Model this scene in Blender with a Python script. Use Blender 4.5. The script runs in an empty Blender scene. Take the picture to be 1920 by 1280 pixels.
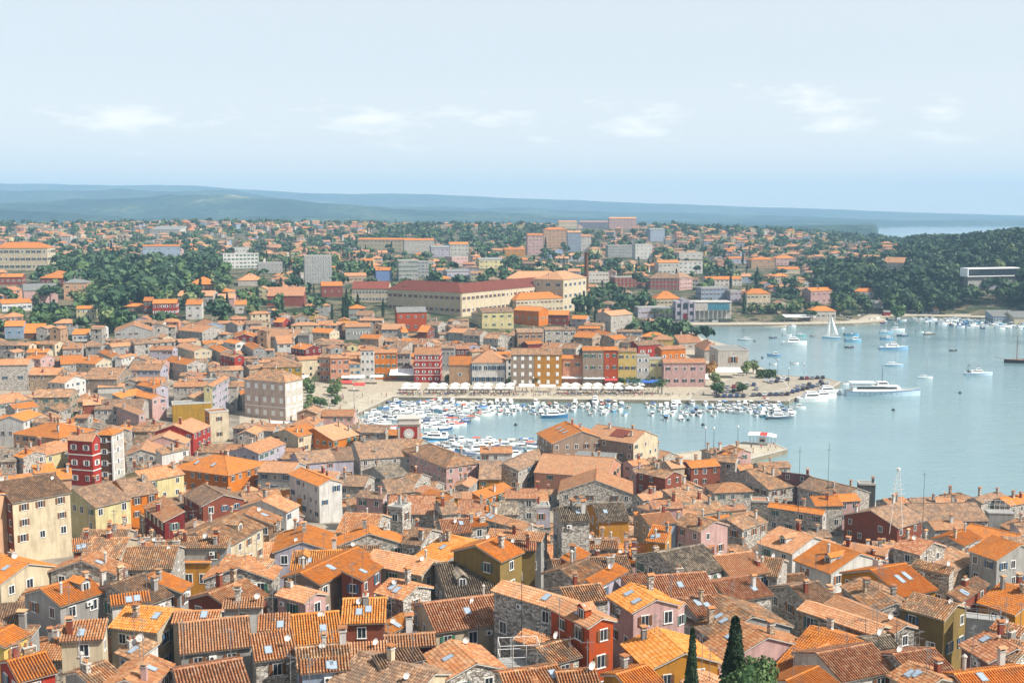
import bpy, math, random
import numpy as np
from mathutils import Vector, Matrix, noise as mnoise
random.seed(7)
rng = np.random.default_rng(7)
C = bpy.context.scene.collection
PI = math.pi
# ------------------------------------------------------------------ camera
scene = bpy.context.scene
F_PX = 2100.0; CAM_H = 80.0
PITCH = math.atan(239/2100)
cam_d = bpy.data.cameras.new('camera'); cam = bpy.data.objects.new('camera', cam_d); C.objects.link(cam)
cam_d.sensor_width = 36; cam_d.lens = F_PX/1920*36
cam_d.clip_start = 1; cam_d.clip_end = 60000
cam.location = (0, 0, CAM_H); cam.rotation_euler = (PI/2-PITCH, 0, 0)
scene.camera = cam
scene.view_settings.view_transform = 'Standard'; scene.view_settings.look = 'None'
scene.view_settings.exposure = 0.64; scene.view_settings.gamma = 1; scene.view_settings.use_curve_mapping = False
scene.render.engine = 'CYCLES'
scene.cycles.use_denoising = True
scene.cycles.max_bounces = 5; scene.cycles.diffuse_bounces = 2; scene.cycles.glossy_bounces = 2
scene.cycles.volume_bounces = 0; scene.cycles.transparent_max_bounces = 6
scene.cycles.caustics_reflective = False; scene.cycles.caustics_refractive = False
# ------------------------------------------------------------------ sun and sky
SUN_AZ = math.radians(112)      # clockwise from the view direction (+Y) towards +X
SUN_EL = math.radians(47)
sd = bpy.data.lights.new('sun', 'SUN'); sun = bpy.data.objects.new('sun', sd); C.objects.link(sun)
sd.energy = 5.0; sd.angle = math.radians(0.5); sd.color = (1.0, 0.955, 0.88)
sdir = Vector((math.cos(SUN_EL)*math.sin(SUN_AZ), math.cos(SUN_EL)*math.cos(SUN_AZ), math.sin(SUN_EL)))
sun.rotation_euler = sdir.to_track_quat('Z', 'Y').to_euler()
sun.location = (200, -100, 400)
world = bpy.data.worlds.new('World'); scene.world = world; world.use_nodes = True
wn = world.node_tree.nodes; wl = world.node_tree.links; wn.clear()
def N(nodes, t, **kw):
    n = nodes.new(t)
    for k, v in kw.items(): setattr(n, k, v)
    return n
wo = N(wn, 'ShaderNodeOutputWorld'); bg = N(wn, 'ShaderNodeBackground')
sky = N(wn, 'ShaderNodeTexSky', sky_type='NISHITA', sun_disc=False)
sky.sun_elevation = SUN_EL; sky.sun_rotation = SUN_AZ
sky.air_density = 1.0; sky.dust_density = 3.0; sky.ozone_density = 1.0; sky.altitude = 80
# thin high veil that whitens the blue, the same all round, and small fair-weather clouds low over the horizon
tc = N(wn, 'ShaderNodeTexCoord'); sep = N(wn, 'ShaderNodeSeparateXYZ'); wl.new(tc.outputs['Generated'], sep.inputs[0])
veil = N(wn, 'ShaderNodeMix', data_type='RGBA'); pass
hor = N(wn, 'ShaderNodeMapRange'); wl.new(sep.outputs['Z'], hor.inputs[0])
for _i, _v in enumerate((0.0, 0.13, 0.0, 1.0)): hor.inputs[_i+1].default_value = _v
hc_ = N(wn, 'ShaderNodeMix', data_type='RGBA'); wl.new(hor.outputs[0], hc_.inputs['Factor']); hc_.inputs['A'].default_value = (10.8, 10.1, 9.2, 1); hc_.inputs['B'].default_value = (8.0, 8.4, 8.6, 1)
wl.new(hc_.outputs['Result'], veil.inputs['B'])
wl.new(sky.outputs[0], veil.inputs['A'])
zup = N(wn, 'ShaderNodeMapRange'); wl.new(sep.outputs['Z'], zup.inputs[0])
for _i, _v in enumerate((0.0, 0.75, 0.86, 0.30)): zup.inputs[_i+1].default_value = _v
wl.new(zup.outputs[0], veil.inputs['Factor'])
elev = N(wn, 'ShaderNodeMath', operation='ARCSINE'); wl.new(sep.outputs['Z'], elev.inputs[0])
azn = N(wn, 'ShaderNodeMath', operation='ARCTAN2'); wl.new(sep.outputs['X'], azn.inputs[0]); wl.new(sep.outputs['Y'], azn.inputs[1])
cmb = N(wn, 'ShaderNodeCombineXYZ'); wl.new(azn.outputs[0], cmb.inputs[0])
es = N(wn, 'ShaderNodeMath', operation='MULTIPLY'); es.inputs[1].default_value = 3.4; wl.new(elev.outputs[0], es.inputs[0]); wl.new(es.outputs[0], cmb.inputs[1])
cn = N(wn, 'ShaderNodeTexNoise'); cn.inputs['Scale'].default_value = 13; cn.inputs['Detail'].default_value = 7; cn.inputs['Roughness'].default_value = 0.55
wl.new(cmb.outputs[0], cn.inputs['Vector'])
# band: clouds strongest about 3 to 7 degrees up
def wmath(op, a, b=None, clamp=False):
    m = N(wn, 'ShaderNodeMath', operation=op); m.use_clamp = clamp
    for i, v in enumerate((a, b)):
        if v is None: continue
        if isinstance(v, (int, float)): m.inputs[i].default_value = v
        else: wl.new(v, m.inputs[i])
    return m.outputs[0]
dist = wmath('ABSOLUTE', wmath('SUBTRACT', elev.outputs[0], 0.080))
bandw = wmath('SUBTRACT', 1.0, wmath('DIVIDE', dist, 0.075), True)
thr = wmath('SUBTRACT', cn.outputs['Fac'], wmath('SUBTRACT', 0.80, wmath('MULTIPLY', bandw, 0.325)))
cf = wmath('MULTIPLY', thr, 5.5, True)
cf2 = wmath('MULTIPLY', cf, 0.62)
cloud = N(wn, 'ShaderNodeMix', data_type='RGBA'); wl.new(cf2, cloud.inputs['Factor'])
wl.new(veil.outputs['Result'], cloud.inputs['A']); cloud.inputs['B'].default_value = (12.0, 11.3, 10.2, 1)
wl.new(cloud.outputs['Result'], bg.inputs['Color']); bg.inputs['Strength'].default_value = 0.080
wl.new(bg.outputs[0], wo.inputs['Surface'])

# ------------------------------------------------------------------ projection helpers: pixels of the photograph <-> places
cp, sp = math.cos(PITCH), math.sin(PITCH)
def ray(px, py):
    a, b = px-960, 640-py
    return Vector((a, cp*F_PX+sp*b, -sp*F_PX+cp*b))
def at_z(px, py, z):
    d = ray(px, py)
    if d.z > -1e-3: d.z = -1e-3
    t = (z-CAM_H)/d.z
    return Vector((d.x*t, d.y*t, z))
def at_y(px, py, Y):
    d = ray(px, py); t = Y/d.y
    return Vector((d.x*t, Y, CAM_H+d.z*t))
def proj(p):
    x, y, z = p[0], p[1], p[2]-CAM_H
    f = y*cp - z*sp; u = y*sp + z*cp
    return 960+F_PX*x/f, 640-F_PX*u/f, f
# ------------------------------------------------------------------ shoreline (world) and terrain
SH = [(3000, 985), (1920, 952), (1800, 957), (1700, 952), (1600, 937), (1500, 905), (1400, 868), (1240, 856), (1010, 838), (1006, 868), (950, 874), (860, 868), (800, 838),
      (730, 812), (690, 800), (667, 776), (735, 744), (1000, 748), (1285, 750), (1400, 750), (1480, 727), (1462, 704), (1403, 678), (1404, 657), (1316, 633), (1298, 620),
      (1288, 609), (1460, 608), (1600, 606), (1652, 602), (1668, 593), (1720, 592), (1850, 595), (1920, 598), (3000, 610)]
SHW = [at_z(x, y, 1.5).to_2d() for x, y in SH]
SHN = np.array([[v.x, v.y] for v in SHW])
def sea_dist(X, Y):
    """signed distance to the near sea polygon: negative in the water (numpy)"""
    X = np.asarray(X, float); Y = np.asarray(Y, float)
    dmin = np.full(X.shape, 1e9); inside = np.zeros(X.shape, bool)
    P = SHN; n = len(P)
    for i in range(n):
        a = P[i]; b = P[(i+1) % n]
        ab = b-a; L2 = ab@ab
        t = np.clip(((X-a[0])*ab[0]+(Y-a[1])*ab[1])/L2, 0, 1)
        d = np.hypot(X-a[0]-t*ab[0], Y-a[1]-t*ab[1])
        dmin = np.minimum(dmin, d)
        c = ((a[1] > Y) != (b[1] > Y))
        with np.errstate(divide='ignore', invalid='ignore'):
            xi = (b[0]-a[0])*(Y-a[1])/(b[1]-a[1]+1e-12)+a[0]
        inside ^= (c & (X < xi))
    return np.where(inside, -dmin, dmin)
AZ = np.array([0, 400, 800, 1200, 1500, 1700, 1920], float)
TY = np.array([40, 110, 140, 175, 225, 290, 360, 470, 560, 675, 850, 1000, 1150, 1450, 2000, 2600, 3300, 4200], float)
TZ = np.array([[29]*7, [26, 26, 26, 26, 25, 25, 25], [24, 24, 24, 24, 22, 22, 22], [20, 20, 20, 20, 17, 17, 17], [13, 13, 12, 11, 9, 8, 8],
 [6, 5, 4, 3.5, 3, 3, 3], [5, 4, 3, 2.5, 2.5, 2, 2], [7, 4, 3, 3, 2.5, 2, 2], [12, 8, 6, 5, 3, 3, 3], [18, 15, 11, 6, 4, 4, 4],
 [26, 24, 20, 12, 7, 8, 10], [30, 29, 25, 18, 14, 18, 30], [32, 31, 27, 22, 19, 25, 48], [36, 35, 32, 30, 26, 32, 40], [56, 60, 55, 54, 42, 26, 20],
 [50, 52, 50, 42, 30, 8, 5], [46, 48, 46, 38, 12, -6, -8], [30, 30, 30, 25, 8, -8, -8]], float)
RIDGE_X = np.array([-400, 0, 300, 480, 600, 800, 1000, 1200, 1500, 1700, 1920, 2400], float)
RIDGE_T = np.array([343, 345, 350, 356, 361, 367, 373, 381, 391, 398, 405, 408], float)
def G_np(X, Y):
    X = np.asarray(X, float); Y = np.asarray(Y, float)
    az = 960+F_PX*X/np.maximum(Y, 30)
    azc = np.clip(az, 0, 1920)
    j = np.clip(np.searchsorted(AZ, azc)-1, 0, 5); u = (azc-AZ[j])/(AZ[j+1]-AZ[j])
    Yc = np.clip(Y, 40, 4200)
    i = np.clip(np.searchsorted(TY, Yc)-1, 0, len(TY)-2); v = (Yc-TY[i])/(TY[i+1]-TY[i])
    z = (TZ[i, j]*(1-u)+TZ[i, j+1]*u)*(1-v)+(TZ[i+1, j]*(1-u)+TZ[i+1, j+1]*u)*v
    d = sea_dist(X, Y)
    s = np.clip((d-14)/90, 0, 1); s = s*s*(3-2*s)
    zn = 1.42+(z-1.42)*s
    zn = np.where(z < 1.42, z, zn)
    return np.where(d < 0.5, -5.0, zn)
# cached terrain lookups on an (azimuth, log distance) grid
_ga = np.linspace(-700, 2900, 901); _gy = np.exp(np.linspace(math.log(45), math.log(4200), 420))
_GA, _GY = np.meshgrid(_ga, _gy)
_GZ = G_np((_GA-960)*_GY/F_PX, _GY)
_ly0, _ly1 = math.log(45), math.log(4200)
def G(X, Y):
    if Y < 45: Y = 45
    a = ((960+F_PX*X/Y)+700)/3600*900; b = (math.log(min(Y, 4190))-_ly0)/(_ly1-_ly0)*419
    a = min(max(a, 0), 899.0); b = min(max(b, 0), 418.0)
    i, j = int(b), int(a); u, v = a-j, b-i
    return float((_GZ[i, j]*(1-u)+_GZ[i, min(j+1, 900)]*u)*(1-v)+(_GZ[i+1, j]*(1-u)+_GZ[i+1, min(j+1, 900)]*u)*v)
def hit(px, py, Ymin=60):
    """where the view ray through a pixel meets the ground (or quay level over water)"""
    d = ray(px, py); Y = Ymin; prev = Y
    while Y < 4100:
        z = CAM_H+d.z*Y/d.y; g = max(G(d.x*Y/d.y, Y), 0)
        if z <= g: break
        prev = Y; Y *= 1.012
    for _ in range(8):
        m = (prev+Y)/2
        if CAM_H+d.z*m/d.y <= max(G(d.x*m/d.y, m), 0): Y = m
        else: prev = m
    return Vector((d.x*Y/d.y, Y, max(G(d.x*Y/d.y, Y), 0)))

# ------------------------------------------------------------------ materials
def srgb(r, g, b, k=1.0):
    f = lambda c: ((c/255+0.055)/1.055)**2.4 if c > 10 else c/255/12.92
    return (f(r)*k, f(g)*k, f(b)*k, 1)
class NT:
    def __init__(s, name):
        s.m = bpy.data.materials.new(name); s.m.use_nodes = True
        s.t = s.m.node_tree; s.n = s.t.nodes; s.l = s.t.links; s.n.clear()
        s.out = s.n.new('ShaderNodeOutputMaterial'); s.b = s.n.new('ShaderNodeBsdfPrincipled')
        s.l.new(s.b.outputs[0], s.out.inputs[0]); s.b.inputs['Roughness'].default_value = 0.85
        s.b.inputs['Specular IOR Level'].default_value = 0.25
    def new(s, t, **kw):
        n = s.n.new(t)
        for k, v in kw.items(): setattr(n, k, v)
        return n
    def set(s, n, i, v):
        if hasattr(v, 'is_linked') or isinstance(v, bpy.types.NodeSocket): s.l.new(v, n.inputs[i])
        else: n.inputs[i].default_value = v
    def math(s, op, a, b=0.0, clamp=False):
        n = s.new('ShaderNodeMath', operation=op); n.use_clamp = clamp
        s.set(n, 0, a); s.set(n, 1, b); return n.outputs[0]
    def mix(s, f, a, b, mode='MIX'):
        n = s.new('ShaderNodeMix', data_type='RGBA', blend_type=mode)
        s.set(n, 0, f); s.set(n, 6, a); s.set(n, 7, b); return n.outputs[2]
    def noise(s, vec, scale, detail=3, rough=0.55, out='Fac'):
        n = s.new('ShaderNodeTexNoise'); s.l.new(vec, n.inputs['Vector'])
        n.inputs['Scale'].default_value = scale; n.inputs['Detail'].default_value = detail; n.inputs['Roughness'].default_value = rough
        return n.outputs[out]
    def ramp(s, f, stops, interp='LINEAR'):
        n = s.new('ShaderNodeValToRGB'); s.l.new(f, n.inputs[0]); cr = n.color_ramp; cr.interpolation = interp
        while len(cr.elements) < len(stops): cr.elements.new(0.5)
        for e, (p, c) in zip(cr.elements, stops): e.position = p; e.color = c
        return n.outputs[0]
    def bump(s, h, strength=0.3, dist=0.05):
        n = s.new('ShaderNodeBump'); n.inputs['Strength'].default_value = strength; n.inputs['Distance'].default_value = dist
        s.l.new(h, n.inputs['Height']); s.l.new(n.outputs[0], s.b.inputs['Normal'])
    def maprange(s, v, a, b, c=0.0, d=1.0):
        n = s.new('ShaderNodeMapRange'); s.l.new(v, n.inputs[0])
        for i, x in enumerate((a, b, c, d)): n.inputs[i+1].default_value = x
        return n.outputs[0]
MATS = {}
def plain(name, col, rough=0.7, metal=0.0, spec=0.3, var=0.0, objcol=False, scale=3.0):
    if name in MATS: return MATS[name]
    t = NT(name); t.b.inputs['Roughness'].default_value = rough; t.b.inputs['Metallic'].default_value = metal
    t.b.inputs['Specular IOR Level'].default_value = spec
    base = col
    if objcol:
        oi = t.new('ShaderNodeObjectInfo'); base = oi.outputs['Color']
    if var:
        tcn = t.new('ShaderNodeTexCoord'); f = t.noise(tcn.outputs['Object'], scale, 4)
        f = t.maprange(f, 0.3, 0.7, 1-var, 1+var*0.4)
        base = t.mix(1.0, base, f, 'MULTIPLY')
    if isinstance(base, tuple): t.b.inputs['Base Color'].default_value = base
    else: t.l.new(base, t.b.inputs['Base Color'])
    MATS[name] = t.m; return t.m
# roof tiles: a colour per tile (uv counts tiles), patches of lichen and soot; the same material dresses modelled tiles and far flat slopes
ROOFS = {
 'O': ([(230, 134, 50), (240, 152, 66), (216, 120, 44), (236, 150, 84)], 0.30, (186, 132, 96)),
 'Y': ([(236, 148, 56), (244, 166, 84), (222, 126, 44), (244, 184, 116)], 0.12, (196, 150, 100)),
 'o': ([(224, 144, 86), (208, 120, 64), (238, 174, 122), (186, 114, 72), (240, 196, 150)], 0.26, (170, 132, 108)),
 'w': ([(222, 156, 102), (198, 124, 72), (238, 196, 148), (130, 98, 76), (244, 216, 180), (178, 130, 92)], 0.40, (136, 120, 104)),
 'b': ([(200, 160, 128), (166, 122, 92), (222, 188, 156), (122, 92, 74), (214, 160, 112), (150, 112, 88)], 0.38, (132, 116, 102)),
 'g': ([(184, 168, 146), (146, 128, 108), (212, 198, 176), (104, 92, 82)], 0.36, (104, 98, 90)),
 'r': ([(214, 142, 98), (194, 108, 66), (238, 192, 156), (150, 84, 56), (228, 164, 120)], 0.22, (166, 126, 100)),
 'p': ([(234, 168, 118), (222, 148, 98), (242, 192, 150), (204, 132, 90)], 0.28, (188, 152, 122)),
 'm': ([(158, 84, 66), (144, 74, 58), (170, 98, 78), (132, 70, 56)], 0.12, (110, 70, 62)),
 'k': ([(160, 160, 156), (140, 142, 140), (178, 176, 170)], 0.2, (120, 120, 116)),
}
RK = 0.63
for _k, _f in (('o', .22), ('w', .16), ('b', .18), ('p', .22), ('r', .24), ('g', .1)):
    _c, _w, _d = ROOFS[_k]; ROOFS[_k] = ([tuple(q*(1-_f)+t_*_f for q, t_ in zip(cc, (208, 184, 150))) for cc in _c], _w, _d)
def roof_mat(code):
    nm = 'roof_tile_'+code
    if nm in MATS: return MATS[nm]
    cols, wamt, wc = ROOFS[code]
    t = NT(nm); uv = t.new('ShaderNodeUVMap'); oi = t.new('ShaderNodeObjectInfo')
    fl = t.new('ShaderNodeVectorMath', operation='FLOOR'); t.l.new(uv.outputs[0], fl.inputs[0])
    wnz = t.new('ShaderNodeTexWhiteNoise', noise_dimensions='4D'); t.l.new(fl.outputs[0], wnz.inputs['Vector'])
    rr = t.math('MULTIPLY', oi.outputs['Random'], 37.0); t.l.new(rr, wnz.inputs['W'])
    n = len(cols)
    colr = t.ramp(wnz.outputs['Value'], [(i/n, srgb(*c, RK)) for i, c in enumerate(cols)], 'CONSTANT')
    # cell-scale softening so tiles read as rows, not confetti
    soft = t.ramp(t.noise(uv.outputs[0], 0.35, 4), [(0.3, srgb(*cols[0], RK)), (0.5, srgb(*cols[1], RK)), (0.68, srgb(*cols[-1], RK))])
    colr = t.mix(0.45, colr, soft)
    tcn = t.new('ShaderNodeTexCoord')
    off = t.new('ShaderNodeVectorMath', operation='ADD'); t.l.new(tcn.outputs['Object'], off.inputs[0])
    cx = t.new('ShaderNodeCombineXYZ'); t.l.new(rr, cx.inputs[0]); t.l.new(rr, cx.inputs[1]); t.l.new(cx.outputs[0], off.inputs[1])
    pn = t.noise(off.outputs[0], 0.55, 6, 0.65)
    lo = 0.62-wamt*0.45
    pf = t.math('MULTIPLY', t.maprange(pn, lo, lo+0.16), min(0.85, wamt+0.35))
    colr = t.mix(pf, colr, srgb(*wc, 0.6))
    # overall per-roof brightness
    br = t.maprange(oi.outputs['Random'], 0, 1, 0.74, 1.14)
    colr = t.mix(1.0, colr, br, 'MULTIPLY')
    t.l.new(colr, t.b.inputs['Base Color']); t.b.inputs['Roughness'].default_value = 0.9
    sx = t.new('ShaderNodeSeparateXYZ'); t.l.new(uv.outputs[0], sx.inputs[0])
    h = t.math('ABSOLUTE', t.math('SINE', t.math('MULTIPLY', sx.outputs[0], PI)))
    h2 = t.math('FRACT', sx.outputs[1])
    hh = t.math('ADD', h, t.math('MULTIPLY', h2, 0.35))
    t.bump(hh, 0.9, 0.07)
    MATS[nm] = t.m; return t.m
WALLC = {
 'cream': (236, 218, 184), 'white': (238, 234, 226), 'offwhite': (226, 218, 206), 'pink': (226, 184, 176), 'palepink': (234, 208, 190), 'salmon': (234, 168, 134), 'peach': (232, 184, 144),
 'yellow': (240, 206, 120), 'paleyellow': (240, 224, 166), 'ochre': (214, 150, 52), 'mustard': (196, 152, 44), 'orange': (234, 134, 30), 'deeporange': (206, 88, 30),
 'red': (190, 60, 42), 'deepred': (140, 44, 38), 'redbrown': (158, 84, 58), 'brown': (128, 84, 52), 'taupe': (178, 156, 136), 'tan': (204, 164, 128), 'olive': (158, 132, 74),
 'lilac': (204, 196, 208), 'grey': (178, 174, 168), 'darkgrey': (98, 98, 98), 'bluegrey': (170, 186, 206), 'blue': (126, 152, 200), 'greenish': (206, 204, 172),
 'mauve': (150, 108, 108), 'beige': (214, 196, 168), 'stoneplaster': (186, 172, 154), 'concrete': (190, 188, 182), 'brick': (164, 84, 66), 'teal': (90, 150, 160)}
def wall_mat(code):
    nm = 'wall_'+code
    if nm in MATS: return MATS[nm]
    t = NT(nm); tcn = t.new('ShaderNodeTexCoord'); oi = t.new('ShaderNodeObjectInfo')
    rr = t.math('MULTIPLY', oi.outputs['Random'], 91.0)
    off = t.new('ShaderNodeVectorMath', operation='ADD'); t.l.new(tcn.outputs['Object'], off.inputs[0])
    cx = t.new('ShaderNodeCombineXYZ'); t.l.new(rr, cx.inputs[0]); t.l.new(rr, cx.inputs[1]); t.l.new(cx.outputs[0], off.inputs[1])
    if code.startswith('stone'):
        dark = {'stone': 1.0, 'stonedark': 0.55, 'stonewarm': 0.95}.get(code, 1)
        v = t.new('ShaderNodeTexVoronoi', feature='F1'); v.inputs['Scale'].default_value = 2.6; v.inputs['Randomness'].default_value = 0.9
        mp = t.new('ShaderNodeMapping'); mp.inputs['Scale'].default_value = (1, 1, 1.7); t.l.new(off.outputs[0], mp.inputs[0]); t.l.new(mp.outputs[0], v.inputs['Vector'])
        e = t.new('ShaderNodeTexVoronoi', feature='DISTANCE_TO_EDGE'); e.inputs['Scale'].default_value = 2.6; e.inputs['Randomness'].default_value = 0.9; t.l.new(mp.outputs[0], e.inputs['Vector'])
        sp_ = t.new('ShaderNodeSeparateColor'); t.l.new(v.outputs['Color'], sp_.inputs[0])
        wa = (176, 150, 124) if code == 'stonewarm' else (170, 162, 150)
        wb = (214, 190, 160) if code == 'stonewarm' else (206, 200, 190)
        wc = (120, 98, 80) if code == 'stonewarm' else (116, 110, 104)
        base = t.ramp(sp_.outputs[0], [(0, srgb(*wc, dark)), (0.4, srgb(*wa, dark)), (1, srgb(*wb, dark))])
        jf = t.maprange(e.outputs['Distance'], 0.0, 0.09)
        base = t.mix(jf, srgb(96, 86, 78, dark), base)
        h = jf; bs = 0.8
    else:
        c = srgb(*WALLC[code], 0.62)
        n1 = t.noise(off.outputs[0], 0.5, 5, 0.6)
        mp = t.new('ShaderNodeMapping'); mp.inputs['Scale'].default_value = (1, 1, 0.12); t.l.new(off.outputs[0], mp.inputs[0])
        n2 = t.noise(mp.outputs[0], 1.7, 4, 0.6)
        f = t.maprange(n1, 0.35, 0.7, 1.05, 0.80)
        base = t.mix(1.0, c, f, 'MULTIPLY')
        st = t.math('MULTIPLY', t.maprange(n2, 0.48, 0.66), 0.7)
        base = t.mix(st, base, (c[0]*0.55+0.03, c[1]*0.52+0.03, c[2]*0.5+0.03, 1))
        pl = t.math('MULTIPLY', t.maprange(t.noise(off.outputs[0], 0.9, 7, 0.7), 0.60, 0.66), 0.6)
        base = t.mix(pl, base, (c[0]*0.7+0.12, c[1]*0.7+0.115, c[2]*0.7+0.1, 1))
        h = t.noise(off.outputs[0], 6, 4); bs = 0.15
    t.l.new(base, t.b.inputs['Base Color']); t.b.inputs['Roughness'].default_value = 0.92
    t.bump(h, bs, 0.05)
    MATS[nm] = t.m; return t.m
def glass_mat():
    if 'window_glass' in MATS: return MATS['window_glass']
    t = NT('window_glass'); t.b.inputs['Base Color'].default_value = (0.025, 0.032, 0.04, 1); t.b.inputs['Roughness'].default_value = 0.12
    t.b.inputs['Specular IOR Level'].default_value = 0.5
    MATS['window_glass'] = t.m; return t.m
M_FRAME = plain('frame_white', (0.72, 0.70, 0.66, 1), 0.6, var=0.1)
M_SHUT = plain('shutter_paint', None, 0.6, objcol=True, var=0.15)
M_OBJ = plain('painted_surface', None, 0.5, objcol=True, var=0.1)
M_GLOSS = plain('glossy_paint', None, 0.25, spec=0.5, objcol=True)
M_METAL = plain('dull_metal', (0.28, 0.28, 0.28, 1), 0.45, metal=0.6)
M_DARK = plain('dark_iron', (0.03, 0.03, 0.035, 1), 0.6)
M_SKYL = plain('skylight_glass', (0.30, 0.36, 0.42, 1), 0.08, spec=0.8)
M_CANVAS = plain('white_canvas', (0.80, 0.79, 0.75, 1), 0.85, var=0.08)
M_CONC = plain('concrete_cap', (0.46, 0.43, 0.38, 1), 0.9, var=0.2)
M_GLASS = glass_mat()

# ------------------------------------------------------------------ mesh helpers
class MB:
    def __init__(s): s.v = []; s.f = []; s.m = []; s.uv = []
    def quad(s, pts, mi=0, uv=None):
        b = len(s.v); s.v += [tuple(p) for p in pts]; s.f.append(tuple(range(b, b+len(pts)))); s.m.append(mi)
        s.uv.append(uv if uv else [(0.5, 0.5)]*len(pts))
    def box(s, x0, x1, y0, y1, z0, z1, mi=0, bottom=False):
        b = len(s.v); s.v += [(x0, y0, z0), (x1, y0, z0), (x1, y1, z0), (x0, y1, z0), (x0, y0, z1), (x1, y0, z1), (x1, y1, z1), (x0, y1, z1)]
        fs = [(0, 1, 5, 4), (1, 2, 6, 5), (2, 3, 7, 6), (3, 0, 4, 7), (4, 5, 6, 7)]+([(3, 2, 1, 0)] if bottom else [])
        for f in fs: s.f.append(tuple(b+i for i in f)); s.m.append(mi); s.uv.append([(0.5, 0.5)]*4)
    def prism(s, pts, z0, z1, mi=0, mtop=None):
        n = len(pts); b = len(s.v)
        s.v += [(p[0], p[1], z0) for p in pts]+[(p[0], p[1], z1) for p in pts]
        for i in range(n):
            j = (i+1) % n; s.f.append((b+i, b+j, b+n+j, b+n+i)); s.m.append(mi); s.uv.append([(0.5, 0.5)]*4)
        s.f.append(tuple(b+n+i for i in range(n))); s.m.append(mi if mtop is None else mtop); s.uv.append([(0.5, 0.5)]*n)
    def rod(s, a, b_, r, n=5, mi=0, r2=None):
        a = Vector(a); b_ = Vector(b_); d = (b_-a); 
        if d.length < 1e-6: return
        d.normalize(); u = d.orthogonal().normalized(); w = d.cross(u); r2 = r if r2 is None else r2
        b = len(s.v)
        for P, R in ((a, r), (b_, r2)):
            for i in range(n):
                t = 2*PI*i/n; s.v.append(tuple(P+(u*math.cos(t)+w*math.sin(t))*R))
        for i in range(n):
            j = (i+1) % n; s.f.append((b+i, b+j, b+n+j, b+n+i)); s.m.append(mi); s.uv.append([(0.5, 0.5)]*4)
        s.f.append(tuple(b+n+i for i in range(n))); s.m.append(mi); s.uv.append([(0.5, 0.5)]*n)
        s.f.append(tuple(b+n-1-i for i in range(n))); s.m.append(mi); s.uv.append([(0.5, 0.5)]*n)
    def lathe(s, prof, n=10, cx=0, cy=0, mi=0, cap=True):
        b = len(s.v)
        for (r, z) in prof:
            for i in range(n): t = 2*PI*i/n; s.v.append((cx+r*math.cos(t), cy+r*math.sin(t), z))
        for k in range(len(prof)-1):
            for i in range(n):
                j = (i+1) % n; s.f.append((b+k*n+i, b+k*n+j, b+(k+1)*n+j, b+(k+1)*n+i)); s.m.append(mi); s.uv.append([(0.5, 0.5)]*4)
        if cap:
            k = len(prof)-1; s.f.append(tuple(b+k*n+i for i in range(n))); s.m.append(mi); s.uv.append([(0.5, 0.5)]*n)
    def add(s, o, M=None):
        b = len(s.v)
        s.v += [tuple(M @ Vector(p)) for p in o.v] if M else list(o.v)
        s.f += [tuple(b+i for i in f) for f in o.f]; s.m += o.m; s.uv += o.uv
    def mesh(s, name, mats, smooth=False):
        me = bpy.data.meshes.new(name); me.from_pydata(s.v, [], s.f)
        for m in mats: me.materials.append(m)
        if len(mats) > 1: me.polygons.foreach_set('material_index', s.m)
        ul = me.uv_layers.new(name='UVMap')
        flat = [c for q in s.uv for p in q for c in p]
        ul.data.foreach_set('uv', flat)
        if smooth: me.polygons.foreach_set('use_smooth', [True]*len(s.f))
        return me
def link(name, me, parent=None, loc=None, rotz=0.0, color=None, scale=None):
    o = bpy.data.objects.new(name, me); C.objects.link(o)
    if parent is not None: o.parent = parent
    if loc is not None: o.location = loc
    if rotz: o.rotation_euler = (0, 0, rotz)
    if scale is not None: o.scale = scale if hasattr(scale, '__len__') else (scale,)*3
    if color is not None: o.color = color if len(color) == 4 else (*color, 1)
    return o
def thing(name, label, cat, loc=(0, 0, 0), rotz=0.0, group=None, me=None, scale=None, color=None):
    o = link(name, me, None, loc, rotz, color, scale)
    o['label'] = label; o['category'] = cat
    if group: o['group'] = group
    return o
def struct(o, kind='structure'): o['kind'] = kind; return o
def children(): 
    d = {}
    for o in C.objects:
        if o.parent: d.setdefault(o.parent, []).append(o)
    return d
class Proto:
    """a kind built once: parts = [(name, mesh, colour key or None, [sub-parts])]"""
    def __init__(s, name, cat, parts): s.name, s.cat, s.parts = name, cat, parts
    def place(s, loc, rotz, label, group=None, colors=None, scale=None):
        r = thing(s.name, label, s.cat, loc, rotz, group, scale=scale)
        s._kids(r, s.parts, colors or {})
        return r
    def _kids(s, par, parts, colors):
        for p in parts:
            nm, me, key = p[0], p[1], p[2]
            src = s.__dict__.setdefault('_src', {})
            k = id(p)
            if k in src:
                o = src[k].copy(); C.objects.link(o); o.parent = par; o.matrix_parent_inverse = Matrix()
            else:
                o = link(nm, me, par); src[k] = o
                if len(p) > 4 and p[4]: o.location = p[4]
            if key and key in colors: o.color = (*colors[key][:3], 1)
            elif key: o.color = (0.7, 0.7, 0.7, 1)
            if len(p) > 3 and p[3]: s._kids(o, p[3], colors)
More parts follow.
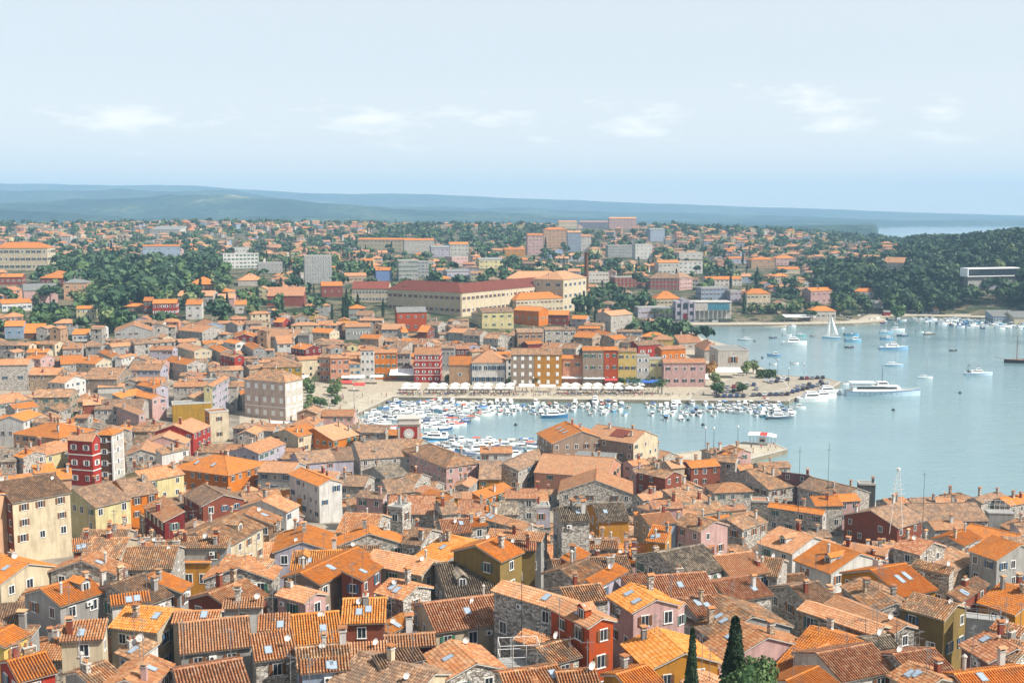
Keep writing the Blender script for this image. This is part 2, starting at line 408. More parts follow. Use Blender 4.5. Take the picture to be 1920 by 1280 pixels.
# ------------------------------------------------------------------ shared small parts (facing -y, origin at their centre or foot)
def _wf():
    b = MB(); w, h = 0.5, 0.68
    b.box(-w-.12, w+.12, -.06, .10, h, h+.13, 0, True); b.box(-w-.16, w+.16, -.12, .10, -h-.12, -h, 0, True)
    b.box(-w-.12, -w, -.06, .10, -h, h, 0); b.box(w, w+.12, -.06, .10, -h, h, 0); b.box(-.03, .03, -.03, .06, -h, h, 0)
    return b
WF = _wf().mesh('window_frame', [M_FRAME])
_b = MB(); _b.box(-.5, .5, 0.0, .05, -.68, .68, 0); WP = _b.mesh('pane', [M_GLASS])
def _sh(s):
    b = MB(); x0, x1 = (-1.02, -.56) if s < 0 else (.56, 1.02)
    b.box(x0, x1, -.10, -.065, -.66, .66, 0, True)
    for k in range(6): b.box(x0+.05, x1-.05, -.115, -.10, -.58+k*.21, -.46+k*.21, 0)
    return b
WSL, WSR = _sh(-1).mesh('shutter', [M_SHUT]), _sh(1).mesh('shutter', [M_SHUT])
def _wfar(shut, wide=1.0, closed=False):
    b = MB(); w, h = 0.5*wide, 0.68
    b.box(-w-.13, w+.13, -.05, .05, -h-.13, h+.13, 0); b.box(-w, w, -.07, .0, -h, h, 2 if closed else 1)
    if not closed: b.box(-.04, .04, -.085, -.0, -h, h, 0)
    if shut:
        b.box(-w-.52, -w-.06, -.10, -.055, -h, h, 2); b.box(w+.06, w+.52, -.10, -.055, -h, h, 2)
    return b.mesh('window', [M_FRAME, M_GLASS, M_SHUT])
WFAR, WFARS, WCLOSED = _wfar(False), _wfar(True), _wfar(False, closed=True)
def _chim(kind):
    b = MB()
    if kind == 0:      # square stack with a slab on four stubs
        b.box(-.28, .28, -.28, .28, -1.2, 1.15, 0); b.box(-.36, .36, -.36, .36, 1.15, 1.27, 1)
        for x in (-.22, .22):
            for y in (-.22, .22): b.box(x-.05, x+.05, y-.05, y+.05, 1.27, 1.5, 1)
        b.box(-.42, .42, -.42, .42, 1.5, 1.6, 2, True)
    elif kind == 1:    # tall stack with a tiny tiled saddle
        b.box(-.3, .3, -.22, .22, -1.2, 1.5, 0); b.box(-.36, .36, -.28, .28, 1.5, 1.6, 1)
        b.box(-.3, -.2, -.2, .2, 1.6, 1.85, 0); b.box(.2, .3, -.2, .2, 1.6, 1.85, 0)
        for s in (-1, 1): b.quad([(-.45, s*.4, 1.83), (.45, s*.4, 1.83), (.45, 0, 2.05), (-.45, 0, 2.05)][::s], 2)
        b.quad([(-.45, -.4, 1.83), (-.45, 0, 2.05), (-.45, .4, 1.83)], 2); b.quad([(.45, .4, 1.83), (.45, 0, 2.05), (.45, -.4, 1.83)], 2)
    elif kind == 2:    # low wide stack with two pots
        b.box(-.5, .5, -.26, .26, -1.2, .8, 0); b.box(-.56, .56, -.32, .32, .8, .9, 1)
        b.lathe([(.13, .9), (.11, 1.25), (.15, 1.3)], 7, -.25, 0, 2); b.lathe([(.13, .9), (.11, 1.2), (.15, 1.25)], 7, .25, 0, 2)
    else:              # round pipe with a cowl
        b.lathe([(.17, -1.2), (.17, 1.3), (.26, 1.32), (.26, 1.42), (.05, 1.62)], 8, 0, 0, 1)
    return b
CHIM_M = {}
def chim_mesh(kind, code):
    k = (kind, code)
    if k not in CHIM_M: CHIM_M[k] = _chim(kind).mesh('chimney', [wall_mat(code), M_CONC, roof_mat('o')])
    return CHIM_M[k]
def _dish():
    b = MB(); n = 10
    prof = [(0.0, -.02), (.22, .02), (.42, .12)]
    v0 = len(b.v)
    for r, y in prof:
        for i in range(n):
            t = 2*PI*i/n; b.v.append((r*math.cos(t), -y-.12, 1.0+r*math.sin(t)))
    for k in range(2):
        for i in range(n):
            j = (i+1) % n; b.f.append((v0+k*n+i, v0+k*n+j, v0+(k+1)*n+j, v0+(k+1)*n+i)); b.m.append(0); b.uv.append([(0, 0)]*4)
    b.rod((0, 0, 0), (0, 0, 1.0), .03, 5, 1); b.rod((0, -.1, .7), (0, -.5, .95), .015, 4, 1); b.rod((0, -.1, 1.0), (0, .0, 1.0), .04, 5, 1)
    return b.mesh('satellite_dish', [plain('dish_white', (.62, .6, .57, 1), .5), M_METAL])
DISH = _dish()
def _aerial(h):
    b = MB(); b.rod((0, 0, -.3), (0, 0, h), .035, 5)
    b.rod((-.7, 0, h-.3), (.7, 0, h-.3), .02, 4)
    for k in range(6): b.rod((-.6+k*.24, -.28, h-.3), (-.6+k*.24, .28, h-.3), .014, 3)
    b.rod((0, -.5, h-.9), (0, .5, h-.9), .02, 4)
    for k in range(4): b.rod((-.2, -.4+k*.25, h-.9), (.2, -.4+k*.25, h-.9), .014, 3)
    return b.mesh('tv_aerial', [M_METAL])
AERIALS = [_aerial(2.4), _aerial(3.6), _aerial(5.0)]
def _ac():
    b = MB(); b.box(-.4, .4, -.32, 0, -.28, .28, 0, True)
    v = len(b.v)
    for i in range(10): t = 2*PI*i/10; b.v.append((-.1+.2*math.cos(t), -.325, .2*math.sin(t)))
    b.f.append(tuple(range(v, v+10))); b.m.append(1); b.uv.append([(0, 0)]*10)
    return b.mesh('air_conditioner', [M_FRAME, M_DARK])
AC = _ac()
def _skyl():
    b = MB(); b.box(-.42, .42, -.62, .62, -.04, .07, 1); b.box(-.34, .34, -.54, .54, .0, .085, 0)
    return b.mesh('skylight', [M_SKYL, M_METAL])
SKYL = _skyl()
TILE_U, TILE_V = 0.31, 0.44
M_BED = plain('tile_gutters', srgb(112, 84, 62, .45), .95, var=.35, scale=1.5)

def slope(mb_tiles, mb_slab, P0, U, V, Nn, width, S, lc=0.0, rc=0.0, near=True, tu=TILE_U, tv=TILE_V):
    """one roof slope: P0 eave start, U along the eave, V up the slope, Nn normal; lc/rc inset of the top corners"""
    P0, U, V, Nn = Vector(P0), Vector(U), Vector(V), Vector(Nn)
    top = [P0, P0+U*width, P0+U*(width-rc)+V*S, P0+U*lc+V*S]
    if width-lc-rc < 0.05: top = [P0, P0+U*width, P0+U*lc+V*S]
    th = 0.14; low = [p-Nn*th for p in top]; n = len(top)
    uvs = [(0, 0), (width/tu, 0), ((width-rc)/tu, S/tv), (lc/tu, S/tv)][:n]
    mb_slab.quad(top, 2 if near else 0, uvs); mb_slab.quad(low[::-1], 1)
    for i in range(n):
        j = (i+1) % n; mb_slab.quad([low[i], low[j], top[j], top[i]], 1)
    if not near: return
    nc = max(1, int(round(width/tu))); cu = width/nc; lift = 0.02
    nr = max(1, int(round(S/tv))); cv = S/nr
    for i in range(nc):
        um = (i+.5)*cu
        smax = S
        if lc > 0 and um < lc: smax = min(smax, S*um/lc)
        if rc > 0 and um > width-rc: smax = min(smax, S*(width-um)/rc)
        for j in range(nr):
            s0 = j*cv
            if s0+cv*0.5 > smax: break
            s1 = min(s0+cv, smax)
            jit = random.uniform(-.012, .012)
            a = P0+U*(i*cu)+V*(s0-.03); c = V*(s1-s0+.03)
            h0, h1 = 0.045+lift, lift
            b = len(mb_tiles.v)
            for q, hh in ((.02*cu, -.03), (.22*cu, .125), (.56*cu, .125), (.76*cu, -.03)):
                p = a+U*(q+jit)+Nn*(h0+hh); mb_tiles.v.append(tuple(p))
            for q, hh in ((.05*cu, -.03), (.24*cu, .11), (.54*cu, .11), (.73*cu, -.03)):
                p = a+U*(q+jit)+c+Nn*(h1+hh); mb_tiles.v.append(tuple(p))
            uvc = (i+.5, j+.5)
            for k in range(3):
                mb_tiles.f.append((b+k, b+k+1, b+5+k, b+4+k)); mb_tiles.m.append(0); mb_tiles.uv.append([uvc]*4)
            mb_tiles.f.append((b, b+3, b+2, b+1)); mb_tiles.m.append(0); mb_tiles.uv.append([uvc]*4)

HOUSES = []    # records used for labels and occupancy
def ray_unit(): pass
def build_house(name, cat, cx, cy, zg, rot, L, W, he, rise, rtype, wcode, rcode, wcode2=None, near=2, wins='auto', shut=None,
                label=None, group=None, chim=None, extras=True, hook=None, ywin=None, rows=None, cols=None, closed=False, win_scale=1.0, wcolor=None, bands=None, pxhint=None, trim=None):
    """near 2: modelled tiles and four-piece windows; 1: textured tiles, one-piece windows; 0: far"""
    root = thing(name, label or '', cat, (cx, cy, zg), rot, group)
    hl, hw = L/2, W/2
    base = -4.0
    wb = MB(); mi2 = 1
    o = 0.0
    zl = he
    if rtype == 's': zf, zb = he, he+rise
    else: zf = zb = he
    # walls: front (-y), back (+y), left (-x), right (+x)
    wb.quad([(-hl, -hw, base), (hl, -hw, base), (hl, -hw, zf), (-hl, -hw, zf)], 0)
    wb.quad([(hl, hw, base), (-hl, hw, base), (-hl, hw, zb), (hl, hw, zb)], 0)
    for s in (-1, 1):
        if rtype == 'g': pts = [(s*hl, s*-hw, base), (s*hl, s*hw, base), (s*hl, s*hw, he), (s*hl, 0, he+rise), (s*hl, s*-hw, he)]
        elif rtype == 's':
            pts = [(s*hl, -hw, base), (s*hl, hw, base), (s*hl, hw, zb), (s*hl, -hw, zf)]
            if s < 0: pts = pts[::-1]
        else: pts = [(s*hl, s*-hw, base), (s*hl, s*hw, base), (s*hl, s*hw, he), (s*hl, s*-hw, he)]
        wb.quad(pts, 1 if wcode2 else 0)
    mats = [wall_mat(wcode)]+([wall_mat(wcode2)] if wcode2 else [])
    if bands:   # pale string courses and corner quoins
        mats.append(M_FRAME); k = len(mats)-1
        for z in bands: wb.box(-hl-.05, hl+.05, -hw-.05, hw+.05, z-.14, z+.14, k, True)
        for sx in (-1, 1):
            for sy in (-1, 1): wb.box(sx*hl-.22, sx*hl+.22, sy*hw-.22+0, sy*hw+.22, base, he-.02, k) if trim else None
    wall = link('wall', wb.mesh('wall', mats), root)
    # roof
    tiles, slab = MB(), MB()
    ov, og = 0.38, 0.22; isnear = near == 2
    if rtype == 'g':
        S = math.hypot(hw, rise); cs, sn = hw/S, rise/S; e = ov/cs if False else ov
        St = S+e
        for s in (-1, 1):
            U = (1, 0, 0) if s < 0 else (-1, 0, 0); V = (0, -s*cs, sn); Nn = (0, s*sn, cs)
            P0 = Vector((-(hl+og) if s < 0 else hl+og, s*hw, he))-Vector(V)*e+Vector(Nn)*.10
            slope(tiles, slab, P0, U, V, Nn, L+2*og, St, near=isnear)
        zr = he+rise+.12+.02
        if isnear:
            n = max(2, int((L+2*og)/.5))
            for i in range(n):
                x0 = -hl-og+i*(L+2*og)/n; x1 = x0+(L+2*og)/n*1.04
                tiles_b = len(tiles.v)
                for x, r in ((x0, .15), (x1, .12)):
                    for k in range(5): t = PI*k/4; tiles.v.append((x, r*math.cos(t)*1.15, zr-.02+r*math.sin(t)))
                for k in range(4):
                    tiles.f.append((tiles_b+k, tiles_b+5+k, tiles_b+6+k, tiles_b+k+1)); tiles.m.append(0); tiles.uv.append([(i+.5, 99.5)]*4)
        else:
            slab.box(-hl-og, hl+og, -.13, .13, zr-.10, zr+.06, 0)
    elif rtype == 'h':
        ins = min(hw, hl-0.01) ; rl = L-2*ins
        S = math.hypot(ins if hl < hw else hw, rise)
        a, b_ = hl+ov, hw+ov; rise2 = rise*(min(a, b_)/min(hl, hw)); m = min(a, b_)
        zlow = he+rise-rise2+.08
        # slopes on +-y
        for s in (-1, 1):
            U = (1, 0, 0) if s < 0 else (-1, 0, 0); run = b_ if a >= b_ else b_
            top_in = m if a >= b_ else a
            Sy = math.hypot(b_ if a >= b_ else m, rise2)
            if a >= b_:
                cs, sn = b_/Sy, rise2/Sy
                slope(tiles, slab, Vector((-(a) if s < 0 else a, s*b_, zlow)), U, (0, -s*cs, sn), (0, s*sn, cs), 2*a, Sy, m, m, isnear)
            else:
                Sy = math.hypot(a, rise2); cs, sn = a/Sy, rise2/Sy
                slope(tiles, slab, Vector((-(a) if s < 0 else a, s*b_, zlow)), U, (0, -s*cs, sn), (0, s*sn, cs), 2*a, Sy, a, a, isnear)
        for s in (-1, 1):
            U = (0, 1, 0) if s > 0 else (0, -1, 0)
            Sx = math.hypot(m, rise2); cs, sn = m/Sx, rise2/Sx
            slope(tiles, slab, Vector((s*a, -b_ if s > 0 else b_, zlow)), U, (-s*cs, 0, sn), (s*sn, 0, cs), 2*b_, Sx, m, m, isnear)
        # hip ridges
        rr = .10
        ends = [(a-m, 0) if a >= b_ else (0, b_-m)]
        ex, ey = ends[0]; zt = he+rise+.10
        for sx in (-1, 1):
            for sy in (-1, 1): slab.rod((sx*a, sy*b_, zlow+.03), (sx*ex, sy*ey, zt), rr, 5, 0)
        if ex > .1: slab.rod((-ex, 0, zt), (ex, 0, zt), rr, 5, 0)
        if ey > .1: slab.rod((0, -ey, zt), (0, ey, zt), rr, 5, 0)
    elif rtype == 's':
        S = math.hypot(W, rise); cs, sn = W/S, rise/S; St = S+ov+.1
        V = (0, cs, sn); Nn = (0, -sn, cs)
        P0 = Vector((-hl-og, -hw, he))-Vector(V)*ov+Vector(Nn)*.10
        slope(tiles, slab, P0, (1, 0, 0), V, Nn, L+2*og, St, near=isnear)
    elif rtype == 'f':
        slab.box(-hl+.2, hl-.2, -hw+.2, hw-.2, he-.3, he-.12, 0); 
        for (x0, x1, y0, y1) in ((-hl-.1, hl+.1, -hw-.1, -hw+.2), (-hl-.1, hl+.1, hw-.2, hw+.1), (-hl-.1, -hl+.2, -hw+.2, hw-.2), (hl-.2, hl+.1, -hw+.2, hw-.2)):
            slab.box(x0, x1, y0, y1, he-.35, he+.18, 1, True)
    rm = roof_mat(rcode)
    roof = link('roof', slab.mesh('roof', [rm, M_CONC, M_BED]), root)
    if isnear and tiles.f:
        rt = link('roof_tiles', tiles.mesh('roof_tiles', [rm]), roof); rt['kind'] = 'stuff'
    # ---- windows on the walls that face the photographer's side
    cr, sr = math.cos(rot), math.sin(rot)
    tocam = Vector((-cx, -cy)).normalized()
    shc = shut if shut else random.choice([(.05, .16, .10), (.16, .07, .03), (.09, .14, .12), (.30, .14, .06), (.42, .40, .36), (.06, .12, .2)])
    if wins:
        faces = [((0, -1), L, -hw, zf), ((0, 1), L, hw, zb), ((-1, 0), W, -hl, he), ((1, 0), W, hl, he)]
        for (nx, ny), fl, offp, fz in faces:
            wn_ = Vector((nx*cr-ny*sr, nx*sr+ny*cr))
            if wn_.dot(tocam) < 0.12: continue
            front = (nx, ny) == (0, -1)
            R = rows if (rows and (front or wins == 'grid')) else max(1, int(fz/2.9))
            Cn = cols if (cols and front) else (max(1, int(round(fl/(L/cols)))) if (cols and wins == 'grid') else max(1, int(fl/2.7)))
            step = fl/Cn
            sh_h = fz/R if wins == 'grid' else 2.85
            for r in range(R):
                zc = (r+.52)*sh_h if wins == 'grid' else fz-1.25-r*2.85
                if zc < 1.0 and wins != 'grid': continue
                if near == 2 and wins == 'auto' and r > 2: continue
                for c in range(Cn):
                    if wins == 'auto' and random.random() > .78: continue
                    x = -fl/2+(c+.5)*step + (random.uniform(-.3, .3) if wins == 'auto' else 0)
                    ws = win_scale*(1 if wins == 'grid' else random.uniform(.78, 1.0))
                    if abs(x)+.5*ws > fl/2-.15: continue
                    ang = math.atan2(ny, nx)+PI/2
                    lx, ly = (x*-ny if ny else 0, x*nx if nx else 0)
                    if ny: lx = x*(1 if ny < 0 else -1); ly = offp
                    else: ly = x*(1 if nx > 0 else -1); lx = offp
                    loc = (lx+nx*.005, ly+ny*.005, zc)
                    hasSh = random.random() < (.5 if wins == 'auto' else .75)
                    if near == 2:
                        w_ = link('window', WF, root, loc, ang, scale=ws)
                        link('pane', WP, w_, (0, -.01, 0))
                        if hasSh and not closed:
                            link('shutter', WSL, w_, color=shc); link('shutter', WSR, w_, color=shc)
                    else:
                        me = WCLOSED if closed else (WFARS if (hasSh and step > 2.3) else WFAR)
                        link('window', me, root, loc, ang, scale=ws, color=shc)
    # ---- chimneys and roof furniture
    def roof_z(x, y):
        if rtype == 'g': return he+rise*(1-abs(y)/hw)
        if rtype == 's': return he+rise*(y+hw)/W
        if rtype == 'h':
            m_ = min(hl, hw); return he+rise*min(1, min((hl-abs(x)), (hw-abs(y)))/m_)
        return he-.1
    nch = chim if chim is not None else random.choice([1, 1, 1, 2, 2] if near < 2 else [1, 2, 2, 3, 4])
    for _ in range(nch):
        x = random.uniform(-hl*.8, hl*.8); y = random.uniform(-hw*.75, hw*.75)
        code = random.choice([wcode, 'stone', 'brick', 'white', 'stoneplaster', 'redbrown', 'grey', 'stonewarm'])
        k = random.choice([0, 0, 1, 1, 2, 3] if near == 2 else [0, 1])
        c = link('chimney', chim_mesh(k, code), root, (x, y, roof_z(x, y)+.15), random.choice([0, PI/2]), scale=random.uniform(.85, 1.2))
    if extras and near == 2:
        def on_slope(me, nm, x, y, lift=.14, sc=1):
            if rtype == 'g': t = math.atan2(rise, hw)*(1 if y < 0 else -1)
            elif rtype == 's': t = math.atan2(rise, W)
            else: t = math.atan2(rise, min(hl, hw))*(1 if y < 0 else -1)
            ob = link(nm, me, roof, (x, y, roof_z(x, y)+lift), scale=sc); ob.rotation_euler = (t, 0, 0); return ob
        side = -1
        if rcode in 'OYor' and random.random() < .5 or random.random() < .15:
            for q in range(random.choice([1, 1, 2])):
                on_slope(SKYL, 'skylight', random.uniform(-.45, .45)*hl*1.2, side*hw*random.uniform(.35, .65), .24)
        if rtype == 'g' and L > 6 and random.random() < .2:
            x = random.uniform(-.3, .3)*L; yv = -hw*.72; zf_ = roof_z(0, yv); d = MB(); bk = -hw*.2
            d.box(x-.7, x+.7, yv, bk, zf_-.4, zf_+1.25, 0)
            d.quad([(x-.7, yv, zf_+1.25), (x+.7, yv, zf_+1.25), (x, yv, zf_+1.65)], 0)
            for s in (-1, 1): d.quad([(x+s*.9, yv-.2, zf_+1.17), (x+s*.9, bk+.6, zf_+1.17), (x, bk+.6, zf_+1.75), (x, yv-.2, zf_+1.75)], 1, [(0, 0), (8, 0), (8, 3), (0, 3)])
            do = link('dormer', d.mesh('dormer', [wall_mat(wcode), rm]), root); link('window', WFAR, do, (x, yv-.01, zf_+.55), scale=.75)
        if random.random() < .36:
            link('satellite_dish', DISH, root, (random.uniform(-.8, .8)*hl, random.uniform(-.5, .5)*hw, roof_z(0, hw*.4)-.1), -rot+random.uniform(.3, .9), scale=random.uniform(.8, 1.1))
        for _ in range(random.choice([0, 1, 1, 2])):
            link('tv_aerial', random.choice(AERIALS), root, (random.uniform(-.8, .8)*hl, random.uniform(-.3, .3)*hw, roof_z(0, hw*.3)+.1), random.uniform(0, PI))
        if random.random() < .3:
            for (nx, ny) in ((0, -1), (1, 0), (-1, 0)):
                wn_ = Vector((nx*cr-ny*sr, nx*sr+ny*cr))
                if wn_.dot(tocam) > .3:
                    link('air_conditioner', AC, root, (nx*(hl) + (0 if nx else random.uniform(-.6, .6)*hl), ny*hw+(0 if ny else random.uniform(-.5, .5)*hw), he-.9), math.atan2(ny, nx)+PI/2); break
    if hook: hook(root, roof, dict(L=L, W=W, he=he, rise=rise))
    rec = dict(root=root, cx=cx, cy=cy, zg=zg, L=L, W=W, rot=rot, he=he, rise=rise, w=wcode, r=rcode, t=rtype, name=name, label=label)
    rec['px'] = proj((cx, cy, zg+he+rise*.5)); HOUSES.append(rec)
    mark(cx, cy, rot, L, W)
    return root
# ------------------------------------------------------------------ occupancy (2 m cells) so nothing is built into something else
OX0, OY0, OCS = -900, 60, 1.5
OCC = np.zeros((int(1800/OCS), int(2700/OCS)), bool)
def foot_cells(cx, cy, rot, L, W, pad=0.0):
    nx = max(2, int((L+2*pad)/1.2)); ny = max(2, int((W+2*pad)/1.2))
    xs = np.linspace(-(L/2+pad), L/2+pad, nx+1); ys = np.linspace(-(W/2+pad), W/2+pad, ny+1)
    A, B = np.meshgrid(xs, ys); X = cx+A*math.cos(rot)-B*math.sin(rot); Y = cy+A*math.sin(rot)+B*math.cos(rot)
    i = ((X-OX0)/OCS).astype(int).ravel(); j = ((Y-OY0)/OCS).astype(int).ravel()
    ok = (i >= 0) & (i < OCC.shape[0]) & (j >= 0) & (j < OCC.shape[1])
    return i[ok], j[ok]
def mark(cx, cy, rot, L, W, pad=0.0):
    i, j = foot_cells(cx, cy, rot, L, W, pad); OCC[i, j] = True
def busy(cx, cy, rot, L, W, pad=0.0):
    i, j = foot_cells(cx, cy, rot, L, W, pad)
    return float(OCC[i, j].mean()) if len(i) else 1.0
PROT = np.zeros((320, 480))
def sbox(cx, cy, zg, rot, L, W, z0, z1):
    P = []
    for sx in (-1, 1):
        for sy in (-1, 1):
            x = cx+sx*L/2*math.cos(rot)-sy*W/2*math.sin(rot); y = cy+sx*L/2*math.sin(rot)+sy*W/2*math.cos(rot)
            for z in (zg+z0, zg+z1): P.append(proj((x, y, z))[:2])
    xs = [p[0] for p in P]; ys = [p[1] for p in P]; return min(xs), max(xs), min(ys), max(ys)
def protect(h, full):
    z0 = 0.3 if full else max(h['he']-2.2, 0)
    x0, x1, y0, y1 = sbox(h['cx'], h['cy'], h['zg'], h['rot'], h['L'], h['W'] if not full else .5, z0, h['he'] if full else h['he']+h['rise']*.6)
    if full:   # front wall only
        x0, x1, y0, y1 = sbox(h['cx']+h['W']/2*math.sin(h['rot']), h['cy']-h['W']/2*math.cos(h['rot']), h['zg'], h['rot'], h['L'], .3, z0, h['he']+h['rise']*.7)
    a, b, c, d = int(max(x0, 0)/4), int(min(x1, 1919)/4)+1, int(max(y0, 0)/4), int(min(y1, 1279)/4)+1
    if b > a and d > c: PROT[c:d, a:b] = np.maximum(PROT[c:d, a:b], h['cy']-h['W']/2)
def hides(cx, cy, zg, rot, L, W, top):
    x0, x1, y0, y1 = sbox(cx, cy, zg, rot, L, W, 0, top)
    a, b, c, d = int(max(x0, 0)/4), int(min(x1, 1919)/4)+1, int(max(y0, 0)/4), int(min(y1, 1279)/4)+1
    if b <= a or d <= c: return 0
    return float((PROT[c:d, a:b] > cy+2).sum())
def keep_free(pts):
    """a street, square or terrace given as ground corners (pixels): no filler houses on it"""
    P = [hit(x, y) for x, y in pts]; xs = [p.x for p in P]; ys = [p.y for p in P]
    gx = np.arange(min(xs), max(xs), 1.2); gy = np.arange(min(ys), max(ys), 1.2)
    if not len(gx) or not len(gy): return
    A, B = np.meshgrid(gx, gy); ins = np.zeros(A.shape, bool)
    n = len(P)
    for k in range(n):
        a, b = P[k], P[(k+1) % n]
        c = ((a.y > B) != (b.y > B)); xi = (b.x-a.x)*(B-a.y)/((b.y-a.y) or 1e-9)+a.x
        ins ^= c & (A < xi)
    i = ((A[ins]-OX0)/OCS).astype(int); j = ((B[ins]-OY0)/OCS).astype(int)
    ok = (i >= 0) & (i < OCC.shape[0]) & (j >= 0) & (j < OCC.shape[1]); OCC[i[ok], j[ok]] = True

# ------------------------------------------------------------------ houses measured on the photograph
TILES = {'a1': (0, 1030, 4.8), 'a2': (380, 1030, 4.8), 'a3': (760, 1030, 4.8), 'a4': (1140, 1030, 4.8), 'a5': (1520, 1030, 4.8),
 'b1': (0, 800, 4.8), 'b2': (380, 800, 4.8), 'b3': (760, 800, 4.8), 'b4': (1140, 800, 4.8), 'b5': (1520, 800, 4.8),
 'c1': (0, 590, 5.334), 'c2': (310, 590, 5.334), 'c3': (620, 590, 5.334), 'c4': (930, 590, 5.334), 'c5': (1240, 620, 5.333), 'c6': (1560, 560, 5.333),
 'd1': (0, 390, 4.8), 'd2': (380, 390, 4.8), 'd3': (760, 390, 4.8), 'd4': (1140, 390, 4.8), 'd5': (1520, 390, 4.8), 'p': (0, 0, 1.0)}
def T(t, x, y): ox, oy, s = TILES[t]; return ox+x/s, oy+y/s
def ridge_house(line):
    """tile x1 y1 x2 y2 xe ye wall roof type [h=..] [w2=..] [p=..]: ridge ends and a point on the front eave"""
    parts = line.split('|'); f = parts[0].split(); lab = parts[1].strip() if len(parts) > 1 else None
    t = f[0]; v = [float(q) for q in f[1:7]]; wcode, rcode, rtype = f[7], f[8], f[9]
    opt = dict(q.split('=') for q in f[10:])
    A = T(t, v[0], v[1]); B = T(t, v[2], v[3]); E = T(t, v[4], v[5])
    if A[0] > B[0]: A, B = B, A
    mid = ((A[0]+B[0])/2, (A[1]+B[1])/2)
    h = float(opt.get('h', 9.0)); z = 20.0
    for _ in range(30):
        P = at_z(mid[0], mid[1], z); z = z*.5+.5*(max(G(P.x, P.y), 1.5)+h)
    zr = z; a = at_z(*A, zr); b = at_z(*B, zr)
    u = (b-a); u.z = 0; L = u.length; u.normalize(); M = (a+b)/2; n = Vector((u.y, -u.x, 0))
    tp = float(opt.get('p', 0.36)); best = None
    for s in (1, -1):
        w = 1.0
        while w < 9.5:
            Q = M+n*s*w; Q.z = zr-w*tp
            q1, q2 = proj(Q-u*3), proj(Q+u*3)
            dx, dy = q2[0]-q1[0], q2[1]-q1[1]; e = abs(dx*(E[1]-q1[1])-dy*(E[0]-q1[0]))/math.hypot(dx, dy)
            if best is None or e < best[0]: best = (e, s, w)
            w += .15
    _, s, w = best; L = min(max(L, 3.2), 26)
    dist = M.length
    if rtype == 'h': L += 2*w*0.9
    w = max(w, 1.6)
    fr = n*s   # front direction
    rot = math.atan2(fr.y, fr.x)+PI/2
    if rtype == 's':
        c = M+fr*(w/2); W = w; he = h-w*tp; rise = w*tp
    else:
        c = M; W = 2*w; he = h-w*tp; rise = w*tp
    he = max(he, 2.5)
    near = 2 if M.y < 215 else 1
    zg = zr-h
    return build_house('house', 'house', c.x, c.y, zg, rot, L, W, he, rise, rtype, wcode, rcode, opt.get('w2'), near, label=lab,
                chim=int(opt['c']) if 'c' in opt else None)
def facade_house(line, name='townhouse', cat='townhouse', near=1, hook=None):
    """tile xl yl xr yr ytop wall roof type rows cols [d=depth] [s=shutter colour code] [w2=] [rise=] : foot of the facade and height of its eave"""
    parts = line.split('|'); f = parts[0].split(); lab = parts[1].strip() if len(parts) > 1 else None
    t = f[0]; xl, yl, xr, yr, yt = [float(q) for q in f[1:6]]; wcode, rcode, rtype = f[6], f[7], f[8]
    rows, cols = int(f[9]), int(f[10]); opt = dict(q.split('=') for q in f[11:])
    P = hit(*T(t, xl, yl)); Q = hit(*T(t, xr, yr))
    if 'yy' in opt:  # both ends at the distance of the left foot
        pass
    u = Q-P; u.z = 0; L = u.length
    M = (P+Q)/2; zg = min(P.z, Q.z); ytop = T(t, 0, yt)[1]; xm = T(t, (xl+xr)/2, 0)[0]
    top = at_y(xm, ytop, M.y); he = max(top.z-zg, 2.6)
    u.normalize(); n = Vector((u.y, -u.x, 0)); 
    if n.dot(-M) < 0: n = -n
    D = float(opt.get('d', min(max(L*.7, 6), 12)))
    c = M-n*(D/2); rot = math.atan2(n.y, n.x)+PI/2
    rise = float(opt.get('rise', D*.5*.36 if rtype in 'gh' else D*.25))
    if rtype == 'h': rise = float(opt.get('rise', min(D, L)*.5*.38))
    shc = {'g': (.03, .13, .07), 'b': (.10, .32, .55), 'w': (.75, .75, .72), 'n': (.16, .07, .03), 'd': (.04, .05, .05), 'y': (.45, .5, .5)}.get(opt.get('s', ''), None)
    bands = [float(x)*he for x in opt['bands'].split(',')] if 'bands' in opt else None
    return build_house(opt.get('name', name), opt.get('cat', cat).replace('_', ' '), c.x, c.y, zg, rot, L, D, he, rise, rtype, wcode, rcode, opt.get('w2'), near,
                wins='grid' if rows else None, rows=rows, cols=cols, shut=shc, label=lab, chim=int(opt.get('c', random.choice([0, 1, 1, 2]))), hook=hook,
                closed='cl' in opt, win_scale=float(opt.get('ws', 1.0)), bands=bands, trim='q' in opt)
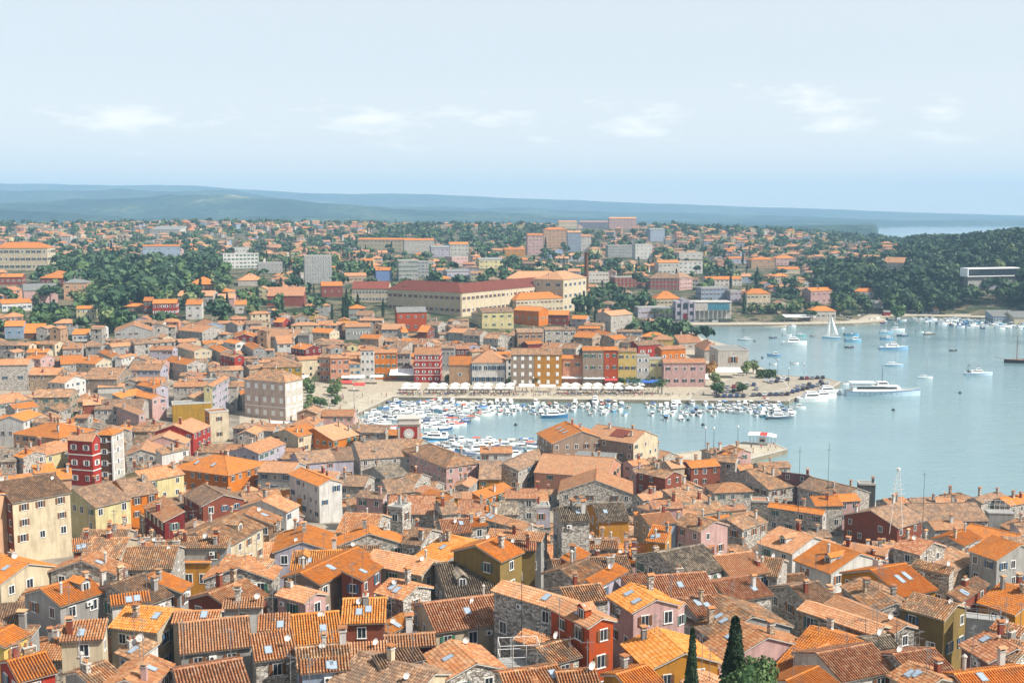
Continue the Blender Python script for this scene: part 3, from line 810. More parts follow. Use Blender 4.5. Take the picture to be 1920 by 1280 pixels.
NEAR_ROOFS = """
a1 -150 40 250 130 60 330 cream O g
a1 375 360 765 240 780 425 grey O g c=2 w2=concrete
a1 1000 420 1330 378 1130 478 white O s c=0
a1 1150 512 1560 555 1160 714 beige Y g c=1 w2=beige
a1 600 650 960 630 670 808 cream o s c=1
a1 -105 800 110 690 120 822 yellow O g c=0
a1 80 1010 400 930 380 1130 red O g c=2
a1 1250 785 1420 850 1160 960 white w s c=1
a1 720 1100 930 1020 900 1180 grey w g
a1 1130 1170 1350 962 1480 1100 pink o g c=1
a2 -250 1090 340 988 160 1330 stone r g c=0
a2 -205 668 400 605 220 882 grey p g c=0 w2=stonedark
a2 -240 566 150 556 0 645 cream o g c=0
a1 1000 320 1290 222 1330 490 stone b g
a1 1340 262 1430 200 1590 400 grey O g
b1 1150 1085 1600 1072 1350 1280 stone w g
a2 60 400 380 275 380 490 redbrown o g w2=redbrown
a1 740 100 860 30 960 270 stone o g
a2 318 160 400 60 590 300 stone o g c=0
a2 235 48 640 95 420 158 stonewarm w s c=0
a2 820 20 1240 10 900 190 white Y g c=1
a2 885 215 1390 -15 1120 280 taupe O g c=1
a2 1250 190 1430 70 1450 265 redbrown O s c=0
a2 1550 8 2080 110 1850 205 beige p g c=1
a2 1690 268 1930 330 1600 395 stone o g c=1
a2 1275 450 1645 440 1420 655 redbrown Y g c=1
a2 1575 690 1785 580 1720 700 brown Y s c=0 h=6.5
a2 770 600 1215 562 1050 870 stone Y g c=0
a2 440 768 795 725 600 985 stone o s c=0
a2 560 590 730 580 640 715 white o s c=0 h=9.6
a2 845 895 1310 852 700 1110 pink w g c=2 w2=bluegrey
a2 890 1000 1300 965 1000 1085 bluegrey o s c=0 h=9
a2 1420 928 2080 1120 1500 1330 cream b g c=1
a2 1540 962 1920 880 1710 1000 bluegrey b s c=0 h=9.5
a2 1320 850 1650 830 1440 930 beige p s c=0
a3 -180 782 250 757 200 860 deepred p g c=1
a2 765 328 1015 395 900 470 pink p g c=1
a2 200 445 540 430 360 500 white p s c=1
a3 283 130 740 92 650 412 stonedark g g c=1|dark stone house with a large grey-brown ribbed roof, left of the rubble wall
a3 168 492 828 408 500 708 beige r g c=1
a3 880 292 1450 460 1180 470 stone p g c=0 h=12|tall windowless rubble stone house with peach roof at bottom centre
a3 1420 452 1765 620 1500 556 deeporange p g c=1 h=12|deep orange house joined to the right end of the tall rubble wall
a3 1400 190 1640 92 1560 300 stone w g c=1
a3 1400 350 1745 312 1600 470 stone w g c=1
a3 1625 275 1890 132 1745 312 lilac O s c=0 h=9.5
a3 415 825 635 1025 280 1060 stone o g c=0
a3 1080 722 1375 815 1230 840 concrete o s c=0
a3 1185 890 1440 820 1430 992 stone w g c=0
a3 1120 1090 1325 1050 1230 1240 stone o g c=0
a3 1365 1112 1700 1086 1530 1250 stone o g c=0
a3 890 1112 1105 1085 1000 1240 stone o g c=0
b3 370 970 600 1045 190 1190 stone Y g c=2
b3 640 1072 840 992 985 1150 olive O g h=12 c=1|tall olive-walled house with orange roof at lower centre
b3 1370 728 1615 718 1450 848 stone g g h=13|tall grey stone tower-like house beside the ochre one
b3 1690 692 1950 682 1780 848 ochre g g h=11 c=0|ochre house under a grey-brown roof beside the stone tower-like house
a3 1400 75 1550 -15 1500 125 deeporange O s c=1
a4 212 314 432 450 100 478 pink Y g h=11 c=1 w2=pink|pink gabled house with brown shutters and yellow-orange roof, left of the cypresses
a4 520 430 665 475 610 500 pink p s h=10 c=0
a4 442 714 690 932 260 960 ochre Y g c=1
a4 80 1130 350 1050 270 1235 ochre O g c=1
a4 362 246 868 208 700 425 beige r g c=1
a4 140 242 282 222 210 296 pink r s c=0
a4 942 292 1310 232 1270 442 stone r g c=1
a4 450 32 848 -42 790 215 stone g g c=1
a4 952 66 1290 22 1150 240 concrete p g c=2
a4 1330 62 1570 92 1450 236 stone w g c=1
a4 992 412 1300 602 815 705 concrete w g c=1
a4 672 452 905 412 735 618 concrete r g c=1
a4 1200 662 1430 790 930 1000 pink o g c=1
a4 1830 697 2290 832 1600 1135 white O g c=1
a4 830 1120 960 1180 880 1260 beige p g c=0
a5 -220 1185 60 1062 100 1270 beige O g c=0
a5 62 942 540 852 420 1150 white r g c=0
a5 890 1020 1170 1160 800 1180 beige o g c=1
a5 745 950 1100 895 1150 1100 stone r g c=0
a5 1590 746 1850 890 1450 915 mauve r g c=1|mauve-walled house with reddish roof at the lower right
a5 545 190 850 130 945 395 ochre O g c=1 h=10|ochre house with a steep orange roof and two white skylights, lower right
a5 932 396 1310 496 1070 590 olive w g c=0
a5 1225 400 1480 248 1340 405 redbrown w s c=1
a5 1722 302 2050 402 1550 488 ochre O g c=2
a5 1700 637 1930 702 1830 735 stone o s c=0
a5 960 92 1290 165 1100 182 stone w s c=0
b5 1640 982 1890 1062 1510 1140 concrete O g c=0
b5 112 1030 440 1142 100 1284 white O g c=2
a5 -180 332 60 292 160 530 stone b g c=1
a5 -30 472 650 692 300 622 stonewarm p g c=0
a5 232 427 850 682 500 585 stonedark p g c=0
a5 460 262 760 480 490 480 stone w g c=2
b5 312 1036 700 1102 500 1130 pink p s c=1
a5 520 800 655 782 640 890 ochre g g c=0
a5 1300 1130 1900 1052 1600 1225 orange O g c=2
a5 1760 802 1920 852 1800 1000 stone w g c=1
b1 -30 502 482 417 400 628 cream b g h=15 c=1 w2=redbrown|tall cream four-storey tenement with brown roof at the left edge
b1 -250 570 0 602 60 738 peach O g h=13 c=0
b1 662 562 980 492 900 712 paleyellow b g h=11 c=1
b1 1050 482 1312 442 1200 622 orange b g h=11 c=1
b1 1216 402 1560 337 1540 442 paleyellow o g h=11 c=2
b2 92 246 220 262 70 414 orange O h h=11 c=2|orange house with a large hipped bright orange roof and skylights
b1 1832 516 2010 612 1715 645 redbrown b g c=0
b1 1470 627 1660 760 1380 772 deepred o s c=3|dark red house with several small chimneys along its wall
b1 832 1002 1160 1002 950 1180 beige w g
b1 660 1012 850 992 740 1110 redbrown o s
b1 292 346 472 327 400 408 peach O s
b1 512 382 632 372 600 465 peach O s
b1 0 197 200 192 130 306 stone g g
b1 230 202 310 222 300 300 stone O g
b1 402 152 522 124 450 248 paleyellow o h
c1 470 1078 610 1092 520 1225 peach O h h=11 c=3
b1 1462 87 1640 -58 1700 120 pink p g c=2
b1 1272 202 1330 122 1390 280 stone p g h=7
b1 1400 202 1642 152 1640 205 white w s h=8
b2 372 180 612 90 620 193 lilac o g
b2 742 22 942 -28 900 78 cream O g
b2 1002 12 1232 -38 1230 110 orange p g
b2 832 230 1140 202 1060 316 lilac b g
b2 562 307 862 322 640 408 concrete p g h=11 c=0
b2 882 368 1150 472 930 482 white O g h=11 c=0 w2=white|white gabled house with orange roof right of the orange hipped roof
b2 532 662 652 602 750 762 white o g
b2 382 782 462 722 600 900 peach o g
b2 -60 962 300 782 370 990 cream w g h=10
b2 -190 992 250 992 30 1084 concrete w s
b2 930 884 896 1033 1150 1078 lilac O g
b2 1494 888 1502 958 1190 1068 stone O g w2=stone
b2 1290 777 1612 792 1400 958 stone o g
b2 1692 617 2090 617 1850 780 stone r g c=1
b2 1180 1076 1590 1072 1400 1140 stone w s c=0
b2 1362 137 1800 107 1600 300 stone b g c=2
b2 1810 107 1990 117 1900 276 concrete w g c=1
b3 202 152 450 242 320 343 pink w h c=2
b2 1542 362 1740 327 1690 455 concrete g g c=1
b2 1252 432 1500 442 1330 530 stone b g
b2 1622 482 1860 462 1740 590 stone b g
b2 1422 572 1660 592 1500 635 pink b s
b2 1012 382 1240 412 1150 470 concrete p s
b2 1142 192 1332 182 1250 300 lilac b g
b3 892 332 1190 197 960 420 stone b g h=8 c=0
b3 672 312 860 312 800 468 ochre b g h=8 c=0
b3 1242 240 1880 282 1150 455 salmon p g h=9 c=2
b3 1562 217 1900 237 1650 287 cream k s h=9 c=0 p=0.12
c4 692 1064 860 1163 500 1238 taupe O g h=14 c=2|left twin taupe house on the water, orange roof with three skylights
c4 1012 1097 1500 1164 1250 1266 taupe p g h=14 c=3 w2=cream|right twin taupe house on the water with a cream gable and dark red roof patch
b3 602 590 880 502 700 640 orange O s c=1
b3 902 557 1180 557 1000 640 stone r s c=1
b3 1712 478 1722 375 1340 600 stone o g h=9 c=0
b3 482 657 720 657 560 776 stone r g
b3 762 682 1000 677 900 785 stone g g
b3 302 682 430 672 370 780 stone b g
b3 612 742 1130 882 800 850 stone p g c=1
b3 312 842 560 827 420 960 stone r g
b3 572 827 650 817 620 895 stone O g
b3 772 922 1250 962 900 1002 concrete p g
b3 872 1042 1170 1046 1000 1102 olive r s c=1
b3 102 912 200 922 150 1070 stone b g
b3 22 412 150 422 120 540 stone w g
b3 222 562 440 632 300 662 concrete O s
b4 332 347 590 402 340 422 redbrown w g c=2
b4 522 312 640 302 570 370 beige p g
b4 702 312 960 292 850 360 redbrown O g
b4 942 247 1160 262 1060 312 stone w g
b4 1242 387 1500 352 1560 590 stone w g w2=stone
b4 1560 402 1810 432 1700 442 mauve b s
b5 0 452 420 552 150 602 stone b g c=2
b4 302 792 540 767 420 880 bluegrey p g
b4 422 887 560 902 350 1022 ochre O s
b4 722 782 960 852 800 930 pink w g
b4 1072 832 1290 762 1180 930 stone w g
b4 1542 902 1850 992 1470 1080 white p g
b4 1462 682 1950 752 1700 752 stone O g c=1
b5 0 627 240 622 100 710 stone O g
b4 372 662 640 652 500 730 pink r s
b5 542 752 800 682 780 910 redbrown b g
b5 862 692 1480 682 1100 850 stone b g c=1
b5 212 612 400 602 330 665 pink O g
b5 652 652 830 632 740 702 stone o g
b5 1062 852 1350 842 1200 922 stone p g
b5 1442 872 1890 972 1600 932 white O g
b5 1232 992 1400 922 1400 1052 stone O g
b5 862 982 1100 1042 950 1140 stone r g
b5 1702 642 1930 602 1800 702 stone O g
b5 1472 642 1690 582 1600 662 stone b g c=2
b5 1142 627 1380 652 1250 666 stone p g
c1 -200 430 30 450 0 500 stone o g
c1 302 530 640 532 450 600 stonewarm o g
c1 602 602 750 612 620 682 white o g
c1 922 530 1250 532 1000 645 taupe w g
c1 1322 492 1640 492 1450 552 lilac w g
c1 372 747 740 742 500 822 stonewarm w g h=11 c=0
c1 102 1012 290 947 290 1040 white O g h=10
c1 602 412 820 402 700 490 stone O g
c1 862 422 1040 432 920 490 cream O g
c1 292 342 500 342 380 377 cream O g
c1 332 390 470 400 400 442 pink O g
c1 1182 422 1310 387 1300 408 white o g
c1 1522 312 1750 312 1600 352 lilac o g
c1 1332 102 1342 62 1140 188 concrete o g h=11
c1 1122 792 1360 737 1280 815 stone O s
c1 982 852 1450 842 1200 882 stone b g
c1 1212 877 1450 965 1300 962 pink p s
c1 1432 667 1620 702 1500 722 lilac O g
c1 1382 762 1590 802 1450 826 pink O g
c1 -100 820 190 780 60 880 stone o g
c1 100 900 330 870 200 940 stone O g
c1 830 850 1000 840 900 900 redbrown p g
c1 640 290 830 285 700 340 stone o g
c1 1050 345 1180 400 1100 420 concrete O g
c1 1090 290 1290 275 1180 300 grey o g
c2 72 412 310 452 150 488 stone O g
c2 425 702 590 612 160 838 lilac o g h=14 w2=paleyellow c=3|long lilac gable house with pale yellow side, behind the mustard courtyard
c2 82 1102 262 1032 350 1152 red p g h=11
c2 790 192 800 152 690 248 deepred O g
c2 1342 282 1480 302 1290 332 deepred O g
c2 112 252 470 352 300 368 cream p g
c2 492 292 620 352 540 368 grey O g
c2 592 372 740 402 640 415 red p g
c2 962 132 1380 152 1200 182 stone p g
c2 1512 132 1690 140 1600 180 cream O g
c2 830 262 950 330 880 350 grey O g
c2 640 240 760 262 700 290 white O g
c2 1100 210 1250 205 1180 250 white o g
c2 400 42 480 70 380 110 bluegrey o g
c2 660 72 760 60 680 110 concrete o g
c2 240 90 480 110 330 170 stone o g
c2 1120 30 1210 32 1160 75 red O g
c3 520 92 740 92 640 122 stone p g
c3 690 130 750 128 710 178 stone O g
c3 330 192 520 200 400 238 stonewarm O g
c3 910 108 1000 110 950 172 redbrown O g
c3 1220 130 1380 138 1300 180 concrete o g
c3 1370 150 1540 158 1440 205 stone b g
c3 1120 285 1310 290 1200 332 pink b g
c3 820 250 980 262 900 300 stone o g
c3 660 262 800 270 720 360 stone b g
c3 1000 60 1120 66 1050 108 stone b g
c3 1560 190 1707 196 1600 235 stone w g
c4 820 168 1010 178 900 200 stonewarm O g
c4 1020 150 1160 180 1090 204 concrete O g
c4 1210 150 1460 150 1130 160 stone b g
c4 1120 210 1250 196 1180 250 stonewarm O g
c4 500 275 660 285 560 318 stone o g
c4 690 282 840 290 760 340 stone w g
c4 1280 210 1420 220 1330 280 stone b g
"""
TOWN = """
b1 625 520 845 540 118 red p g 3 2 s=w d=3.5 rise=1.6 c=2 bands=0.35,0.68|narrow red house with white window frames and a small gable, beside the banded tower house
b1 876 478 1024 484 70 brown O h 4 1 d=6.5 w2=offwhite s=w c=0 bands=0.15,0.38,0.62,0.85 q=1|brown and white banded tower house with white corner quoins and orange hipped roof
b2 1060 838 1250 800 590 ochre Y f 2 1 d=6 c=0|small yellow-orange block with a flat top between grey lanes
b2 1670 1100 1800 1110 722 stoneplaster k f 2 1 d=4 c=1|tall narrow grey plaster block beside the ribbed pink roof
b3 1140 900 1300 900 715 lilac k f 1 1 d=4 c=2|pale lilac chimney block standing among grey ribbed roofs
b4 635 412 748 416 335 ochre O g 1 1 d=4 c=0|tiny ochre dormer house with one white-framed window near the pier
b4 560 1075 870 1085 900 stone b g 0 0 d=5 c=1|low rough stone house with blank wall below the white and blue gable
b4 1290 850 1445 860 668 stonedark p f 0 0 d=4 c=0|dark square stone tower house rising above the middle-right roofs
b5 428 775 575 780 512 darkgrey k f 0 0 d=3 c=1|dark grey slate-clad stair block at the water's edge
b5 450 1020 592 1030 930 ochre O g 0 0 d=4 c=0|small ochre wall house below the lilac gable
b5 622 1002 832 985 925 beige b s 0 0 d=4 c=0|low olive-beige house strip with plain wall
a1 1640 420 1900 420 110 ochre O s 1 2 d=6 c=1 w2=mustard|ochre house with a balcony door, blank upper wall and thin white ledge
a5 1080 432 1490 330 185 stonewarm w s 0 0 d=5 c=0|long brown rubble wall house without windows behind the brown-orange roof
a5 775 925 1150 905 790 concrete k f 0 0 d=5 c=0|pale grey flat-topped house next to the mauve wall
a2 622 345 770 345 60 white p s 1 1 d=4 c=1|peeling white narrow house with chimney shaft between stone gables
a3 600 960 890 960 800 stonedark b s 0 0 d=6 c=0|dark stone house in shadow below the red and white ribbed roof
c1 -20 760 290 760 500 stoneplaster o g 1 2 d=10 c=0|big blank pale stone warehouse wall at the left edge
c1 50 240 240 240 112 bluegrey O g 1 2 d=9 rise=2.2 s=b|pale blue house in the trees at the left edge
c1 240 238 450 238 180 brown O g 0 0 d=9 rise=4.5|orange double-roofed house beside the pale blue house
c1 725 265 885 265 195 white O s 1 3 d=8|white terrace house with pergola above the old town roofs
c1 980 785 1240 785 722 white p s 0 0 d=4|long low white house with green awning on its terrace
c1 0 1290 160 1290 1060 deeporange O g 1 3 d=7 s=w|dark orange-red house with arched white windows at the left edge
c2 75 1075 460 1075 885 mustard k f 0 0 d=7 c=0|mustard yellow courtyard walls in front of the lilac gable house
c2 450 1270 640 1260 965 cream o f 2 1 d=6 w2=orange c=0|narrow cream house with a bright orange side wall
c2 798 1010 1205 1062 655 palepink w h 3 5 d=11 s=w w2=offwhite cl=1 ws=1.25 rise=3.6 c=1 bands=0.33|pale pink three-storey palazzo with pale shutters on the open square
c2 985 735 1368 742 520 mustard w h 3 5 d=12 s=g w2=paleyellow c=1|mustard and pale yellow house behind the pink palazzo
c2 1540 655 1700 670 425 salmon w g 3 3 s=y|salmon house with stone frames at the corner of the tree-lined square
c3 0 690 188 690 432 salmon o g 3 3 s=n|salmon quay house above the red cafe awnings
c3 190 662 302 662 487 cream o g 3 2 s=b|cream quay house with bright blue shutters
c3 303 662 440 662 352 white o g 4 3 s=g|tall white quay house with green shutters
c3 442 645 662 645 378 orange o g 3 4 s=g w2=deeporange|bright orange quay house with green shutters
c3 668 600 800 600 388 stoneplaster b g 3 2 s=d|grey stone house behind the white awning roof
c3 836 675 1093 675 395 red o g 4 4 s=w ws=0.8 bands=0.27,0.52,0.78,0.97 d=14 w2=red|red quay house with white bands and white window frames
c3 1110 560 1240 560 332 concrete b g 2 3|grey house with small windows behind the red banded house
c3 1255 500 1385 500 340 brick r g 2 3|brick-red house with dark windows behind the tan quay house
c3 1186 700 1403 700 497 tan O g 1 1 rise=3.4|tan quay house with one window under a peaked orange roof
c3 1412 702 1742 702 476 white p h 2 6 d=17 rise=5 ws=1.5 c=1|white classical quay building with a pinkish hipped roof
c4 150 712 382 712 397 taupe w g 4 3 s=w cl=1 d=12 ws=1.1|taupe quay house with pale shutters, sharing its roof with the ochre one
c4 384 712 658 712 397 ochre w g 4 3 s=w cl=1 d=12 ws=1.1|ochre-brown quay house with pale shutters next to the taupe one
c4 664 690 862 690 438 salmon O g 2 2 s=g|low pink-salmon quay house with white awning
c4 866 700 1074 700 356 taupe O g 3 3 s=g ws=1.1|grey-beige quay house with wide green shutters
c4 1078 700 1216 700 352 deeporange O g 3 2 s=g|narrow orange-red quay house
c4 1220 700 1402 700 366 yellow w g 3 3 s=d|yellow quay house with black shutters
c4 1404 700 1530 700 408 offwhite k f 3 2 s=w|pale grey-white quay house with roof terrace
c4 1532 700 1682 700 440 paleyellow k f 2 2 s=d|lemon yellow quay house with flat roof
c5 22 560 440 560 320 pink r g 2 5 s=d d=8|long pink quay house above a red and white awning
c5 0 320 240 320 182 orange r g 1 4 s=w d=7|bright orange-yellow house behind the long pink one
c5 566 392 868 392 192 offwhite k f 1 1 d=20 ws=2.2|white neoclassical customs house with an arched window by the water
c5 430 300 600 300 190 stoneplaster r h 0 0 d=22 rise=3.5|brown-roofed hall behind the neoclassical house
c5 180 190 400 190 118 stoneplaster r g 1 3 d=14 rise=4|grey house with red roof near the bay
c4 490 300 660 300 150 stoneplaster b g 2 2 s=d|grey stone house with an arched attic window in the second row
c4 664 300 798 300 152 stone b g 2 2 s=d|rough grey stone house in the second row behind the pink quay house
c4 215 340 468 340 176 tan b g 2 4 s=d|tan-orange house behind the taupe and ochre quay houses
c4 318 360 466 350 290 deepred O g 0 0|low house with bright orange roof and red wall behind the ochre quay house
c4 1420 420 1650 420 300 red b g 1 3 s=w|red house behind the pale grey-white quay house
p 745 621 800 621 585 deeporange k g 2 4 d=14 rise=2.5|bright orange cube-shaped house under the grand cream factory
c3 150 250 400 250 120 concrete o g 1 4 s=w|white-grey gabled house among the middle roofs
p 904 616 963 616 585 paleyellow b g 2 4 s=g|pale yellow house with green shutters in front of the factory
p 884 605 905 612 588 cream b g 2 2 s=g|cream house with plain gable beside the pale yellow one
p 963 606 1010 612 582 orange O g 1 4|orange and red long house in front of the factory's lower wing
p 1010 606 1065 612 590 brick O g 1 4|brick red house with orange roof beside trees
p 1145 640 1185 640 590 stoneplaster p g 2 3|pale stone house beside the cypress row near the bay
"""
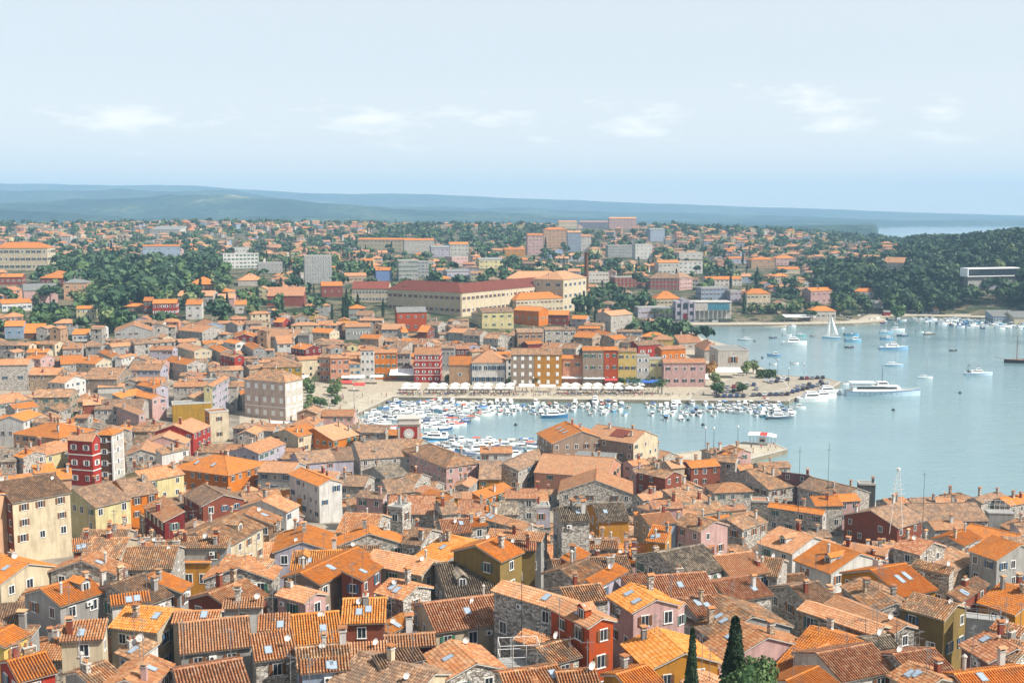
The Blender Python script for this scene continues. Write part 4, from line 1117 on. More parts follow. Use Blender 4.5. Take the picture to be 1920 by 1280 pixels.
BIG = """
d1 -60 560 432 560 360 cream O h 3 10 d=22 ws=1.7 rise=5 s=d name=school cat=school|cream school building with arched windows and orange hipped roof at the left edge
d1 365 700 612 705 628 brick O h 1 5 d=20 rise=5 name=hall_building cat=building|brown brick house with a large orange hipped roof beside the pink tower
d1 577 825 790 825 672 peach k h 2 3 d=12 s=d name=villa cat=villa|peach tower-like villa with a shallow grey roof beside the park
d1 612 640 775 640 582 pink k h 1 4 d=9 name=villa cat=villa|pink upper tower with small square windows and grey roof behind the peach villa
d1 218 860 524 850 740 pink k g 0 0 d=16 rise=4 w2=white name=hall_building cat=building|pink and white gabled hall with blank walls at the left
d1 20 935 290 920 855 white O g 1 6 name=villa cat=villa|low white house with orange roof end at the far left
d1 0 690 200 690 620 brick O g 1 4 name=villa cat=villa|brown-walled house with orange roof at the left edge below the school
d1 690 1000 860 1000 905 paleyellow O g 2 4 s=w name=villa cat=villa|cream house with tall windows and orange gable near the park's foot
d1 1375 962 1590 962 858 red O g 2 6 d=12 s=w name=villa cat=villa|vivid red house with glazed balcony and orange roof below the park
d1 1295 950 1372 950 835 redbrown O g 2 2 d=11 name=villa cat=villa|dark brown-red wing with tall windows beside the vivid red house
d1 1120 930 1292 935 885 tan O h 1 4 name=villa cat=villa|low orange-roofed house left of the vivid red house
d1 1675 1000 1818 1000 868 white O s 2 2 d=10 name=villa cat=villa|tall white house right of the vivid red house
d1 1600 880 1920 885 790 stone p g 1 8 d=16 name=hall_building cat=building|long stone barrack with pale orange roof above the red house
d2 140 890 285 892 812 pink p g 0 0 d=14 name=hall_building cat=building|plain pink end wall of the barrack wing
d2 290 950 395 950 870 offwhite O s 1 1 d=9 name=villa cat=villa|white corner house with plain wall below the barrack
d1 1700 745 1925 745 685 brown O h 1 6 d=20 rise=5 name=hall_building cat=building|broad house with orange hipped roof at the edge of the park
d2 40 790 225 800 752 tan O h 1 3 d=12 name=villa cat=villa|orange hipped roof house below the park's right edge
d2 320 700 550 700 650 stoneplaster o h 0 0 d=18 rise=5 name=hall_building cat=building|wide hall with a weathered orange roof left of the tall cypresses
d1 1290 445 1625 440 345 bluegrey O g 2 8 d=10 name=apartment_building cat=apartment_block|pale blue-white apartment block with orange roof above the park
d1 1350 240 1620 240 195 offwhite k s 1 8 d=30 rise=5 name=warehouse cat=warehouse|white sports hall with a bright pale roof on the skyline
d2 186 545 505 540 410 white k f 4 9 d=16 ws=1.3 name=office_building cat=office_building|white office block with strip windows and flat roof
d2 228 410 420 410 355 white k f 1 6 d=14 name=office_building cat=office_building|set-back white upper storey of offices on the hillside
d2 500 585 720 585 490 concrete k f 2 6 d=10 name=office_building cat=office_building|long flat-roofed white building left of the tall apartment tower
d2 920 680 1165 680 428 concrete k f 7 5 d=12 s=y ws=1.0 name=apartment_building cat=apartment_block|tall grey-white apartment tower with blue balconies and flat roof
d2 1280 670 1475 670 610 stonewarm o g 1 5 d=12 name=villa cat=villa|low stone house with peach roof right of the apartment tower
d2 1560 655 1700 655 560 blue O g 0 0 d=12 name=villa cat=villa|blue-walled gabled house left of the factory
d2 1765 660 1940 660 470 concrete k f 5 6 d=12 name=apartment_building cat=apartment_block|grey unfinished-looking apartment slab behind the factory
d3 0 620 210 620 480 concrete k f 5 6 d=12 name=apartment_building cat=apartment_block|grey balcony apartment slab with blue panels behind the factory
d2 1070 800 1260 800 700 brick O g 1 3 d=14 name=villa cat=villa|dark red house end with white wall signs below the apartment tower
d2 580 880 910 885 790 brick r s 0 0 d=16 rise=5 name=warehouse cat=warehouse|red market hall with a long pinkish lean-to roof
d2 1345 840 1672 850 725 cream m g 2 11 d=16 rise=4.5 ws=1.2 name=factory_building cat=factory|cream end wing of the old factory with maroon roof
p 727 576 864 594 545 cream m h 2 14 d=17 rise=6 ws=1.6 name=factory_building cat=factory|cream left wing of the old factory with maroon roof and rows of dark windows
p 866 594 1035 572 541 cream m h 2 22 d=17 rise=5.5 ws=1.5 name=factory_building cat=factory|cream wing of the old factory running right from the corner under a maroon roof
p 1056 584 1099 580 522 cream p h 3 5 d=24 rise=5 ws=1.6 name=factory_building cat=factory|tall cream factory block with pink-orange hipped roof beside the brick chimney
p 950 562 1056 568 522 cream p h 3 10 d=18 rise=5 ws=1.5 name=factory_building cat=factory|cream rear factory wing with a faded pink roof
p 968 584 1056 584 560 cream O h 2 12 d=14 rise=4 ws=1.1 name=factory_building cat=factory|low cream factory wing with bright orange roof
d3 1100 420 1240 420 245 pink O g 6 4 d=12 name=apartment_building cat=apartment_block|pinkish apartment block with dark balconies left of the peach tower
d3 1245 355 1460 355 195 peach O h 6 6 d=16 name=apartment_building cat=apartment_block|peach six-storey apartment tower with orange roof on the hill
d3 1462 390 1580 390 220 bluegrey p g 6 4 d=12 name=apartment_building cat=apartment_block|bluish apartment block with brown balconies right of the peach tower
d3 1582 390 1670 390 255 offwhite o g 4 2 d=14 name=apartment_building cat=apartment_block|white apartment block end beside the bluish one
d3 -10 410 260 410 290 stoneplaster O g 3 9 d=12 name=apartment_building cat=apartment_block|long beige terrace of flats with orange roofs on the hillside
d2 1400 380 1900 390 285 cream O g 3 14 d=12 name=apartment_building cat=apartment_block|long cream row of flats with stepped orange roofs on the hill
d3 235 440 395 440 355 lilac k g 2 4 d=12 name=apartment_building cat=apartment_block|lilac house with blue gable at the end of the flats
d3 400 425 570 425 325 offwhite O g 3 5 d=13 name=apartment_building cat=apartment_block|white balcony flats with orange roofs at the end of the row
d3 665 545 880 545 465 paleyellow k g 2 5 d=11 name=villa cat=villa|lemon two-storey house behind the factory roof
d3 895 435 1080 435 375 ochre O g 2 5 d=12 name=villa cat=villa|ochre house with orange roof below the pine wood
d3 420 525 565 520 435 pink k f 2 4 d=12 name=apartment_building cat=apartment_block|plain pinkish block behind the factory's maroon roof
d3 375 640 575 640 570 lilac k g 1 4 d=10 name=villa cat=villa|pale lilac house just above the factory's maroon roof
d3 1460 475 1605 475 425 lilac p h 2 4 d=12 name=villa cat=villa|pale villa with hipped roof left of the brick chimney
d3 1650 670 1830 670 580 offwhite k f 2 6 d=10 name=villa cat=villa|white flat-roofed house right of the brick chimney
d3 1560 180 1835 185 125 pink p g 3 8 d=14 name=apartment_building cat=apartment_block|stepped pinkish apartment complex on the skyline, left half
d3 1835 190 2080 190 95 pink p g 4 8 d=14 name=apartment_building cat=apartment_block|tallest salmon apartment block on the skyline
d3 1380 185 1545 185 125 cream p g 2 6 d=12 name=apartment_building cat=apartment_block|low cream flats left of the stepped complex on the skyline
d4 60 710 300 712 620 brick k f 3 7 d=12 name=apartment_building cat=apartment_block|brick red flats with white balconies right of the chimney
d4 375 735 640 740 630 brick b h 3 8 d=16 rise=4 name=apartment_building cat=apartment_block|long reddish building with brown hipped roof
d4 642 740 760 730 625 pink b h 3 5 d=14 rise=4 name=apartment_building cat=apartment_block|pink-white striped end of the long reddish building
d4 455 600 640 600 490 offwhite O g 2 5 d=12 name=villa cat=villa|white house with orange roof above the reddish building
d4 632 590 850 590 480 white p f 3 5 d=12 name=apartment_building cat=apartment_block|white block with red window bays in the suburb
d4 890 700 1205 700 640 offwhite O g 2 8 d=12 name=apartment_building cat=apartment_block|long white block with peach roofs above the bay
d4 838 830 1080 830 715 bluegrey k f 3 7 d=12 name=apartment_building cat=apartment_block|pale block of flats with small windows behind the glass building
d4 1100 850 1205 850 745 lilac k f 2 3 d=10 name=villa cat=villa|plain lilac-grey building left of the tall cypress by the bay
d4 1248 890 1460 890 770 cream O h 2 6 d=12 s=d rise=3.5 name=villa cat=villa|cream bayside villa with dark windows and orange hipped roof
d4 0 440 240 440 335 concrete o f 4 8 d=12 name=apartment_building cat=apartment_block|bluish-grey flats with balconies in the suburb left of centre right
d4 246 460 395 460 325 white k f 4 4 d=12 name=apartment_building cat=apartment_block|white balcony flats beside the bluish-grey ones
d4 380 300 510 300 195 bluegrey k g 5 4 d=12 name=apartment_building cat=apartment_block|grey-blue tower flats on the rise
d4 640 460 850 460 400 offwhite o f 1 4 d=12 name=villa cat=villa|low house with a dark glazed front and flat peach roof
d4 1070 500 1260 500 455 lilac O h 1 5 name=villa cat=villa|lilac villa with low hipped roof in trees
d4 1290 545 1500 545 465 tan O h 2 6 name=villa cat=villa|tan villa with two orange roofs in the suburb
d4 1510 515 1685 515 450 pink O h 2 5 name=villa cat=villa|tall pink villa with orange hipped roof among pines
d4 1540 590 1725 590 550 cream O g 1 5 name=villa cat=villa|cream arcaded house with long orange roof
d4 430 885 655 885 815 cream O h 1 6 d=16 rise=5 name=hall_building cat=building|cream hall with a steep orange hipped roof beside the bay front
d4 270 985 608 990 890 lilac k f 1 12 d=9 name=warehouse cat=warehouse|long low lilac-white quayside sheds with small windows
d5 0 860 190 858 745 pink O g 2 4 d=13 name=villa cat=villa|pinkish villa with terraces on the waterfront under pines
d5 400 850 565 850 752 white O g 2 4 d=13 name=villa cat=villa|white waterfront villa with dark balcony and orange roof
d5 655 570 850 570 490 offwhite p g 1 5 d=16 rise=5 name=villa cat=villa|large pale gabled villa in the woods on the right
d5 460 480 610 480 440 offwhite p g 1 3 name=villa cat=villa|villa with two peach gables in trees on the right slope
d5 0 1015 225 1015 925 offwhite O h 1 5 d=12 rise=3 name=pavilion cat=pavilion|white quay pavilion with an orange hipped roof behind the white sails
d5 1108 945 1152 945 915 white O g 1 1 d=5 name=kiosk cat=kiosk|tiny white hut with orange roof under the pines
d5 660 970 718 970 935 red k g 0 0 d=5 name=kiosk cat=kiosk|red kiosk on the beach by the marina
d5 1640 1035 1862 1035 975 bluegrey k s 1 8 d=14 name=warehouse cat=warehouse|grey-blue boat shed with a pale flat roof at the marina
d5 1830 1045 2040 1045 985 cream k s 0 0 d=14 name=warehouse cat=warehouse|cream-roofed boat shed at the right edge of the marina
d5 520 900 650 900 835 white k f 1 6 d=10 name=villa cat=villa|long white terrace cafe behind the beach
"""
# ------------------------------------------------------------------ ground, sea, quays, hills
def grid_mesh(name, azs, ys, zf, mat, attrf=None):
    A, Y = np.meshgrid(azs, ys); X = (A-960)*Y/F_PX; Z = zf(X, Y)
    nx, ny = len(azs), len(ys)
    v = np.stack([X.ravel(), Y.ravel(), Z.ravel()], 1)
    idx = np.arange(nx*ny).reshape(ny, nx)
    f = np.stack([idx[:-1, :-1].ravel(), idx[:-1, 1:].ravel(), idx[1:, 1:].ravel(), idx[1:, :-1].ravel()], 1)
    me = bpy.data.meshes.new(name); me.vertices.add(len(v)); me.vertices.foreach_set('co', v.ravel())
    me.loops.add(f.size); me.loops.foreach_set('vertex_index', f.ravel()); me.polygons.add(len(f))
    me.polygons.foreach_set('loop_start', np.arange(0, f.size, 4)); me.update(calc_edges=True)
    me.polygons.foreach_set('use_smooth', [True]*len(f)); me.materials.append(mat)
    if attrf is not None:
        at = me.attributes.new('zone', 'FLOAT', 'POINT'); at.data.foreach_set('value', attrf(X.ravel(), Y.ravel()).astype(np.float32))
    return me
def ground_mat():
    t = NT('ground_cover'); at = t.new('ShaderNodeAttribute', attribute_name='zone'); g = t.new('ShaderNodeNewGeometry')
    n1 = t.noise(g.outputs['Position'], 0.06, 6, 0.65); n2 = t.noise(g.outputs['Position'], 0.9, 5, 0.6)
    pave = t.ramp(n2, [(0.3, srgb(172, 158, 136, .68)), (0.7, srgb(208, 196, 174, .68))])
    green = t.ramp(n1, [(0.36, srgb(46, 62, 36, .6)), (0.48, srgb(74, 82, 52, .6)), (0.56, srgb(142, 128, 102, .6)), (0.68, srgb(92, 90, 64, .6))])
    street = t.ramp(n1, [(0.4, srgb(120, 112, 100, .8)), (0.6, srgb(168, 156, 138, .8))])
    a = t.mix(t.maprange(at.outputs['Fac'], 0.3, 0.7), pave, street)
    b = t.mix(t.maprange(at.outputs['Fac'], 1.3, 1.7), a, green)
    t.l.new(b, t.b.inputs['Base Color']); t.b.inputs['Roughness'].default_value = 0.95
    return t.m
def zone(X, Y):
    d = sea_dist(X, Y); az = 960+F_PX*X/Y
    z = np.where(Y < 560, 1.0, 2.0)
    z = np.where((d < 45) & (Y > 330) & (Y < 760) & (X < 170), 0.0, z)
    z = np.where((d < 18), 0.0, z)
    return z
ys = np.concatenate([np.arange(50, 420, 4), np.exp(np.linspace(math.log(420), math.log(3400), 170))])
me = grid_mesh('ground', np.linspace(-300, 2500, 520), ys, G_np, ground_mat(), zone)
struct(link('ground', me))
me.attributes['zone']
# far country: low plain and three lines of hills, sea inlet on the right
def hills_z(X, Y):
    az = 960+F_PX*X/Y
    top = np.interp(az, RIDGE_X, RIDGE_T)
    out = np.zeros(X.shape)
    nz = np.array([mnoise.fractal(Vector((x/1400+3, y/1700, 1.7)), 0.8, 2.1, 5) for x, y in zip(X.ravel(), Y.ravel())]).reshape(X.shape)
    base = 30+22*nz
    def ridge(yc, wd, dpx, amp):
        zt = CAM_H+(401-(top+dpx))/F_PX*yc
        return np.maximum(zt, 25)*np.exp(-((Y-yc)/wd)**2)*(1+amp*nz)
    z = np.maximum.reduce([base, ridge(11200, 1500, 0, .07), ridge(8200, 900, 15, .3), ridge(6000, 700, 30, .45), ridge(4700, 450, 42, .5)])
    z = np.where(Y > 11200, np.maximum(z, (CAM_H+(401-top)/F_PX*11200)*(1+.07*nz)*0.98), z)
    blend = np.clip((Y-3000)/700, 0, 1); z = np.where(Y < 3700, G_np(X, Y)*(1-blend)+z*blend, z)
    # inlet: distances seen between the near wood and the far shore
    s1 = 1/(1+np.exp(-(az-1640)/10)); s0 = 1/(1+np.exp(-(az-1575)/8))
    inlet = np.where((Y > 3150) & (Y < 7400+250*np.sin(az/90)), s1, np.where((Y > 6100) & (Y < 7100), s0, 0))
    inlet = np.where((Y > 3150) & (Y < 5600) & (az < 1640), 0, inlet)
    return np.where(inlet > 0.5, -6.0, z)
def hills_mat():
    t = NT('hill_woods'); g = t.new('ShaderNodeNewGeometry')
    n1 = t.noise(g.outputs['Position'], 0.0022, 7, 0.62); n2 = t.noise(g.outputs['Position'], 0.02, 5, 0.7)
    c = t.ramp(n1, [(0.38, srgb(36, 62, 60, .7)), (0.53, srgb(62, 88, 68, .7)), (0.64, srgb(96, 112, 84, .75)), (0.73, srgb(180, 168, 138, .8))])
    c = t.mix(1.0, c, t.maprange(n2, .3, .7, .55, 1.25), 'MULTIPLY')
    v = t.new('ShaderNodeTexVoronoi'); v.inputs['Scale'].default_value = 0.02; t.l.new(g.outputs['Position'], v.inputs['Vector'])
    c = t.mix(1.0, c, t.maprange(v.outputs['Distance'], .1, .6, 1.15, .6), 'MULTIPLY')
    t.l.new(c, t.b.inputs['Base Color']); t.b.inputs['Roughness'].default_value = 1
    t.bump(v.outputs['Distance'], 1.0, 12); t.b.inputs['Specular IOR Level'].default_value = 0
    return t.m
azs = np.linspace(-260, 2200, 360); ysf = np.exp(np.linspace(math.log(3000), math.log(12300), 120))
struct(link('hills', grid_mesh('hills', azs, ysf, hills_z, hills_mat())))
# water
def water_mat():
    t = NT('sea_water'); g = t.new('ShaderNodeNewGeometry')
    t.b.inputs['Base Color'].default_value = (0.030, 0.105, 0.135, 1); t.b.inputs['Roughness'].default_value = 0.07
    t.b.inputs['IOR'].default_value = 1.333; t.b.inputs['Specular IOR Level'].default_value = 0.5
    mp = t.new('ShaderNodeMapping'); mp.inputs['Scale'].default_value = (0.55, 1.5, 1); t.l.new(g.outputs['Position'], mp.inputs[0])
    a = t.noise(mp.outputs[0], 0.9, 5, 0.6); b = t.noise(mp.outputs[0], 0.14, 4, 0.55); c2 = t.noise(g.outputs['Position'], 0.012, 4, 0.6)
    h = t.math('ADD', t.math('MULTIPLY', a, t.maprange(c2, .35, .65, .25, 1.0)), t.math('MULTIPLY', b, 0.8))
    t.bump(h, 0.55, 0.32)
    col = t.mix(t.maprange(c2, .35, .65), (0.13, 0.215, 0.235, 1), (0.185, 0.285, 0.30, 1)); t.l.new(col, t.b.inputs['Base Color'])
    return t.m
MW = water_mat()
b = MB(); b.quad([(-9000, 60, 0), (9000, 60, 0), (9000, 12500, 0), (-9000, 12500, 0)])
struct(link('sea_water', b.mesh('sea_water', [MW])))
# quay edge: stone band that follows the shore
def paving_mat(nm, c1, c2):
    t = NT(nm); g = t.new('ShaderNodeNewGeometry')
    br = t.new('ShaderNodeTexBrick'); br.inputs['Scale'].default_value = 1.0; br.inputs['Brick Width'].default_value = 1.1; br.inputs['Row Height'].default_value = .6
    br.inputs['Mortar Size'].default_value = .03; br.inputs['Color1'].default_value = c1; br.inputs['Color2'].default_value = c2; br.inputs['Mortar'].default_value = (c1[0]*.5, c1[1]*.5, c1[2]*.5, 1)
    t.l.new(g.outputs['Position'], br.inputs['Vector'])
    n = t.noise(g.outputs['Position'], .25, 5, .6)
    t.l.new(t.mix(1.0, br.outputs['Color'], t.maprange(n, .3, .7, .8, 1.12), 'MULTIPLY'), t.b.inputs['Base Color'])
    t.b.inputs['Roughness'].default_value = .7
    return t.m
PAVE = paving_mat('pale_stone_paving', srgb(220, 208, 184, .66), srgb(206, 192, 166, .66))
QWALL = plain('quay_wall_stone', srgb(150, 140, 120, .8), .9, var=.35, scale=.8)
ASPH = plain('worn_tarmac', srgb(184, 172, 152, .66), .9, var=.2, scale=.3)
def band(name, pts, inland, z1=1.5, kerb=True):
    """pts: shoreline points in order, land on the given side"""
    b = MB(); P = [Vector((p[0], p[1])) for p in pts]; nrm = []
    for i in range(len(P)):
        a = P[max(i-1, 0)]; c = P[min(i+1, len(P)-1)]; d = (c-a).normalized(); nrm.append(Vector((d.y, -d.x)))
    # find side on land
    m = (P[0]+P[1])/2; s = 1 if sea_dist(m.x+nrm[0].x*3, m.y+nrm[0].y*3) > 0 else -1
    Q = [p+n*s*inland for p, n in zip(P, nrm)]
    for i in range(len(P)-1):
        a, c, e, f = P[i], P[i+1], Q[i+1], Q[i]
        q = [(a.x, a.y, z1), (c.x, c.y, z1), (e.x, e.y, z1), (f.x, f.y, z1)]
        b.quad(q if s < 0 else q[::-1], 0)
        b.quad([(a.x, a.y, -3), (c.x, c.y, -3), (c.x, c.y, z1), (a.x, a.y, z1)], 1)
        if kerb:
            k = nrm[i]*s*.5; a2, c2 = a+k, c+nrm[i+1]*s*.5
            b.quad([(a.x, a.y, z1+.12), (c.x, c.y, z1+.12), (c2.x, c2.y, z1+.12), (a2.x, a2.y, z1+.12)], 2)
            b.quad([(a2.x, a2.y, z1), (a2.x, a2.y, z1+.12), (c2.x, c2.y, z1+.12), (c2.x, c2.y, z1)], 2)
            b.quad([(a.x, a.y, z1-.02), (c.x, c.y, z1-.02), (c.x, c.y, z1+.12), (a.x, a.y, z1+.12)], 2)
    return struct(link(name, b.mesh(name, [PAVE, QWALL, M_CONC])))
band('quay', SHW[12:20], 15)
band('quay', SHW[19:29], 12, 1.49)
band('quay', SHW[28:38], 14, 1.5)
band('quay', SHW[0:13], 6, 1.48)
def pier(name, pix, top=1.52, mat=None):
    P = [at_z(x, y, top) for x, y in pix]; b = MB()
    pts = [(p.x, p.y) for p in P]
    area = sum(pts[i][0]*pts[(i+1) % len(pts)][1]-pts[(i+1) % len(pts)][0]*pts[i][1] for i in range(len(pts)))
    if area < 0: pts = pts[::-1]
    b.prism(pts, -4, top, 1, 0)
    ctr = Vector((sum(p[0] for p in pts)/len(pts), sum(p[1] for p in pts)/len(pts)))
    for i in range(len(pts)):
        a = Vector(pts[i]); c = Vector(pts[(i+1) % len(pts)]); d = (c-a).normalized(); n = Vector((-d.y, d.x))*.6
        b.quad([(a.x, a.y, top+.14), (c.x, c.y, top+.14), ((c+n).x, (c+n).y, top+.14), ((a+n).x, (a+n).y, top+.14)], 2)
        b.quad([(a.x, a.y, top-.05), (c.x, c.y, top-.05), (c.x, c.y, top+.14), (a.x, a.y, top+.14)], 2)
    return struct(link(name, b.mesh(name, [mat or PAVE, QWALL, M_CONC])))
pier('parking_pier', [(1290, 750.5), (1395, 750.5), (1479, 752), (1484, 747), (1560, 727), (1577, 716), (1552, 710), (1466, 703), (1400, 700), (1300, 735)], 1.54, ASPH)
pier('stone_pier', [(1232, 872), (1240, 853), (1330, 842), (1397, 828), (1452, 831), (1477, 842), (1400, 862), (1395, 872)], 1.53)
# keep-free places: streets, square, waterfront
keep_free([(560, 800), (690, 805), (690, 770), (750, 742), (1440, 750), (1440, 716), (680, 716), (575, 745)])
keep_free([(660, 720), (1440, 722), (1440, 752), (660, 750)])
keep_free([(-30, 1125), (150, 1120), (160, 1000), (-30, 1010)])
keep_free([(430, 800), (600, 800), (600, 775), (440, 770)])
keep_free([(300, 800), (322, 800), (330, 700), (318, 690)])
keep_free([(860, 880), (1010, 880), (1010, 830), (830, 800), (760, 815)])
keep_free([(1340, 720), (1420, 720), (1420, 650), (1340, 650)])
keep_free([(1240, 612), (1540, 612), (1540, 590), (1240, 595)])
keep_free([(1540, 612), (1920, 612), (1920, 585), (1540, 590)])

# ------------------------------------------------------------------ houses
def run_specs():
    for ln in NEAR_ROOFS.strip().split('\n'):
        try: ridge_house(ln)
        except Exception as e: print('SPEC', ln, e)
    for ln in TOWN.strip().split('\n'):
        try: facade_house(ln)
        except Exception as e: print('SPEC', ln, e)
    for ln in BIG.strip().split('\n'):
        try: facade_house(ln, 'villa', 'villa')
        except Exception as e: print('SPEC', ln, e)
run_specs()
HAND = len(HOUSES)
def dress(key, skyl=(), patch=None):
    for h in HOUSES:
        if h['label'] and h['label'].startswith(key):
            roof = [o for o in h['root'].children if o.name.startswith('roof')][0]; a = math.atan2(h['rise'], h['W']/2)
            for x, v in skyl:
                o = link('skylight', SKYL, roof, (x*h['L'], -h['W']/2*(1-v), h['he']+h['rise']*v+.27), scale=(1, 1.5, 1)); o.rotation_euler = (a, 0, 0)
            if patch:
                x0, x1, v0, v1 = patch; b = MB(); W2 = h['W']/2; P = lambda x, v, d: (x*h['L'], -W2*(1-v)-d*math.sin(a), h['he']+h['rise']*v+.27+d*math.cos(a))
                b.quad([P(x0, v0, 0), P(x1, v0, 0), P(x1, v1, 0), P(x0, v1, 0)], 0, [(0, 0), (20, 0), (20, 12), (0, 12)]); link('renewed_tiles', b.mesh('renewed_tiles', [roof_mat('m')]), roof)
dress('left twin taupe', [(-.2, .6), (.0, .6), (.2, .6)]); dress('right twin taupe', [], (-.05, .25, .25, .85))
dress('ochre house with a steep', [(-.1, .5), (.15, .55)]); dress('orange house with a large', [(-.2, .4), (.1, .4)])
N_NEAR = len(NEAR_ROOFS.strip().split('\n'))
for _k, _h in enumerate(HOUSES): protect(_h, _k >= N_NEAR)
# views that stay open: the pier, the basins, the square, the quay front, the bay above the right-hand roofs, the white villa on the hill
for _x0, _x1, _y0, _y1, _d in [(1245, 1478, 832, 860, 325), (800, 1000, 820, 862, 330), (1240, 1480, 790, 832, 400), (610, 745, 745, 792, 400), (745, 1330, 700, 800, 440), (1480, 1560, 800, 888, 300), (1560, 1920, 800, 902, 290), (1812, 1915, 502, 521, 928)]:
    PROT[_y0//4:_y1//4, _x0//4:_x1//4] = np.maximum(PROT[_y0//4:_y1//4, _x0//4:_x1//4], _d)
# ------------------------------------------------------------------ filler houses of the old town (real places between the measured ones)
POOL_W = ['stone', 'stoneplaster', 'concrete', 'cream', 'white', 'pink', 'peach', 'grey', 'stonewarm', 'beige', 'tan', 'lilac', 'redbrown', 'ochre', 'paleyellow', 'salmon']
POOL_WW = [20, 14, 10, 8, 9, 7, 5, 8, 8, 6, 4, 4, 2, 2, 3, 3]
POOL_R = ['w', 'b', 'o', 'p', 'O', 'r', 'g', 'Y']; POOL_RW = [26, 20, 20, 14, 9, 4, 6, 1]
def block_angle(x, y):
    return 0.9*mnoise.noise(Vector((x/70, y/70, 4.2)))+0.15
cand = []
y = 78.0
while y < 660:
    st = 4.2+y/260.0
    for a in np.arange(-60, 1990, st*F_PX/y*1.05):
        x = (a-960)*y/F_PX
        cand.append((x+random.uniform(-1, 1), y+random.uniform(-1, 1)))
    y += st*0.9
fill_recs = []
def in_sea(x, y, m=5): return G(x, y) < 1.3 or float(sea_dist(x, y)) < m
cd = np.array(cand); sdist = sea_dist(cd[:, 0], cd[:, 1])
nfill = 0
def region_ok(x, y, az):
    if y > 560 and az > 1190: return False
    if y > 470 and az > 1290: return False
    if az < 250 and y > 600: return False
    if 90 < az < 420 and y > 640: return False
    if az < 95 and 440 < y < 560: return random.random() < .35
    return True
for (x, y), sdv in zip(cand, sdist):
    az = 960+F_PX*x/y
    if sdv < 9 or not region_ok(x, y, az): continue
    big = random.random() < .3
    L = random.uniform(7, 12) if not big else random.uniform(11, 15); W = random.uniform(5.5, 8.5)
    rot = block_angle(x, y)+random.choice([0, 0, 0, PI/2, PI/2])+random.uniform(-.08, .08)
    placed = False
    for sc in (1.0, .8, .62):
        if busy(x, y, rot, L*sc, W*sc) < .10: placed = True; break
    if not placed: continue
    L *= sc; W *= sc
    mark(x, y, rot, L, W, .2)
    cand_h = random.uniform(3.8, 7.2) if y < 300 else random.uniform(5.5, 10.0)
    zg_ = G(x, y)
    while cand_h > 2.6 and hides(x, y, zg_, rot, L, W, cand_h+W*.18) > 3: cand_h -= 1.0
    if cand_h <= 2.6: continue
    fill_recs.append((x, y, rot, L, W, cand_h))
print('fillers', len(fill_recs), 'hand', HAND)
fill_recs.sort(key=lambda r: r[1])
OCC_DONE = True
MASS = []      # beyond the individual ones: one mass of far roofs
n_house = sum(1 for h in HOUSES if h['name'] == 'house'); n_town = sum(1 for h in HOUSES if h['name'] == 'townhouse')
for (x, y, rot, L, W, he) in fill_recs:
    wc = random.choices(POOL_W, POOL_WW)[0].replace('redbrown', 'offwhite'); rc = random.choices(POOL_R, POOL_RW)[0]
    rt = random.choice(['g', 'g', 'g', 'g', 'h', 's'])
    zg = G(x, y)
    p = proj((x, y, zg+he))
    if p[0] < -60 or p[0] > 1980 or p[1] > 1400: continue
    rise = W/2*.36 if rt != 's' else W*.22
    if y < 335 and n_house < 298:
        build_house('house', 'house', x, y, zg, rot, L, W, he, rise, rt, wc, rc, near=2 if y < 185 else 1); n_house += 1
    elif n_town < 298 and y < 640:
        build_house('townhouse', 'townhouse', x, y, zg, rot, L, W, he, rise, rt, wc, rc, near=1, chim=random.choice([0, 1, 1, 2])); n_town += 1
    else: MASS.append((x, y, zg, rot, L, W, he, rise, rt, wc, rc))
# ------------------------------------------------------------------ suburbs: detached villas, then the mass of far houses
def wooded(az, y):
    if 90 < az < 430 and 640 < y < 1120: return True
    if az > 1515 and 830 < y < 1090: return True
    if az > 1690 and 830 < y < 1560: return True
    if 690 < az < 1060 and 1500 < y < 1950: return True
    if az > 1560 and y > 1700: return True
    if az > 1250 and y > 2050: return True
    return False
n_villa = sum(1 for h in HOUSES if h['name'] == 'villa')
sub = []; n_flats = 0
y = 575.0
while y < 2600:
    st = 15+y/110
    for a in np.arange(-30, 1960, st*F_PX/y):
        x = (a-960)*y/F_PX+random.uniform(-st*.35, st*.35); yy = y+random.uniform(-st*.4, st*.4)
        az = 960+F_PX*x/yy
        if wooded(az, yy) and random.random() > .04: continue
        if (yy < 620 and az > 300) or (az > 1280 and yy < 860): continue
        if random.random() < (.28 if yy > 1200 else (.42 if yy > 800 else .12)): continue
        sub.append((x, yy))
    y += st*.85
sd_ = sea_dist(np.array([s[0] for s in sub]), np.array([s[1] for s in sub]))
SUBW = ['white', 'cream', 'offwhite', 'pink', 'peach', 'salmon', 'paleyellow', 'lilac', 'beige', 'tan', 'yellow', 'concrete', 'bluegrey']
